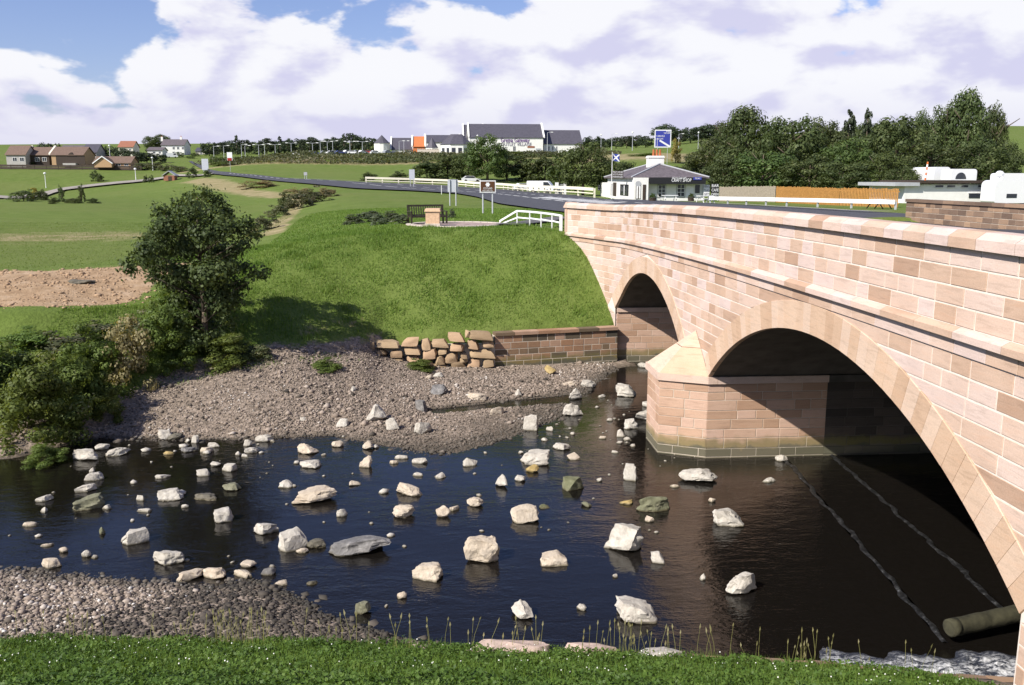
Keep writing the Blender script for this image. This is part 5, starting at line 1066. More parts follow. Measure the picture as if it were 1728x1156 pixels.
# the small tree on the far bank
TB = Vector((-9.05, 33.6, 0)); TB.z = G(TB.x, TB.y)
bt = empty('bank_tree', TB); tag(bt, 'small leafy tree on the river bank casting a broad shadow', 'tree')
CLP = [(345, 326, 11), (322, 336, 13), (365, 340, 15), (300, 345, 9), (268, 357, 11), (287, 362, 15), (320, 360, 22), (358, 364, 20), (384, 360, 13), (335, 385, 25), (300, 386, 20), (370, 391, 21), (399, 386, 17), (418, 378, 12), (427, 394, 10), (271, 396, 16), (252, 401, 10), (280, 417, 22), (316, 418, 24), (360, 425, 26), (394, 420, 18), (414, 411, 10), (233, 431, 8), (249, 441, 14), (274, 447, 20), (302, 456, 20), (352, 462, 28), (385, 456, 19), (409, 450, 11), (424, 461, 9), (290, 482, 22), (330, 492, 26), (370, 486, 23), (394, 481, 12), (300, 512, 18), (340, 522, 26), (375, 516, 18), (268, 471, 14), (320, 547, 17), (350, 553, 18), (255, 461, 10), (336, 345, 10), (310, 400, 16), (372, 372, 12), (310, 570, 16), (335, 575, 20), (362, 572, 18), (385, 545, 14), (300, 540, 16)]
g = random.Random(5); cl = []
for x, y, r in CLP:
    dy = g.uniform(-1.0, 1.0) * min(1.6, r * 0.075); p = aty(x, y, TB.y + dy) - TB; cl.append((p.x, p.y, p.z, r * TB.y / F * 0.98))
for i in range(18):      # depth of the crown, in front of and behind the outline clumps
    x, y, r = g.choice(CLP[9:40]); dy = g.choice((-1, 1)) * g.uniform(0.6, 1.9); p = aty(x + g.uniform(-14, 14), y + g.uniform(-10, 10), TB.y) - TB; cl.append((p.x, dy, p.z, r * TB.y / F * 1.0))
P, dd, r = clump_points(cl, 330, 3); P = P + np.random.default_rng(9).normal(size=P.shape) * 0.13; V, Fq = leaf_cloud(P, np.full(len(P), 0.125), 0.3, dd, 3); np_obj('crown', V, Fq, 'leaf_alder', np.repeat(r, 4), parent=bt)
m = MB(); tp = [(0, 0, -0.15), (0.04, 0.05, 1.1), (0.02, -0.03, 2.4), (-0.02, 0, 3.8), (0.05, 0, 5.4)]; rd = [0.13, 0.105, 0.085, 0.05, 0.02]
for i in range(4): m.tube(tp[i], tp[i + 1], rd[i], rd[i + 1], 8)
for i, c in enumerate(cl):
    h = max(0.35, min(c[2] - 0.25 - 0.45 * math.hypot(c[0], c[1]), 4.6)); m.tube((0.02, 0, h), (c[0], c[1], c[2]), 0.030, 0.006, 5)
m.build('trunk', 'bark', bt, True)
# undergrowth on the left bank
UG = [(48, 768, 150, 150, 'bramble', 'dense bramble thicket at the left edge of the water'), (112, 725, 120, 140, 'bramble', 'bramble bush beside the flat pale boulder'), (36, 690, 120, 105, 'bramble', 'leafy thicket high on the left bank edge'), (150, 665, 110, 110, 'bramble', 'bright green bramble mound on the left bank'), (92, 625, 130, 62, 'scrub', 'tangled scrub below the bare soil'), (212, 660, 84, 120, 'dry', 'brown-stemmed dying weeds above the shingle'), (256, 628, 90, 110, 'bramble', 'tall green weeds right of the brown stems'), (306, 622, 90, 80, 'bramble', 'low nettle patch under the small tree'), (376, 622, 110, 62, 'bramble', 'spreading weeds on the shaded bank foot'), (172, 712, 70, 80, 'bramble', 'small bramble beside the shingle corner'), (286, 575, 90, 80, 'bramble', 'leafy bush at the foot of the small tree'), (228, 572, 80, 44, 'scrub', 'dull green bush left of the small tree'), (30, 600, 110, 46, 'bramble', 'green thicket at the far left below the soil'), (-60, 720, 170, 150, 'bramble', 'bramble thicket beyond the left edge'), (430, 610, 60, 34, 'scrub', 'low weed patch among stones at the bank foot'), (545, 628, 56, 26, 'bramble', 'small weed patch on the upper shingle'), (70, 806, 70, 36, 'bramble', 'trailing leaves over stones in the left water'), (705, 625, 60, 22, 'bramble', 'weeds growing before the rubble wall'), (150, 575, 110, 32, 'scrub', 'rank weeds along the lower soil edge')]
for x, y, wp, hp, k, lab in UG:
    p = hit(x, y); tree(k, p.x, p.y + wp * p.y / F * 0.3, wp * p.y / F * 1.12, hp * p.y / F * 1.05, lab, 'shrub', 'undergrowth on the left bank', max(p.z - 0.1, 0.0), trunk=False)
SCR = [(446, 388, 46, 26, 'scrub', 'greyish weed clump at the low end of the field edge'), (470, 366, 40, 20, 'scrub', 'rough weeds halfway along the field edge'), (483, 353, 28, 26, 'bush', 'dark rounded bush on the field edge'), (505, 352, 52, 26, 'scrub', 'grey-green scrub mound on the field edge'), (530, 342, 54, 24, 'scrub', 'tallest scrub mound near the road verge'), (552, 332, 40, 14, 'dry', 'dry grass tuft beside the road verge'), (425, 402, 36, 16, 'dry', 'dry weeds right of the small tree'), (500, 330, 60, 12, 'dry', 'straw-coloured grass strip below the road'), (440, 316, 70, 10, 'dry', 'dry verge grass left of the road sign')]
for x, y, wp, hp, k, lab in SCR:
    p = hit(x, y); tree(k, p.x, p.y, wp * p.y / F * 1.1, hp * p.y / F * 1.1, lab, 'shrub', 'scrub along the field edge', p.z, trunk=False)
for i, (x, y, wp, hp) in enumerate([(595, 378, 34, 16), (618, 375, 36, 18), (640, 379, 36, 18), (660, 374, 34, 18), (678, 378, 30, 18), (630, 367, 40, 12), (762, 368, 14, 16)]):
    p = hit(x, y); tree('heather', p.x, p.y, wp * p.y / F * 1.15, hp * p.y / F, ['leftmost grey-green shrub of the bed beside the bench', 'second shrub from the left in the bed beside the bench', 'front middle shrub of the bed beside the bench', 'shrub of the bed just left of the bench end', 'pale shrub tucked against the left end of the bench', 'low back shrub of the bed beside the bench', 'small dark shrub behind the right end of the bench'][i], 'shrub', 'shrub bed by the bench', p.z, trunk=False)
# grass blades
def blades(name, label, X, Y, h, wd, mat='grass_blade', lean=0.35, zoff=0.0):
    n = len(X); z = gz(X, Y) + zoff; a = rng.uniform(0, 6.28, n); la = rng.uniform(0, 6.28, n); ln = h * rng.uniform(0, lean, n) * 2
    u = np.stack([np.cos(a), np.sin(a), np.zeros(n)], -1) * (wd / 2)[:, None]; b = np.stack([X, Y, z - 0.01], -1); tip = b + np.stack([np.cos(la) * ln, np.sin(la) * ln, h], -1)
    V = np.stack([b - u, b + u, tip], 1).reshape(-1, 3); r = np.repeat(np.clip(rng.beta(2, 2, n) * 0.55 + 0.45 * (0.5 + 0.4 * vnoise(X, Y, 0.9, 4) + 0.4 * vnoise(X, Y, 2.7, 1)), 0, 1), 3)
    return tag(np_obj(name, V, np.arange(3 * n).reshape(n, 3), mat, r), label, 'grass', kind='stuff')
n = 190000; X = rng.uniform(-14, 7.3, n); Y = rng.uniform(29, 47, n); d_ = lerp_poly(X, DIV_Y); m_ = lerp_poly(X, MID_Y); c_ = lerp_poly(X, CR_Y)
k = (Y > d_ + np.where(X < -2.6, 0.9, 0.45) * rng.uniform(0.3, 1.5, n)) & ~((X < -11.6) & (Y > m_ + 0.4) & (Y < c_ + 0.4)) & (X < np.where(Y > 36.5, wing_x(Y), 7.4) - 0.05)
k |= (Y > d_ - 1.3) & (Y < d_ + 1.2) & (X < -2.8) & (rng.uniform(0, 1, n) < 0.35) & (vnoise(X, Y, 1.9, 3) > 0.15)
k &= rng.uniform(0, 1, n) < np.clip(0.72 + 0.5 * vnoise(X, Y, 1.3, 9) + 0.4 * vnoise(X, Y, 3.3, 4), 0.08, 1); X, Y = X[k], Y[k]
k = np.hypot(X - 0.6, (Y - 47.6)) > 2.9; X, Y = X[k], Y[k]
blades('bank_grass', 'rough green grass of the far bank', X, Y, rng.uniform(0.05, 0.14, len(X)) * (1 + 0.9 * sstep(0.2, 0.7, vnoise(X, Y, 2.4, 2)) + 0.5 * (vnoise(X, Y, 0.8, 2) > 0.45)), rng.uniform(0.018, 0.04, len(X)))
n = 60000; X = rng.uniform(-11, 9, n); Y = rng.uniform(46, 75, n); k = (X > -9.2 - (Y - 46) * 0.08) & (np.hypot(X - 0.6, (Y - 47.6) * 0.9) > 2.9); X, Y = X[k], Y[k]; blades('verge_grass', 'mown grass of the verge behind the bench', X, Y, rng.uniform(0.04, 0.10, len(X)), rng.uniform(0.03, 0.06, len(X)))
n = 70000; X = rng.uniform(-60, -9, n); Y = rng.uniform(39, 85, n); k = (Y > lerp_poly(X, CR_Y) + 0.5) & (X < -10.5 - (Y - 46) * 0.08); X, Y = X[k], Y[k]; blades('meadow_grass', 'short mown grass of the left meadow', X, Y, rng.uniform(0.02, 0.06, len(X)), rng.uniform(0.03, 0.07, len(X)))
# clover on the near bank
n = 170000; X = rng.uniform(-9.5, 9.4, n); Y = rng.uniform(7.2, 13.6, n); e_ = lerp_poly(X, EDGE_Y); k = (Y < e_ + 0.06 + 0.12 * vnoise(X, Y, 5, 1) + 0.10 * vnoise(X, Y, 1.7, 4)) & (X < 7.25 + (Y < 0)); X, Y = X[k], Y[k]
z = gz(X, Y) + rng.uniform(0.0, 0.13, len(X)) * np.clip(0.25 + 0.9 * (vnoise(X, Y, 3.4, 2) + 0.45) + 0.4 * vnoise(X, Y, 9.0, 7), 0.08, 1.6); P = np.stack([X, Y, z], -1)
V, Fq = leaf_cloud(P, rng.uniform(0.024, 0.056, len(X)), 0.8, None, 21); r = np.clip(rng.uniform(0, 1, len(X)) * 0.55 + 0.45 * (0.5 + 0.6 * vnoise(X, Y, 4.2, 6) + 0.3 * vnoise(X, Y, 1.3, 3)), 0, 1)
tag(np_obj('clover', V, Fq, 'clover_leaf', np.repeat(r, 4)), 'bright clover and grass along the near bank', 'clover', kind='stuff')
n = 26000; X = rng.uniform(-9.5, 7.2, n); Y = rng.uniform(9, 13.6, n); k = Y < lerp_poly(X, EDGE_Y) + 0.2; X, Y = X[k], Y[k]; blades('near_grass', 'grass blades among the clover', X, Y, rng.uniform(0.06, 0.20, len(X)), rng.uniform(0.005, 0.012, len(X)))
n = 420; X = rng.uniform(-9, 7.2, n); Y = rng.uniform(9.6, 13.4, n); k = (Y < lerp_poly(X, EDGE_Y) + 0.05) & (vnoise(X, Y, 1.5, 3) > -0.35); X, Y = X[k], Y[k]; nn = len(X); z = gz(X, Y) + rng.uniform(0.07, 0.13, nn)
V = (ICO_V[None] * 0.0105 * rng.uniform(0.7, 1.2, (nn, 1, 1)) + np.stack([X, Y, z], -1)[:, None]).reshape(-1, 3)
tag(np_obj('clover_flowers', V, (ICO_F[None] + (np.arange(nn) * 12)[:, None, None]).reshape(-1, 3), 'flower_white'), 'white clover flower heads dotting the near bank', 'flowers', kind='stuff')
# seed stalks at the brink
V, Fq, rv = [], [], []
def stalk(x, y, z, h, lx, ly):
    wd = 0.0035; top = np.array([x + lx, y + ly, z + h]); b = np.array([x, y, z]); md = b * 0.5 + top * 0.5 - np.array([lx, ly, 0]) * 0.2
    for p, q, w_ in ((b, md, wd), (md, top, wd * 0.8)):
        i = len(V); V.extend([p + [-w_, 0, 0], p + [w_, 0, 0], q + [w_ * .8, 0, 0], q + [-w_ * .8, 0, 0]]); Fq.append((i, i + 1, i + 2, i + 3)); rv.extend([0.2] * 4)
    hd = 0.05 + 0.05 * rng.uniform(); i = len(V); c = top; V.extend([c + [-0.002, 0, -hd * .2], c + [0.014, 0.004, hd * .3], c + [lx * .15, ly * .1, hd], c + [-0.014, -0.004, hd * .3]]); Fq.append((i, i + 1, i + 2, i + 3)); rv.extend([rng.uniform(0.4, 1)] * 4)
for x, y, num, sp in ((380, 1090, 16, 22), (420, 1090, 14, 25), (560, 1095, 10, 40), (300, 1090, 8, 30), (670, 1105, 8, 25), (820, 1100, 12, 40), (890, 1100, 8, 25), (990, 1108, 5, 20), (1050, 1105, 16, 22), (1085, 1106, 6, 20), (1130, 1108, 6, 30), (1180, 1110, 5, 40), (1350, 1112, 9, 14), (1375, 1114, 8, 12), (1270, 1112, 5, 30), (1470, 1120, 3, 30), (1530, 1125, 3, 20), (150, 1092, 8, 60), (60, 1095, 6, 40)):
    for k in range(num):
        p = atz(x + rng.normal() * sp, y + rng.uniform(-4, 8), 0.9); q = min(p.y, float(lerp_poly(p.x, EDGE_Y)) + 0.1); stalk(p.x, q, G(p.x, q), rng.uniform(0.18, 0.55), rng.normal() * 0.06, rng.normal() * 0.04)
tag(np_obj('seed_stalks', np.array(V), np.array(Fq), 'seed_stalk', np.array(rv)), 'dry seed-headed grass stalks along the near brink', 'grass', kind='stuff')

# rough scrub covering the embankment below the shopping village
n = 30000; X = rng.uniform(-95, 62, n); Y = rng.uniform(300, 352, n); k = (X > -95 + (352 - Y) * 0.6) & (Y > 312 + 8 * vnoise(X, Y, 0.05, 3)); X, Y = X[k], Y[k]
hmp = np.clip(0.7 + 0.9 * vnoise(X, Y, 0.16, 2) + 0.5 * vnoise(X, Y, 0.5, 6), 0.1, 2.2); P = np.stack([X, Y, gz(X, Y) + hmp * rng.uniform(0.1, 1.0, len(X)) ** 0.6 * 1.5], -1)
V, Fq = leaf_cloud(P, rng.uniform(0.5, 0.95, len(X)), 0.6, None, 31); r = np.clip(rng.uniform(0, 1, len(X)) * 0.5 + 0.5 * (0.5 + 0.6 * vnoise(X, Y, 0.09, 8)), 0, 1)
tag(np_obj('embankment_scrub', V, Fq, 'leaf_scrub', np.repeat(r, 4)), 'rough scrub covering the embankment below the white halls', 'scrub', kind='stuff')
# ------------------------------------------------------------------ generic builders for the middle distance
def part(t, mb, name, mat, parent=None, smooth=False):
    """geometry given in world coordinates, parented to thing t (an unrotated Empty)"""
    o = t.location; mb.v = [(v[0] - o[0], v[1] - o[1], v[2] - o[2]) for v in mb.v]; return mb.build(name, mat, parent or t, smooth)
def wx(x, Y): return aty(x, 300, Y).x
def wz(y, Y): return aty(750, y, Y).z
def front_window(t, x0, y0, x1, y1, Y, frame='white_paint', bars=(1, 1), glass='window_glass', fw=0.07, out=0.05):
    a, b = aty(x0, y1, Y), aty(x1, y0, Y); X0, Z0, X1, Z1 = a.x, a.z, b.x, b.z; m = MB()
    for p, q in (((X0 - fw, Z0 - fw), (X1 + fw, Z0)), ((X0 - fw, Z1), (X1 + fw, Z1 + fw)), ((X0 - fw, Z0), (X0, Z1)), ((X1, Z0), (X1 + fw, Z1))): m.span((p[0], Y - out, p[1]), (q[0], Y + 0.02, q[1]))
    f = part(t, m, 'window', frame)
    part(t, MB().span((X0, Y - out * 0.4, Z0), (X1, Y + 0.03, Z1)), 'pane', glass, f)
    m = MB(); bw_ = fw * 0.45
    for i in range(1, bars[0] + 1): x = X0 + (X1 - X0) * i / (bars[0] + 1); m.span((x - bw_, Y - out * 0.8, Z0), (x + bw_, Y, Z1))
    for i in range(1, bars[1] + 1): z = Z0 + (Z1 - Z0) * i / (bars[1] + 1); m.span((X0, Y - out * 0.7, z - bw_), (X1, Y, z + bw_))
    if m.v: part(t, m, 'glazing_bar', 'white_paint', f)
    return f
def gable(t, X0, X1, Y0, Y1, zb, ze, zr, wall, roof, ridge='x', over=0.35, skew=None):
    m = MB(); m.span((X0, Y0, zb - 1.0), (X1, Y1, ze))
    if ridge == 'x':
        yc = (Y0 + Y1) / 2
        for X, s in ((X0, 0.3), (X1, -0.3)): m.prism([(X, Y0, ze - 0.002), (X, Y1, ze - 0.002), (X, yc, zr - 0.15)], (s, 0, 0))
        part(t, m, 'wall', wall); k = (zr - ze) / (yc - Y0); e = over
        for s in (-1, 1):
            ya = Y0 - e if s < 0 else Y1 + e; za = ze - k * e; q = [(X0 - e, ya, za), (X1 + e, ya, za), (X1 + e, yc, zr), (X0 - e, yc, zr)]
            m = MB(); m.hexa(q + [(a, b, c + 0.18) for a, b, c in q]); part(t, m, 'roof', roof)
        if skew:
            for X in (X0 - e, X1 + e):
                m = MB()
                for s in (-1, 1):
                    ya = Y0 - e if s < 0 else Y1 + e; m.hexa([(X - 0.35, ya, ze - k * e), (X + 0.35, ya, ze - k * e), (X + 0.35, yc, zr), (X - 0.35, yc, zr), (X - 0.35, ya, ze - k * e + 0.75), (X + 0.35, ya, ze - k * e + 0.75), (X + 0.35, yc, zr + 0.75), (X - 0.35, yc, zr + 0.75)])
                part(t, m, 'gable_coping', skew)
    else:
        xc = (X0 + X1) / 2
        for Y, s in ((Y0, 0.3), (Y1, -0.3)): m.prism([(X0, Y, ze - 0.002), (X1, Y, ze - 0.002), (xc, Y, zr - 0.15)], (0, s, 0))
        part(t, m, 'wall', wall); k = (zr - ze) / (xc - X0); e = over
        for s in (-1, 1):
            xa = X0 - e if s < 0 else X1 + e; za = ze - k * e; q = [(xa, Y0 - e, za), (xc, Y0 - e, zr), (xc, Y1 + e, zr), (xa, Y1 + e, za)]
            m = MB(); m.hexa(q + [(a, b, c + 0.18) for a, b, c in q]); part(t, m, 'roof', roof)
def chimney(t, X, Y, z0, z1, mat, pots=2, size=(1.0, 0.6), potmat='terracotta'):
    c = part(t, MB().span((X - size[0] / 2, Y - size[1] / 2, z0), (X + size[0] / 2, Y + size[1] / 2, z1)), 'chimney', mat)
    for i in range(pots):
        x = X + (i - (pots - 1) / 2) * size[0] / max(pots, 1) * 0.85; part(t, MB().tube((x, Y, z1), (x, Y, z1 + size[1] * 0.9), size[1] * 0.20, size[1] * 0.16, 8), 'chimney_pot', potmat, c)
def house(name, label, x0, x1, yr, ye, yb, Y, depth, wall, roof, ridge='x', wins=(), chims=(), frame='white_paint', skew=None, bars=(1, 0), cat='house'):
    X0, X1 = wx(x0, Y), wx(x1, Y); zb = wz(yb, Y); ze = wz(ye, Y); yc = Y + (depth / 2 if ridge == 'x' else 0); zr = aty(750, yr, yc).z
    t = empty(name, ((X0 + X1) / 2, Y + depth / 2, zb)); tag(t, label, cat)
    gable(t, X0, X1, Y, Y + depth, zb, ze, zr, wall, roof, ridge, 0.4, skew)
    for q in wins: front_window(t, *q, Y, frame, bars, fw=0.10)
    for x in chims: chimney(t, wx(x, yc), yc, zr - 0.8, zr + 1.3, wall, 2)
    return t
def lamp(x, ytop, ybase, Y, label, heads=1, white=False, group='lamp posts'):
    b = aty(x, ybase, Y); zt = aty(x, ytop, Y).z; g0 = G(b.x, Y); t = empty('lamp_post', (b.x, Y, g0)); tag(t, label, 'lamp post', group); hgt = zt - g0
    part(t, MB().tube((b.x, Y, g0 - 0.2), (b.x, Y, zt), 0.13, 0.08, 6), 'pole', 'galvanised' if not white else 'white_paint')
    if heads == 0: part(t, MB().ball((b.x, Y, zt + 0.15), 0.42, 8, 6, 0.8), 'lamp_head', 'lamp_white')
    for i in range(heads):
        s = (-1, 1)[i] if heads == 2 else 1
        part(t, MB().bar((b.x, Y, zt - 0.05), (b.x + s * 1.5, Y, zt + 0.1), 0.10, 0.10), 'arm', 'galvanised'); part(t, MB().box((b.x + s * 1.9, Y, zt + 0.12), (1.0, 0.45, 0.26)), 'lamp_head', 'lamp_white')
    return t
def car(X, Y, z, rz, mat, label, kind='car', group=None):
    t = empty('car' if kind == 'car' else 'van', (X, Y, z), rz); tag(t, label, kind, group)
    if kind == 'car': prof = [(-2.1, 0.28), (2.1, 0.28), (2.12, 0.62), (1.95, 0.80), (1.05, 0.90), (0.45, 1.40), (-1.15, 1.42), (-1.85, 0.95), (-2.12, 0.88)]; cab = [(0.95, 0.92), (0.42, 1.34), (-1.10, 1.36), (-1.70, 0.95)]
    else: prof = [(-2.4, 0.35), (2.4, 0.35), (2.45, 0.85), (2.2, 1.15), (1.5, 1.95), (1.2, 2.1), (-2.35, 2.1), (-2.45, 1.9)]; cab = [(2.0, 1.22), (1.45, 1.88), (0.6, 1.9), (0.6, 1.22)]
    w_ = 0.84
    m = MB(); m.prism([(x, -w_, zz) for x, zz in prof], (0, 2 * w_, 0)); m.build('body', mat, t)
    m = MB(); m.prism([(x, -w_ - 0.012, zz) for x, zz in cab], (0, 2 * w_ + 0.024, 0)); m.build('side_window', 'window_glass', t)
    for sx in (-1.3, 1.35):
        for sy in (-1, 1): m = MB(); m.tube((sx, sy * (w_ - 0.12), 0.31), (sx, sy * (w_ + 0.03), 0.31), 0.31, 0.31, 12); m.build('wheel', 'rubber', t)
    for sy in (-0.6, 0.6): MB().box((prof[2][0] - 0.01, sy, 0.66 if kind == 'car' else 0.9), (0.06, 0.3, 0.14)).build('headlight', 'lamp_white', t)
    return t
def road_sign(x, yt, yb, yg, wpx, Y, face, label, lines=(), border=True, posts=2, name='road_sign', back=False):
    a, b = aty(x - wpx / 2, yb, Y), aty(x + wpx / 2, yt, Y); g0 = G((a.x + b.x) / 2, Y); t = empty(name, ((a.x + b.x) / 2, Y, g0)); tag(t, label, 'sign', None)
    th = 0.05
    if border: part(t, MB().span((a.x, Y - th, a.z), (b.x, Y, b.z)), 'border', 'sign_white'); i = (b.x - a.x) * 0.06; p = part(t, MB().span((a.x + i, Y - th - 0.012, a.z + i), (b.x - i, Y - 0.004, b.z - i)), 'panel', face)
    else: part(t, MB().span((a.x, Y - th, a.z), (b.x, Y, b.z)), 'panel', face)
    xs = [(a.x + b.x) / 2] if posts == 1 else [a.x + (b.x - a.x) * 0.2, b.x - (b.x - a.x) * 0.2]
    for X in xs:
        yy = Y - th - 0.06 if back else Y + 0.06
        part(t, MB().tube((X, yy, g0 - 0.2), (X, yy, b.z if back else a.z + 0.2), 0.055, None, 6), 'post', 'galvanised')
    for body, fx_, fy_, sz_, wd in lines:
        text_obj('lettering', body, sz_, (a.x + (b.x - a.x) * fx_ - t.location[0], Y - th - 0.02 - t.location[1], b.z + (a.z - b.z) * fy_ - t.location[2]), 'sign_white', t, width=wd)
    return t
# ------------------------------------------------------------------ the white shop at the road junction
YS = 114.0; XS0, XS1 = 24.2, 33.4; zs0 = G(28, 114) - 0.25; zE = wz(300.5, YS)
sh = empty('roadside_shop', (28.8, 123, zs0)); tag(sh, 'low white roadside shop with slate hipped roof and big white chimney', 'shop')
part(sh, MB().span((XS0, YS, zs0 - 0.8), (XS1, YS + 19, zE)), 'wall', 'white_render')
part(sh, MB().span((XS0 - 0.02, YS + 19.01, zs0 - 0.8), (XS0 + 6, YS + 25, zE - 0.7)), 'annex', 'white_render')
ov = 0.45; zR = aty(1105, 277, 121).z
ring = [(XS0 - ov, YS - ov), (XS1 + ov, YS - ov), (XS1 + ov, YS + 19 + ov), (XS0 - ov, YS + 19 + ov)]; r0, r1 = (28.7, YS + 5.2), (28.9, YS + 13.5)
def roof_plane(pts):
    m = MB(); n = len(pts); m.poly(list(pts) + [(a, b, c - 0.16) for a, b, c in pts], [tuple(range(n)), tuple(range(2 * n - 1, n - 1, -1))] + [(i, (i + 1) % n, n + (i + 1) % n, n + i) for i in range(n)]); part(sh, m, 'roof', 'slate_old')
zO = zE - 0.02
c4 = [(x, y, zO + 0.12) for x, y in ring]; R0, R1 = (*r0, zR), (*r1, zR)
roof_plane([c4[0], c4[1], R0]); roof_plane([c4[1], c4[2], R1, R0]); roof_plane([c4[2], c4[3], R1]); roof_plane([c4[3], c4[0], R0, R1])
for a, b in ((c4[0], R0), (c4[1], R0), (R0, R1), (c4[3], R1)): part(sh, MB().bar(Vector(a) + Vector((0, 0, 0.05)), Vector(b) + Vector((0, 0, 0.05)), 0.22, 0.12), 'ridge_tile', 'post_grey')
a, b = aty(1093, 279, 121), aty(1119, 263, 121); zc1 = b.z
ch = part(sh, MB().span((a.x, 120.4, zR - 0.9), (b.x, 121.9, zc1)), 'chimney', 'white_render'); part(sh, MB().span((a.x - 0.08, 120.32, zc1 - 0.28), (b.x + 0.08, 121.98, zc1 - 0.1)), 'chimney_band', 'white_render', ch)
for x in (1102, 1107.5, 1113): X = wx(x, 121); part(sh, MB().tube((X, 121.1, zc1), (X, 121.1, zc1 + 0.85), 0.17, 0.13, 8), 'chimney_pot', 'terracotta', ch)
def fr(x0, y0, x1, y1, Y, th, name, mat, par=None): a, b = aty(x0, y1, Y), aty(x1, y0, Y); return part(sh, MB().span((a.x, Y - th, a.z), (b.x, Y + 0.02, b.z)), name, mat, par)
# lean-to with black fascia
aw, bw2 = aty(1096, 312, 113.0), aty(1191, 301, 113.0)
part(sh, MB().hexa([(aw.x, 112.9, aw.z + 0.10), (bw2.x, 112.9, aw.z + 0.10), (bw2.x, YS + 0.1, bw2.z - 0.05), (aw.x, YS + 0.1, bw2.z - 0.05), (aw.x, 112.9, aw.z + 0.24), (bw2.x, 112.9, aw.z + 0.24), (bw2.x, YS + 0.1, bw2.z + 0.12), (aw.x, YS + 0.1, bw2.z + 0.12)]), 'shop_fascia', 'black_paint')
fb = fr(1096, 299.5, 1191, 310.5, 112.86, 0.10, 'name_board', 'black_paint')
def stext(body, x, y, Y, size, width, mat='sign_white', par=None, rot=(math.pi / 2, 0, 0)): p = aty(x, y, Y); return text_obj('lettering', body, size, p - sh.location, mat, par or sh, rot, width)
stext('CRAFT SHOP', 1150, 304.3, 112.70, 0.62, 2.55); stext('THE OLD TOLL BAR', 1146, 300.2, 112.70, 0.26, 1.9); 
bl = fr(1170, 299, 1184, 303.6, 112.74, 0.05, 'small_sign', 'sign_blue'); stext('TEAS', 1177, 301.3, 112.67, 0.25, 0.7)
for x0, x1, y0, y1 in ((1111, 1122.5, 312.5, 332), (1143, 1155, 311.5, 331)):
    m = MB(); a, b = aty(x0 - 1.6, y1 + 2.2, YS), aty(x1 + 1.6, y0 - 1.5, YS); part(sh, MB().span((a.x, YS - 0.03, a.z), (b.x, YS + 0.02, b.z)), 'window_surround', 'black_paint')
    front_window(sh, x0, y0, x1, y1, YS - 0.04, 'white_paint', (1, 2))
fr(1172.5, 312, 1181, 326, YS, 0.04, 'dark_window', 'window_glass'); fr(1158.5, 313, 1170, 331, YS, 0.03, 'notice_board', 'sign_white')
# porch
px0, px1 = wx(1069.5, 113.2), wx(1094, 113.2); part(sh, MB().span((px0, 113.0, zs0 - 0.8), (px1, YS + 0.05, zE + 0.05)), 'porch', 'white_render')
fr(1072.5, 313, 1081.5, 336, 113.0, 0.04, 'porch_window', 'dark_timber'); fr(1073.6, 314, 1076.8, 335, 112.96, 0.03, 'glazing_bar', 'white_paint'); fr(1078, 314, 1081, 335, 112.96, 0.03, 'glazing_bar', 'white_paint')
a = aty(1077, 309.5, 112.98); part(sh, MB().tube((a.x, 112.95, a.z - 0.05), (a.x, 113.0, a.z - 0.05), 0.36, 0.36, 14), 'round_fanlight', 'post_grey')
fr(1084, 311.5, 1090, 341, 113.0, 0.05, 'open_door', 'dark_timber'); fr(1091.2, 308, 1093.2, 343, 112.5, 0.12, 'porch_post', 'white_paint')
# left side wall, seen along the road
def side_rect(x0, y0, x1, y1, th, name, mat, par=None):
    a = atplane(x0, y1, (XS0, 0, 0), (1, 0, 0)); b = atplane(x1, y0, (XS0, 0, 0), (1, 0, 0)); zlo = atplane(x1, y1, (XS0, 0, 0), (1, 0, 0)).z
    return part(sh, MB().span((XS0 - th, min(a.y, b.y), zlo), (XS0 + 0.02, max(a.y, b.y), b.z)), name, mat, par)
side_rect(1034.5, 308, 1040.5, 331, 0.04, 'side_door', 'dark_timber'); side_rect(1046.5, 311.5, 1061, 331, 0.03, 'window_surround', 'black_paint'); w1 = side_rect(1048.5, 313, 1059, 329.5, 0.05, 'side_window', 'window_glass')
side_rect(1053, 313, 1054.6, 329.5, 0.07, 'glazing_bar', 'white_paint', w1); side_rect(1031, 310, 1033.6, 330, 0.05, 'door_frame', 'black_paint')
# signs standing on the shop
def placard(x0, y0, x1, y1, Y, face, label, rows, fg='sign_white', name='shop_sign', gap=None, posts=False, group=None):
    a, b = aty(x0, y1, Y), aty(x1, y0, Y); t = empty(name, ((a.x + b.x) / 2, Y, a.z)); tag(t, label, 'sign', group)
    part(t, MB().span((a.x, Y - 0.05, a.z), (b.x, Y + 0.03, b.z)), 'board', face); n = len(rows)
    for i, body in enumerate(rows):
        hh = (b.z - a.z) / n; text_obj('lettering', body, hh * 0.95, (0, -0.065, (b.z - a.z) - hh * (i + 0.5)), fg, t, width=(b.x - a.x) * 0.90)
    if posts:
        g0 = G((a.x + b.x) / 2, Y)
        for X in (a.x + 0.08, b.x - 0.08): part(t, MB().span((X - 0.05, Y + 0.035, g0 - 0.1), (X + 0.05, Y + 0.12, b.z)), 'post', 'white_paint')
    return t
placard(1033, 288.5, 1052, 300.5, 118.0, 'dark_timber', 'small roof-top sign with white lettering on the shop left eave', ['FIRST HOUSE', 'SCOTLAND', 'MARRIAGES'])
t = placard(1199.5, 310, 1213.5, 332, 113.2, 'black_paint', 'black upright board with white lettering right of the shop', ['BAR', 'CAFE', 'OPEN'], posts=True)
t = placard(1187, 312, 1197.5, 331, 113.5, 'sign_white', 'white notice board between the shop and the black board', ['MENU', 'TEAS', 'GIFTS'], fg='lettering_grey', posts=True)
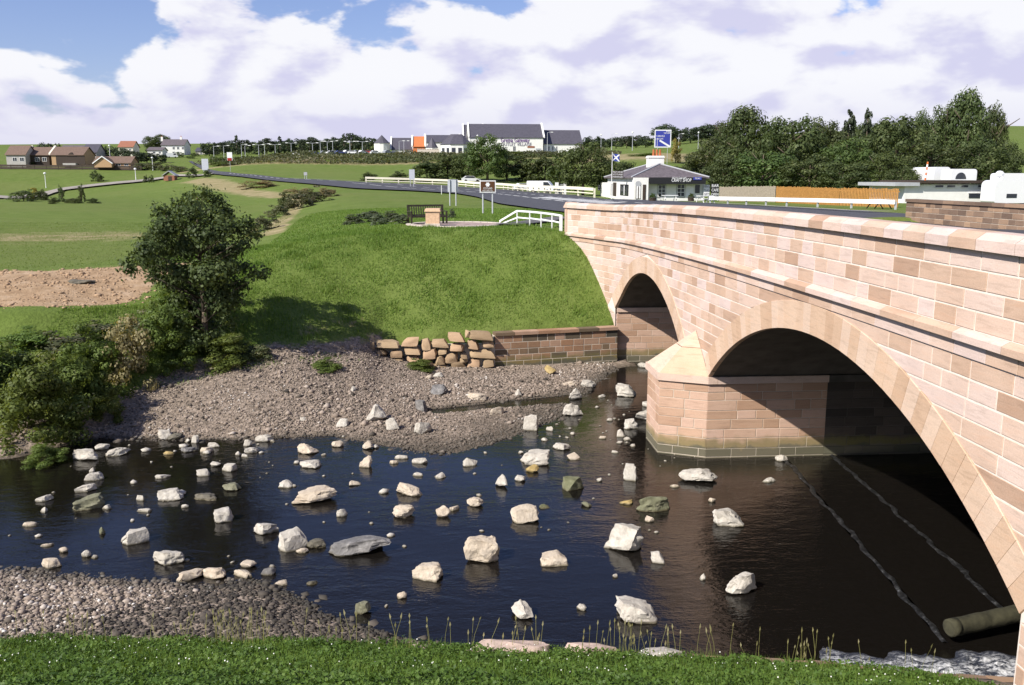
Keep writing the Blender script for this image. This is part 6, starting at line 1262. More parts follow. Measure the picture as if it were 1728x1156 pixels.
placard(1008.5, 312, 1017.5, 321.5, 138.6, 'black_paint', 'small black sign with white marks on the shop annex', ['OLD', 'TOLL', 'BAR'])
# flag on a pole
t = empty('flag', (wx(1032.5, 119), 119, G(23.5, 119))); tag(t, 'blue saltire flag flying above the shop roof', 'flag'); fxp = t.location.x; zt = wz(256, 119)
part(t, MB().tube((fxp, 119, t.location.z), (fxp, 119, zt), 0.06, 0.035, 6), 'pole', 'white_paint')
x1f = wx(1044, 119); z0f, z1f = wz(271, 119), wz(258.5, 119)
def wavy(u, v, off=0.0): return (fxp + 0.04 + (x1f - fxp) * u, 119 + 0.10 * math.sin(u * 5) + off, z1f + (z0f - z1f) * v - 0.12 * u)
m = MB(); nu = 8
pts = [wavy(i / nu, j, o) for o in (-0.008, 0.008) for i in range(nu + 1) for j in (0, 1)]
m.poly(pts, [(2 * i, 2 * i + 1, 2 * i + 3, 2 * i + 2) for i in range(nu)] + [(2 * (nu + 1) + 2 * i, 2 * (nu + 1) + 2 * i + 2, 2 * (nu + 1) + 2 * i + 3, 2 * (nu + 1) + 2 * i + 1) for i in range(nu)]); part(t, m, 'cloth', 'flag_blue')
m = MB(); h_ = 0.11
for sgn in (0, 1):
    pts = []
    for i in range(nu + 1):
        u = i / nu; v = u if sgn == 0 else 1 - u; pts += [wavy(u, max(v - h_, 0), -0.014), wavy(u, min(v + h_, 1), -0.014)]
    m.poly(pts, [(2 * i, 2 * i + 1, 2 * i + 3, 2 * i + 2) for i in range(nu)])
part(t, m, 'white_cross', 'sign_white')
# tables and tubs before the shop
for i, (x, y, lab) in enumerate(((1130, 340.5, 'white picnic table before the shop windows'), (1190, 342.5, 'white picnic table on the grass right of the shop'), (1483, 352.5, 'white picnic table on the verge near the wall'))):
    p = hit(x, y); t = empty('picnic_table', p, 0.3 * i); tag(t, lab, 'table', 'picnic tables')
    MB().box((0, 0, 0.74), (1.8, 0.8, 0.06)).build('table_top', 'white_paint', t)
    for s in (-1, 1): MB().box((0, s * 0.72, 0.44), (1.8, 0.28, 0.05)).build('seat', 'white_paint', t)
    for s in (-0.65, 0.65):
        for q in (-1, 1): MB().bar((s, q * 0.75, 0), (s, q * 0.2, 0.72), 0.07, 0.07).build('leg', 'dark_timber' if i == 2 else 'white_paint', t)
for i, (x, y, lab) in enumerate(((1101, 341.5, 'flower tub by the shop porch'), (1118, 340.5, 'flower tub under the shop first window'), (1166, 340, 'flower tub under the shop notice board'))):
    p = hit(x, y); t = empty('flower_tub', p); tag(t, lab, 'planter', 'tubs before the shop'); m = MB(); m.tube((0, 0, 0), (0, 0, 0.5), 0.34, 0.42, 10); m.build('tub', 'dark_timber', t)
    c, _ = TV['bushmid'][0]; o = bpy.data.objects.new('flowers', c); o.scale = (0.9, 0.9, 0.6); o.location = (0, 0, 0.4); link(o, t)
# ------------------------------------------------------------------ bench, plinth, paved circle
cc = hit(752, 376); CZ = cc.z + 0.02; cc = Vector((0.55, 47.6, G(0.55, 47.6) - 0.07))
pv = empty('paved_circle', (cc.x, cc.y, cc.z)); tag(pv, 'paved circle with pale stone rim around the plinth', 'paving')
nb_ = 28
for i in range(nb_):
    a0, a1 = 2 * math.pi * i / nb_ + 0.006, 2 * math.pi * (i + 1) / nb_ - 0.006; pts = []
    for a, r in ((a0, 2.25), (a1, 2.25), (a1, 2.62), (a0, 2.62)): pts.append((r * math.cos(a), r * math.sin(a), -0.3))
    MB().prism(pts, (0, 0, 0.42)).build('rim_stone', 'pale_flag', pv)
for ring_, (ra_, rb_) in enumerate(((0.0, 0.75), (0.76, 1.5), (1.51, 2.235))):
    k_ = (6, 14, 22)[ring_]
    for i in range(k_):
        a0, a1 = 2 * math.pi * i / k_ + 0.008, 2 * math.pi * (i + 1) / k_ - 0.008; pts = [(r * math.cos(a), r * math.sin(a), -0.3) for a, r in ((a0, max(ra_, 0.02)), (a1, max(ra_, 0.02)), (a1, rb_), (a0, rb_))]
        MB().prism(pts, (0, 0, 0.385)).build('paver', 'paver_pink', pv)
pzz = cc.z + 0.09
pp = hit(729, 379); pp = Vector((-0.62, 46.3, pzz)); pl = empty('stone_plinth', pp, R(-4)); tag(pl, 'squat sandstone plinth with cap standing before the bench', 'plinth')
MB().box((0, 0, 0.36), (0.70, 0.62, 0.72)).build('shaft', 'plinth_stone', pl); MB().hexa([(-0.41, -0.37, 0.722), (0.41, -0.37, 0.722), (0.41, 0.37, 0.722), (-0.41, 0.37, 0.722), (-0.37, -0.33, 0.85), (0.37, -0.33, 0.85), (0.37, 0.33, 0.88), (-0.37, 0.33, 0.88)]).build('cap', 'plinth_stone', pl); MB().box((0, -0.02, 0.06), (0.78, 0.70, 0.115)).build('base', 'pale_flag', pl)
be = empty('park_bench', (-0.95, 48.3, pzz - 0.02), R(20)); tag(be, 'dark slatted wooden park bench behind the stone plinth', 'bench'); BL = 2.05
for i in range(15): x = -BL / 2 + 0.12 + i * (BL - 0.24) / 14; MB().bar((x, 0.20, 0.50), (x, 0.30, 0.94), 0.055, 0.022).build('back_slat', 'bench_wood', be)
MB().bar((-BL / 2, 0.315, 0.97), (BL / 2, 0.315, 0.97), 0.05, 0.10).build('top_rail', 'bench_wood', be); MB().bar((-BL / 2, 0.20, 0.47), (BL / 2, 0.20, 0.47), 0.05, 0.08).build('lower_rail', 'bench_wood', be)
for i in range(5): MB().box((0, -0.28 + i * 0.105, 0.44), (BL, 0.08, 0.03)).build('seat_slat', 'bench_wood', be)
for s in (-1, 1):
    x = s * (BL / 2 - 0.04); MB().bar((x, -0.32, 0), (x, -0.32, 0.64), 0.08, 0.08).build('front_leg', 'bench_wood', be); MB().bar((x, 0.22, 0), (x, 0.32, 1.02), 0.08, 0.07).build('back_leg', 'bench_wood', be); MB().box((x, -0.06, 0.67), (0.09, 0.66, 0.05)).build('armrest', 'bench_wood', be); MB().box((x, -0.05, 0.40), (0.05, 0.5, 0.07)).build('side_rail', 'bench_wood', be)
MB().box((0, -0.33, 0.40), (BL - 0.16, 0.04, 0.08)).build('front_rail', 'bench_wood', be)
# white railing at the end of the bridge
rl = empty('white_railing', (5.6, 44.2, 0)); tag(rl, 'white post-and-rail barrier at the far end of the bridge', 'railing')
pts = [hit(868, 357.5), hit(893, 362), hit(908, 366), hit(925, 369), hit(941, 374), hit(952, 383)]
pts = [Vector((2.9, 47.5, 0)), Vector((3.75, 46.7, 0)), Vector((4.35, 46.0, 0)), Vector((4.85, 45.2, 0)), Vector((5.3, 44.3, 0)), Vector((5.62, 43.3, 0))]
tops = []
for i, p in enumerate(pts):
    p.z = G(p.x, p.y); h_ = 0.72 if i else 0.2; tp_ = Vector((p.x, p.y, p.z + h_ + (0.05 if i else 0))); tops.append(tp_); wd_ = 0.055 if i < 5 else 0.14; part(rl, MB().bar((p.x, p.y, p.z - 0.2), tp_, wd_, wd_), 'post', 'white_paint')
for a, b in zip(tops, tops[1:]): part(rl, MB().bar(a + Vector((0, 0, -0.03)), b + Vector((0, 0, -0.03)), 0.06, 0.09), 'rail', 'white_paint'); part(rl, MB().bar(a + Vector((0, 0, -0.36 if a != tops[0] else -0.2)), b + Vector((0, 0, -0.38)), 0.05, 0.07), 'rail', 'white_paint')
# ------------------------------------------------------------------ signs
p = hit(822, 345); Yb = 62.0
t = road_sign(823, 304.5, 325, 345, 27, Yb, 'sign_brown', 'brown tourist sign with white border facing the bridge', [('SCOTLAND', 0.5, 0.66, 0.18, 0.62), ('WELCOMES YOU', 0.5, 0.85, 0.13, 0.72)])
a, b = aty(810, 325, Yb), aty(836, 304.5, Yb); m = MB(); cxm, czm = (a.x + b.x) / 2, a.z + (b.z - a.z) * 0.66; m.tube((cxm, Yb - 0.072, czm), (cxm, Yb - 0.064, czm), 0.13, 0.13, 14); part(t, m, 'emblem', 'sign_white')
for k in range(6): a_ = k * math.pi / 3; part(t, MB().box((cxm + 0.12 * math.cos(a_), Yb - 0.068, czm + 0.12 * math.sin(a_)), (0.07, 0.012, 0.07)), 'emblem_petal', 'sign_white')
road_sign(764, 303, 324, 328, 17, 84, 'sign_back', 'pale back of a double-post sign on the verge', border=False, back=True)
t = empty('marker_post', hit(745, 328)); tag(t, 'thin white marker post on the verge left of the pale sign', 'post'); MB().bar((0, 0, -0.1), (0, 0, 1.35), 0.09, 0.09).build('post', 'white_paint', t)
road_sign(695, 286, 303, 310, 9, 178, 'sign_back', 'tall pale sign back beyond the rail, by the dark hedge', border=False)
road_sign(515.5, 290.5, 296, 304, 5.5, 205, 'post_grey', 'small dark sign on the verge of the far road', border=False)
road_sign(346, 268, 287, 292, 10, 290, 'sign_back', 'tall pale roadside sign at the far bend', border=False)
t = road_sign(387.5, 257, 271, 294, 8, 275, 'sign_white', 'white and red board on a tall post by the far road', border=False, posts=1); a = aty(384, 271, 275); b = aty(391, 266.5, 275); part(t, MB().span((a.x, 274.9, a.z), (b.x, 274.94, b.z)), 'red_band', 'car_red')
t = road_sign(1118.5, 219, 249, 262, 29, 240, 'sign_blue', 'large blue motorway sign above the shop chimney', [('M6', 0.80, 0.10, 0.75, 1.0), ('THE SOUTH', 0.76, 0.20, 0.55, 2.0), ('CARLISLE', 0.36, 0.36, 0.62, 2.2), ('LONGTOWN', 0.30, 0.52, 0.5, 2.0)])
a, b = aty(1113, 237, 240), aty(1131, 248, 240); part(t, MB().bar((a.x, 239.9, a.z), (b.x, 239.9, b.z), 0.04, 0.45), 'route_line', 'sign_white'); a, b = aty(1108.5, 248, 240), aty(1109.5, 233, 240); part(t, MB().span((a.x, 239.9, a.z), (b.x, 239.93, b.z)), 'route_line', 'sign_white')
# ------------------------------------------------------------------ rails and fences
def rail_run(name, label, pts, hgt, mat, rails, postw, step, pname='post', cat='fence', rh=0.16, rt=0.06, side=0.0, pmat=None, ph=None):
    P = [Vector((p[0], p[1], 0)) for p in pts]; t = empty(name, P[0]); tag(t, label, cat); acc = []
    for a, b in zip(P, P[1:]):
        n = max(1, int((b - a).length / step))
        for i in range(n): acc.append(a.lerp(b, i / n))
    acc.append(P[-1])
    for q in acc: q.z = G(q.x, q.y)
    for q in acc: part(t, MB().bar((q.x, q.y, q.z - 0.2), (q.x, q.y, q.z + (ph or hgt)), postw, postw), pname, pmat or mat)
    for z_, h_ in rails:
        for a, b in zip(acc, acc[1:]): part(t, MB().bar(a + Vector((-side, -side, z_)), b + Vector((-side, -side, z_)), rt, h_), 'rail', mat)
    return t
rail_run('roadside_rail', 'long cream-white rail fence along the far side of the road', [pz(618, 312, 192), pz(700, 314.5, 192), pz(760, 316, 190), pz(800, 319, 180), pz(850, 322, 170), pz(900, 326, 152), pz(950, 330.5, 136), pz(1003, 333.5, 128)], 1.35, 'cream_paint', [(1.2, 0.42), (0.62, 0.14)], 0.24, 3.0, rt=0.09, side=0.16)
rail_run('crash_barrier', 'white metal crash barrier before the timber fence', [(wx(1200, 90), 90, 0), (wx(1330, 80), 80, 0), (wx(1440, 73), 73, 0), (wx(1515, 69), 69, 0)], 0.62, 'white_paint', [(0.60, 0.34)], 0.13, 2.6, cat='barrier', side=0.12, rt=0.07, pmat='galvanised')
def board_fence(name, label, pts, hgt, mat, bw_, gap):
    P = [Vector(p) for p in pts]; t = empty(name, P[0]); tag(t, label, 'fence'); m = MB(); rl_ = []
    for a, b in zip(P, P[1:]):
        L_ = (b - a).length; n = int(L_ / (bw_ + gap)); d = (b - a).normalized(); ang = math.atan2(d.y, d.x)
        for i in range(n):
            c = a + d * ((i + 0.5) * (bw_ + gap)); z0 = G(c.x, c.y); h_ = hgt * rr.uniform(0.97, 1.03); m.box((c.x, c.y, z0 + h_ / 2 - 0.05), (bw_, 0.03, h_), ang)
        for i in range(int(L_ / 2.4) + 1): c = a + d * min(i * 2.4, L_) + Vector((-d.y, d.x, 0)) * 0.09; z0 = G(c.x, c.y); part(t, MB().box((c.x, c.y, z0 + hgt / 2 - 0.1), (0.1, 0.1, hgt), ang), 'post', mat)
        for zz in (0.35, hgt - 0.3):
            q0, q1 = a + Vector((-d.y, d.x, 0)) * 0.04, b + Vector((-d.y, d.x, 0)) * 0.04; part(t, MB().bar(Vector((q0.x, q0.y, G(q0.x, q0.y) + zz)), Vector((q1.x, q1.y, G(q1.x, q1.y) + zz)), 0.04, 0.09), 'rail', mat)
    o = part(t, m, 'boards', mat); o['kind'] = 'stuff'
fh = (wz(319, 88) - G(wx(1260, 88), 88))
board_fence('weathered_fence', 'grey weathered board fence right of the shop', [(wx(1215, 104), 104, 0), (wx(1310, 92), 92, 0)], 1.72, 'grey_board', 0.13, 0.035)
board_fence('orange_fence', 'new orange-brown board fence behind the crash barrier', [(wx(1311, 91.6), 91.6, 0), (wx(1420, 82), 82, 0), (wx(1520, 76), 76, 0)], 1.68, 'orange_board', 0.12, 0.05)
# ------------------------------------------------------------------ caravan site on the right
Yc = 92.0
lb = empty('site_building', (wx(1600, Yc), Yc, G(wx(1600, Yc), Yc))); tag(lb, 'long low white building with flat dark roof behind the wall', 'building')
def lbp(x0, y0, x1, y1, Y, D_, name, mat, par=None): a, b = aty(x0, y1, Y), aty(x1, y0, Y); return part(lb, MB().span((a.x, Y, a.z), (b.x, Y + D_, b.z)), name, mat, par)
lbp(1524, 311, 1676, 348, Yc, 8, 'wall', 'white_render'); lbp(1553, 304.5, 1680, 309.5, Yc - 0.6, 9, 'flat_roof', 'dark_timber'); lbp(1510, 308, 1552.6, 314, Yc - 0.5, 8.5, 'porch_roof', 'post_grey')
for x0, x1 in ((1579, 1592), (1599, 1612), (1623, 1634), (1651, 1662)):
    w_ = lbp(x0, 312.6, x1, 316, Yc - 0.05, 0.2, 'window', 'window_glass'); lbp(x0 - 0.6, 316.2, x1 + 0.6, 317, Yc - 0.12, 0.2, 'sill', 'white_paint', w_)
for x0, x1 in ((1635, 1654), (1661, 1677)): w_ = lbp(x0, 326.5, x1, 334, Yc - 0.06, 0.2, 'window', 'window_glass'); lbp(x0 - 0.5, 324.6, x1 + 0.5, 326.3, Yc - 0.1, 0.2, 'lintel', 'white_paint', w_)
def caravan(x0, x1, yt, yb, Y, D_, label, win=None, round_win=False, slope=0.0):
    X0, X1 = wx(x0, Y), wx(x1, Y); zt, zb_ = wz(yt, Y), wz(yb, Y); r = (zt - zb_) * 0.24; t = empty('caravan', ((X0 + X1) / 2, Y, zb_)); tag(t, label, 'caravan', 'white caravans on the site'); pr = []
    for cx_, cz_, a0 in ((X1 - r, zt - r, 0), (X0 + r, zt - r, 90), (X0 + r * .5, zb_ + r * .5, 180), (X1 - r * .5, zb_ + r * .5, 270)):
        rad = r if a0 < 180 else r * 0.5
        for k in range(5): a = R(a0 + k * 22.5); pr.append((cx_ + rad * math.cos(a), Y, cz_ + rad * math.sin(a) + slope * (cx_ - X0)))
    part(t, MB().prism(pr, (0, D_, 0)), 'body', 'car_white')
    if win:
        a, b = aty(win[0], win[3], Y), aty(win[2], win[1], Y)
        if round_win: part(t, MB().prism([((a.x + b.x) / 2 + (b.x - a.x) / 2 * math.cos(k * math.pi / 10), Y - 0.03, a.z + (b.z - a.z) * math.sin(k * math.pi / 10)) for k in range(11)], (0, 0.06, 0)), 'window', 'window_glass')
        else: part(t, MB().span((a.x, Y - 0.03, a.z), (b.x, Y + 0.03, b.z)), 'window', 'window_glass')
    for X in (X0 + (X1 - X0) * .35, X0 + (X1 - X0) * .65): part(t, MB().tube((X, Y + 0.05, zb_), (X, Y + 0.25, zb_), 0.33, None, 12), 'wheel', 'rubber')
    return t
caravan(1605, 1648, 284.5, 306, 104, 2.3, 'white caravan with a dark arched window above the flat roof', (1612, 291, 1631, 302), True)
caravan(1576, 1603, 281, 306, 108, 5.5, 'white caravan partly hidden by trees, left of the arched window one')
caravan(1681, 1760, 304.5, 345, 88, 2.4, 'large cream-white caravan at the right edge', (1698, 327, 1716, 334))
caravan(1692, 1760, 292, 312, 100, 2.4, 'white-roofed caravan behind the one at the right edge')
t = empty('striped_pole', (wx(1561.5, 93), 93, G(wx(1561, 93), 93))); tag(t, 'thin red and white striped pole beside the flat roof', 'pole'); z0_, z1_ = wz(305, 93), wz(272, 93); nb_ = 7
part(t, MB().tube((t.location.x, 93, t.location.z), (t.location.x, 93, z0_), 0.06, None, 6), 'pole', 'white_paint')
for i in range(nb_): part(t, MB().tube((t.location.x + 0.02 * i, 93, z0_ + (z1_ - z0_) * i / nb_), (t.location.x + 0.02 * (i + 1), 93, z0_ + (z1_ - z0_) * (i + 1) / nb_), 0.09, None, 6), 'band', 'orange_band' if i % 2 == 0 else 'white_paint')
t = lamp(1684.5, 296, 320, 90, 'globe lamp between building and right caravan', 0, True); 
# vehicles on the road side
def vp(x, y, Y): p = aty(x, y, Y); return p.x, Y, G(p.x, Y)
X, Y, z = vp(795, 315, 205); car(X, Y, z, 0.1, 'car_white', 'white car behind the cream rail, left of the brown sign', group='cars by the rail')
X, Y, z = vp(884, 322, 176); car(X, Y, z, 0.25, 'car_white', 'left one of two white vehicles at the bend of the rail', group='cars by the rail')
X, Y, z = vp(913, 325, 160); car(X, Y, z, -0.35, 'car_white', 'white van at the bend of the rail', 'van', group='cars by the rail')
t = empty('gate_piers', (wx(950, 140), 140, G(wx(950, 140), 140))); tag(t, 'pair of white gate piers with grey gate beside the rail', 'gate')
for x0, x1 in ((937, 942.5), (951.5, 955.5)): a = wx(x0, 140); b = wx(x1, 140); part(t, MB().span((a, 139.8, t.location.z - .1), (b, 140.2, wz(308, 140))), 'pier', 'white_paint')
part(t, MB().span((wx(943, 140), 139.95, t.location.z + 0.2), (wx(951, 140), 140.05, wz(311, 140))), 'gate', 'post_grey')
# ------------------------------------------------------------------ shopping village on the rise
YV = 392.0
t = house('outlet_hall', 'large white hall with long slate roof and violet lettering', 793, 916, 209.5, 231.5, 262, YV, 22, 'white_render', 'slate', 'x', wins=[(866, 247, 870, 255)], skew='white_render', cat='building')
for body, x, y, s_, wd, mt in (('Gretna Gateway', 869, 236.8, 2.6, 12.4, 'lettering_violet'), ('OUTLET VILLAGE', 871, 243.6, 2.0, 13.2, 'lettering_grey')): p = aty(x, y, YV - 0.1); text_obj('lettering', body, s_, p - t.location, mt, t, width=wd)
a, b = aty(890, 249.5, YV), aty(902, 246.5, YV); part(t, MB().span((a.x, YV - 0.12, a.z), (b.x, YV, b.z)), 'small_sign', 'red_brick'); a, b = aty(904, 258, YV), aty(913, 250.5, YV); part(t, MB().span((a.x, YV - 0.1, a.z), (b.x, YV, b.z)), 'loading_door', 'post_grey')
house('outlet_rear_hall', 'white gable with slate roof rising behind the large hall', 784, 815, 211, 233, 262, 412, 20, 'white_render', 'slate', 'x', skew='white_render', cat='building')
house('outlet_wing', 'lower white wing with slate roof right of the large hall', 917.5, 981, 219.5, 242, 262, YV + 4, 20, 'white_render', 'slate', 'x', wins=[(925, 247, 927.5, 254), (931.5, 247, 934, 254), (938, 247, 940.5, 254)], cat='building')
house('outlet_block', 'white block with slate roof left of the octagonal pavilion', 719, 775, 228.5, 240, 262, 420, 18, 'white_render', 'slate', 'x', skew='white_render', cat='building')
house('outlet_shed', 'long dark-roofed white shed left of the orange gable', 662, 697, 233.5, 252, 262, 402, 14, 'white_render', 'slate', 'x', skew='white_render', cat='building')
house('orange_house', 'small house with bright orange tiled roof', 698, 717, 231, 247, 262, 398, 12, 'orange_tile', 'orange_tile', 'x', skew='white_render', cat='building')
def rotunda(x, wpx, yapex, ye, yb, Y, n, label, name, roofm='slate', wins=0, ridge=0.0, top=None):
    X = wx(x, Y + wpx * Y / F / 2); rad = wpx * Y / F / 2; Yc_ = Y + rad; zb_ = wz(yb, Y); ze = wz(ye, Y); za = aty(750, yapex, Yc_).z; t = empty(name, (X, Yc_, zb_)); tag(t, label, 'building'); rg = [(X + rad * math.cos(2 * math.pi * (i + 0.5) / n), Yc_ + rad * math.sin(2 * math.pi * (i + 0.5) / n)) for i in range(n)]
    part(t, MB().prism([(a, b, zb_ - 1) for a, b in rg], (0, 0, ze - zb_ + 1)), 'wall', 'white_render')
    for i in range(n):
        (a, b), (c, d) = rg[i], rg[(i + 1) % n]; k = 1.06; a, b, c, d = X + (a - X) * k, Yc_ + (b - Yc_) * k, X + (c - X) * k, Yc_ + (d - Yc_) * k
        part(t, MB().poly([(a, b, ze - 0.1), (c, d, ze - 0.1), (X + (c - X) * ridge, Yc_ + (d - Yc_) * ridge * 0.2, za), (X + (a - X) * ridge, Yc_ + (b - Yc_) * ridge * 0.2, za), (X, Yc_, ze - 0.1)], [(0, 1, 2, 3), (0, 4, 1), (1, 4, 2), (2, 4, 3), (3, 4, 0)]), 'roof', roofm)
    for i in range(n):
        (a, b), (c, d) = rg[i], rg[(i + 1) % n]
        if wins and (b + d) / 2 < Yc_ - rad * 0.2:
            mx_, my2 = (a + c) / 2, (b + d) / 2; ang = math.atan2(d - b, c - a)
            for s in (-0.25, 0.25):
                w_ = part(t, MB().box((mx_ + (c - a) * s, my2 + (d - b) * s, zb_ + (ze - zb_) * 0.45), (rad * 0.22, 0.2, (ze - zb_) * 0.5), ang), 'window', 'window_glass')
    return t
rotunda(646, 26, 228, 241.5, 262, 398, 12, 'round white tower with conical slate roof, left end of the village', 'round_tower')
rotunda(771, 56, 226.5, 243, 264, 376, 8, 'octagonal white pavilion with wide slate roof and windows', 'octagon_pavilion', wins=1, ridge=0.35)
rotunda(730, 20, 232, 249, 264, 382, 10, 'small round turret with conical roof beside the pavilion', 'round_turret')
m = MB(); t = empty('garden_wall', (wx(728, 380), 380, wz(262, 380))); tag(t, 'pale rounded wall before the small turret', 'wall'); part(t, MB().span((wx(705, 372), 372, wz(266, 372)), (wx(742, 372), 373, wz(252, 372))), 'wall', 'pale_flag'); 
for i in range(9): part(t, MB().span((wx(705 + i * 4.1, 372), 371.9, wz(252, 372)), (wx(707.5 + i * 4.1, 372), 373.1, wz(251, 372))), 'cap_stone', 'pale_flag')
lamp(806, 229.5, 262, 380, 'lamp post before the left gable of the large hall', 0); lamp(923.5, 223.5, 262, 385, 'tall lamp post at the joint of hall and wing', 1); 
CPL = [(408, 244, 1), (437, 244.5, 2), (465, 244, 2), (492, 241.5, 2), (528, 241.5, 2), (541, 238.8, 1), (553, 239, 2), (562, 238, 1), (591, 239, 2), (612, 239, 2), (674, 238, 1), (682, 238, 1), (361, 247, 1), (378, 246, 1), (414, 246, 1), (447, 243, 1)]
for i, (x, yt, hd) in enumerate(CPL): lamp(x, yt, 263, 372 + (i % 4) * 9, 'car-park lamp ' + 'number %s along the embankment from the left' % ('one two three four five six seven eight nine ten eleven twelve thirteen fourteen fifteen sixteen'.split()[sorted(range(len(CPL)), key=lambda k: CPL[k][0]).index(i)]), hd, group='car park lamp posts')
for i, (x, yt, yb, Y, lab) in enumerate(((1014, 228, 255, 400, 'lamp post right of the outlet wing'), (1032, 226, 258, 380, 'lamp post above the right-hand round tree'), (1067, 224, 254, 380, 'lamp post left of the blue sign'), (1145, 226, 250, 420, 'lamp post just right of the blue sign'), (1178, 224, 250, 400, 'lamp post before the far green hill field'))): lamp(x, yt, yb, Y, lab, 1 if i % 2 else 0, group='lamp posts on the rise')
CPC = [(499, 261, 'car_white', 'white'), (503, 264, 'car_grey', 'grey'), (527, 261.5, 'car_white', 'white'), (532, 263, 'car_blue', 'blue'), (551, 262, 'car_grey', 'grey'), (560, 262, 'car_white', 'white'), (566, 261.5, 'car_grey', 'silver'), (576, 262, 'car_blue', 'dark blue'), (588, 261.5, 'car_white', 'white'), (597, 260.5, 'car_white', 'white'), (606, 262, 'car_grey', 'grey'), (614, 261.5, 'car_white', 'white'), (624, 261.5, 'car_red', 'red'), (635, 262, 'car_white', 'white'), (655, 262, 'car_grey', 'grey'), (690, 262, 'car_white', 'white')]
for i, (x, y, mt, cn) in enumerate(CPC): Yq = 362 + (i * 7) % 15; X = wx(x, Yq); car(X, Yq, G(X, Yq), 0.4 * (i % 3), mt, '%s parked car, %s from the left in the village car park' % (cn, 'first second third fourth fifth sixth seventh eighth ninth tenth eleventh twelfth thirteenth fourteenth fifteenth sixteenth'.split()[i]), group='cars in the village car park')
# ------------------------------------------------------------------ houses on the left rise
YH = 352.0
house('brown_roofed_house', 'brown-roofed house at the far left edge', 14, 46, 248, 262, 281, YH, 10, 'grey_render', 'brown_tile', 'x', wins=[(22, 266, 28, 272), (34, 266, 40, 272)])
house('tan_gable_house', 'brown-roofed house with pale gable edge, second from left', 50, 86, 250.5, 262.5, 281, YH + 4, 11, 'dark_timber', 'brown_tile', 'x', wins=[(60, 266, 66, 272), (72, 266, 78, 272)], skew='cream_render')
t = house('big_brown_house', 'big house with tan brick end and wide brown roof', 90, 143, 250, 262.5, 281, YH, 12, 'tan_brick', 'brown_tile', 'x', wins=[(112, 265, 118, 270), (128, 265, 134, 270)])
a, b = aty(95.5, 278, YH), aty(143, 262.5, YH); part(t, MB().span((a.x, YH - 0.12, a.z), (b.x, YH - 0.01, b.z)), 'dark_cladding', 'dark_timber'); a, b = aty(110, 281, YH), aty(131, 275.5, YH); part(t, MB().span((a.x, YH - 2.0, a.z), (b.x, YH - 0.13, b.z)), 'garage', 'grey_render')
p = aty(120, 259, YH); part(t, MB().prism([(p.x - 1.8, YH - 0.3, p.z - 1.0), (p.x + 1.8, YH - 0.3, p.z - 1.0), (p.x, YH - 0.3, p.z + 0.4)], (0, 3, 0)), 'dormer', 'dark_timber')
house('dark_rear_house', 'dark-roofed house behind the big brown one', 104, 140, 247.5, 256, 270, YH + 30, 10, 'dark_timber', 'slate_old', 'x')
house('blue_grey_house', 'blue-grey roofed house right of the big brown one', 143, 166, 245.5, 258, 276, YH + 16, 10, 'grey_render', 'slate', 'x', wins=[(149, 262, 154, 267)])
t = house('bungalow', 'low bungalow with orange-tan gable before the trees', 160, 222, 265.5, 275.5, 281.5, YH - 14, 9, 'tan_brick', 'brown_tile', 'x', wins=[(196, 276.5, 203, 279.5), (210, 276.5, 216, 279.5)])
X0, X1 = wx(161, YH - 17), wx(190, YH - 17); part(t, MB().prism([(X0, YH - 17, wz(280.5, YH - 17) - 0.5), (X1, YH - 17, wz(280.5, YH - 17) - 0.5), (X1, YH - 17, wz(276.5, YH - 17)), ((X0 + X1) / 2, YH - 17, wz(266.5, YH - 17)), (X0, YH - 17, wz(276.5, YH - 17))], (0, 4, 0)), 'front_gable', 'tan_brick')
for s in (-1, 1):
    xc_ = (X0 + X1) / 2; xe = X0 - 0.5 if s < 0 else X1 + 0.5; q = [(xe, YH - 17.4, wz(277.5, YH - 17)), (xc_, YH - 17.4, wz(265.8, YH - 17)), (xc_, YH - 12, wz(265.8, YH - 17)), (xe, YH - 12, wz(277.5, YH - 17))]; part(t, MB().hexa(q + [(a, b, c + 0.25) for a, b, c in q]), 'gable_roof', 'brown_tile'); q2 = [(a, YH - 17.46, c) for a, b, c in q[:2]] + [(a, YH - 17.41, c) for a, b, c in (q[1], q[0])]; part(t, MB().hexa(q2 + [(a, b, c + 0.4) for a, b, c in q2]), 'barge_board', 'white_paint')
house('tree_hidden_house', 'house half hidden by trees with reddish roof', 204, 228, 240, 249, 262, 430, 9, 'cream_render', 'red_brick', 'x', wins=[(209, 251, 212, 254), (218, 251, 221, 254)])
t = house('white_villa', 'tall white house with slate roof and two chimneys on the hill', 276, 314, 237, 246, 266, 455, 11, 'white_render', 'slate_old', 'x', wins=[(291.5, 248, 294.5, 252), (299, 248, 302, 252), (307, 248, 310, 252), (291.5, 256, 294.5, 261), (299, 256, 302, 261)], chims=(278, 310))
house('white_villa_wing', 'low white wing left of the tall white house', 252, 277, 250, 254.5, 266, 440, 8, 'white_render', 'slate_old', 'x', wins=[(258, 256, 262, 259), (268, 256, 271, 259)])
house('grey_cottage', 'small pale cottage left of the far conifers', 333, 348, 250.5, 256, 263, 470, 9, 'cream_render', 'slate', 'x', wins=[(338, 257.5, 341, 260)])
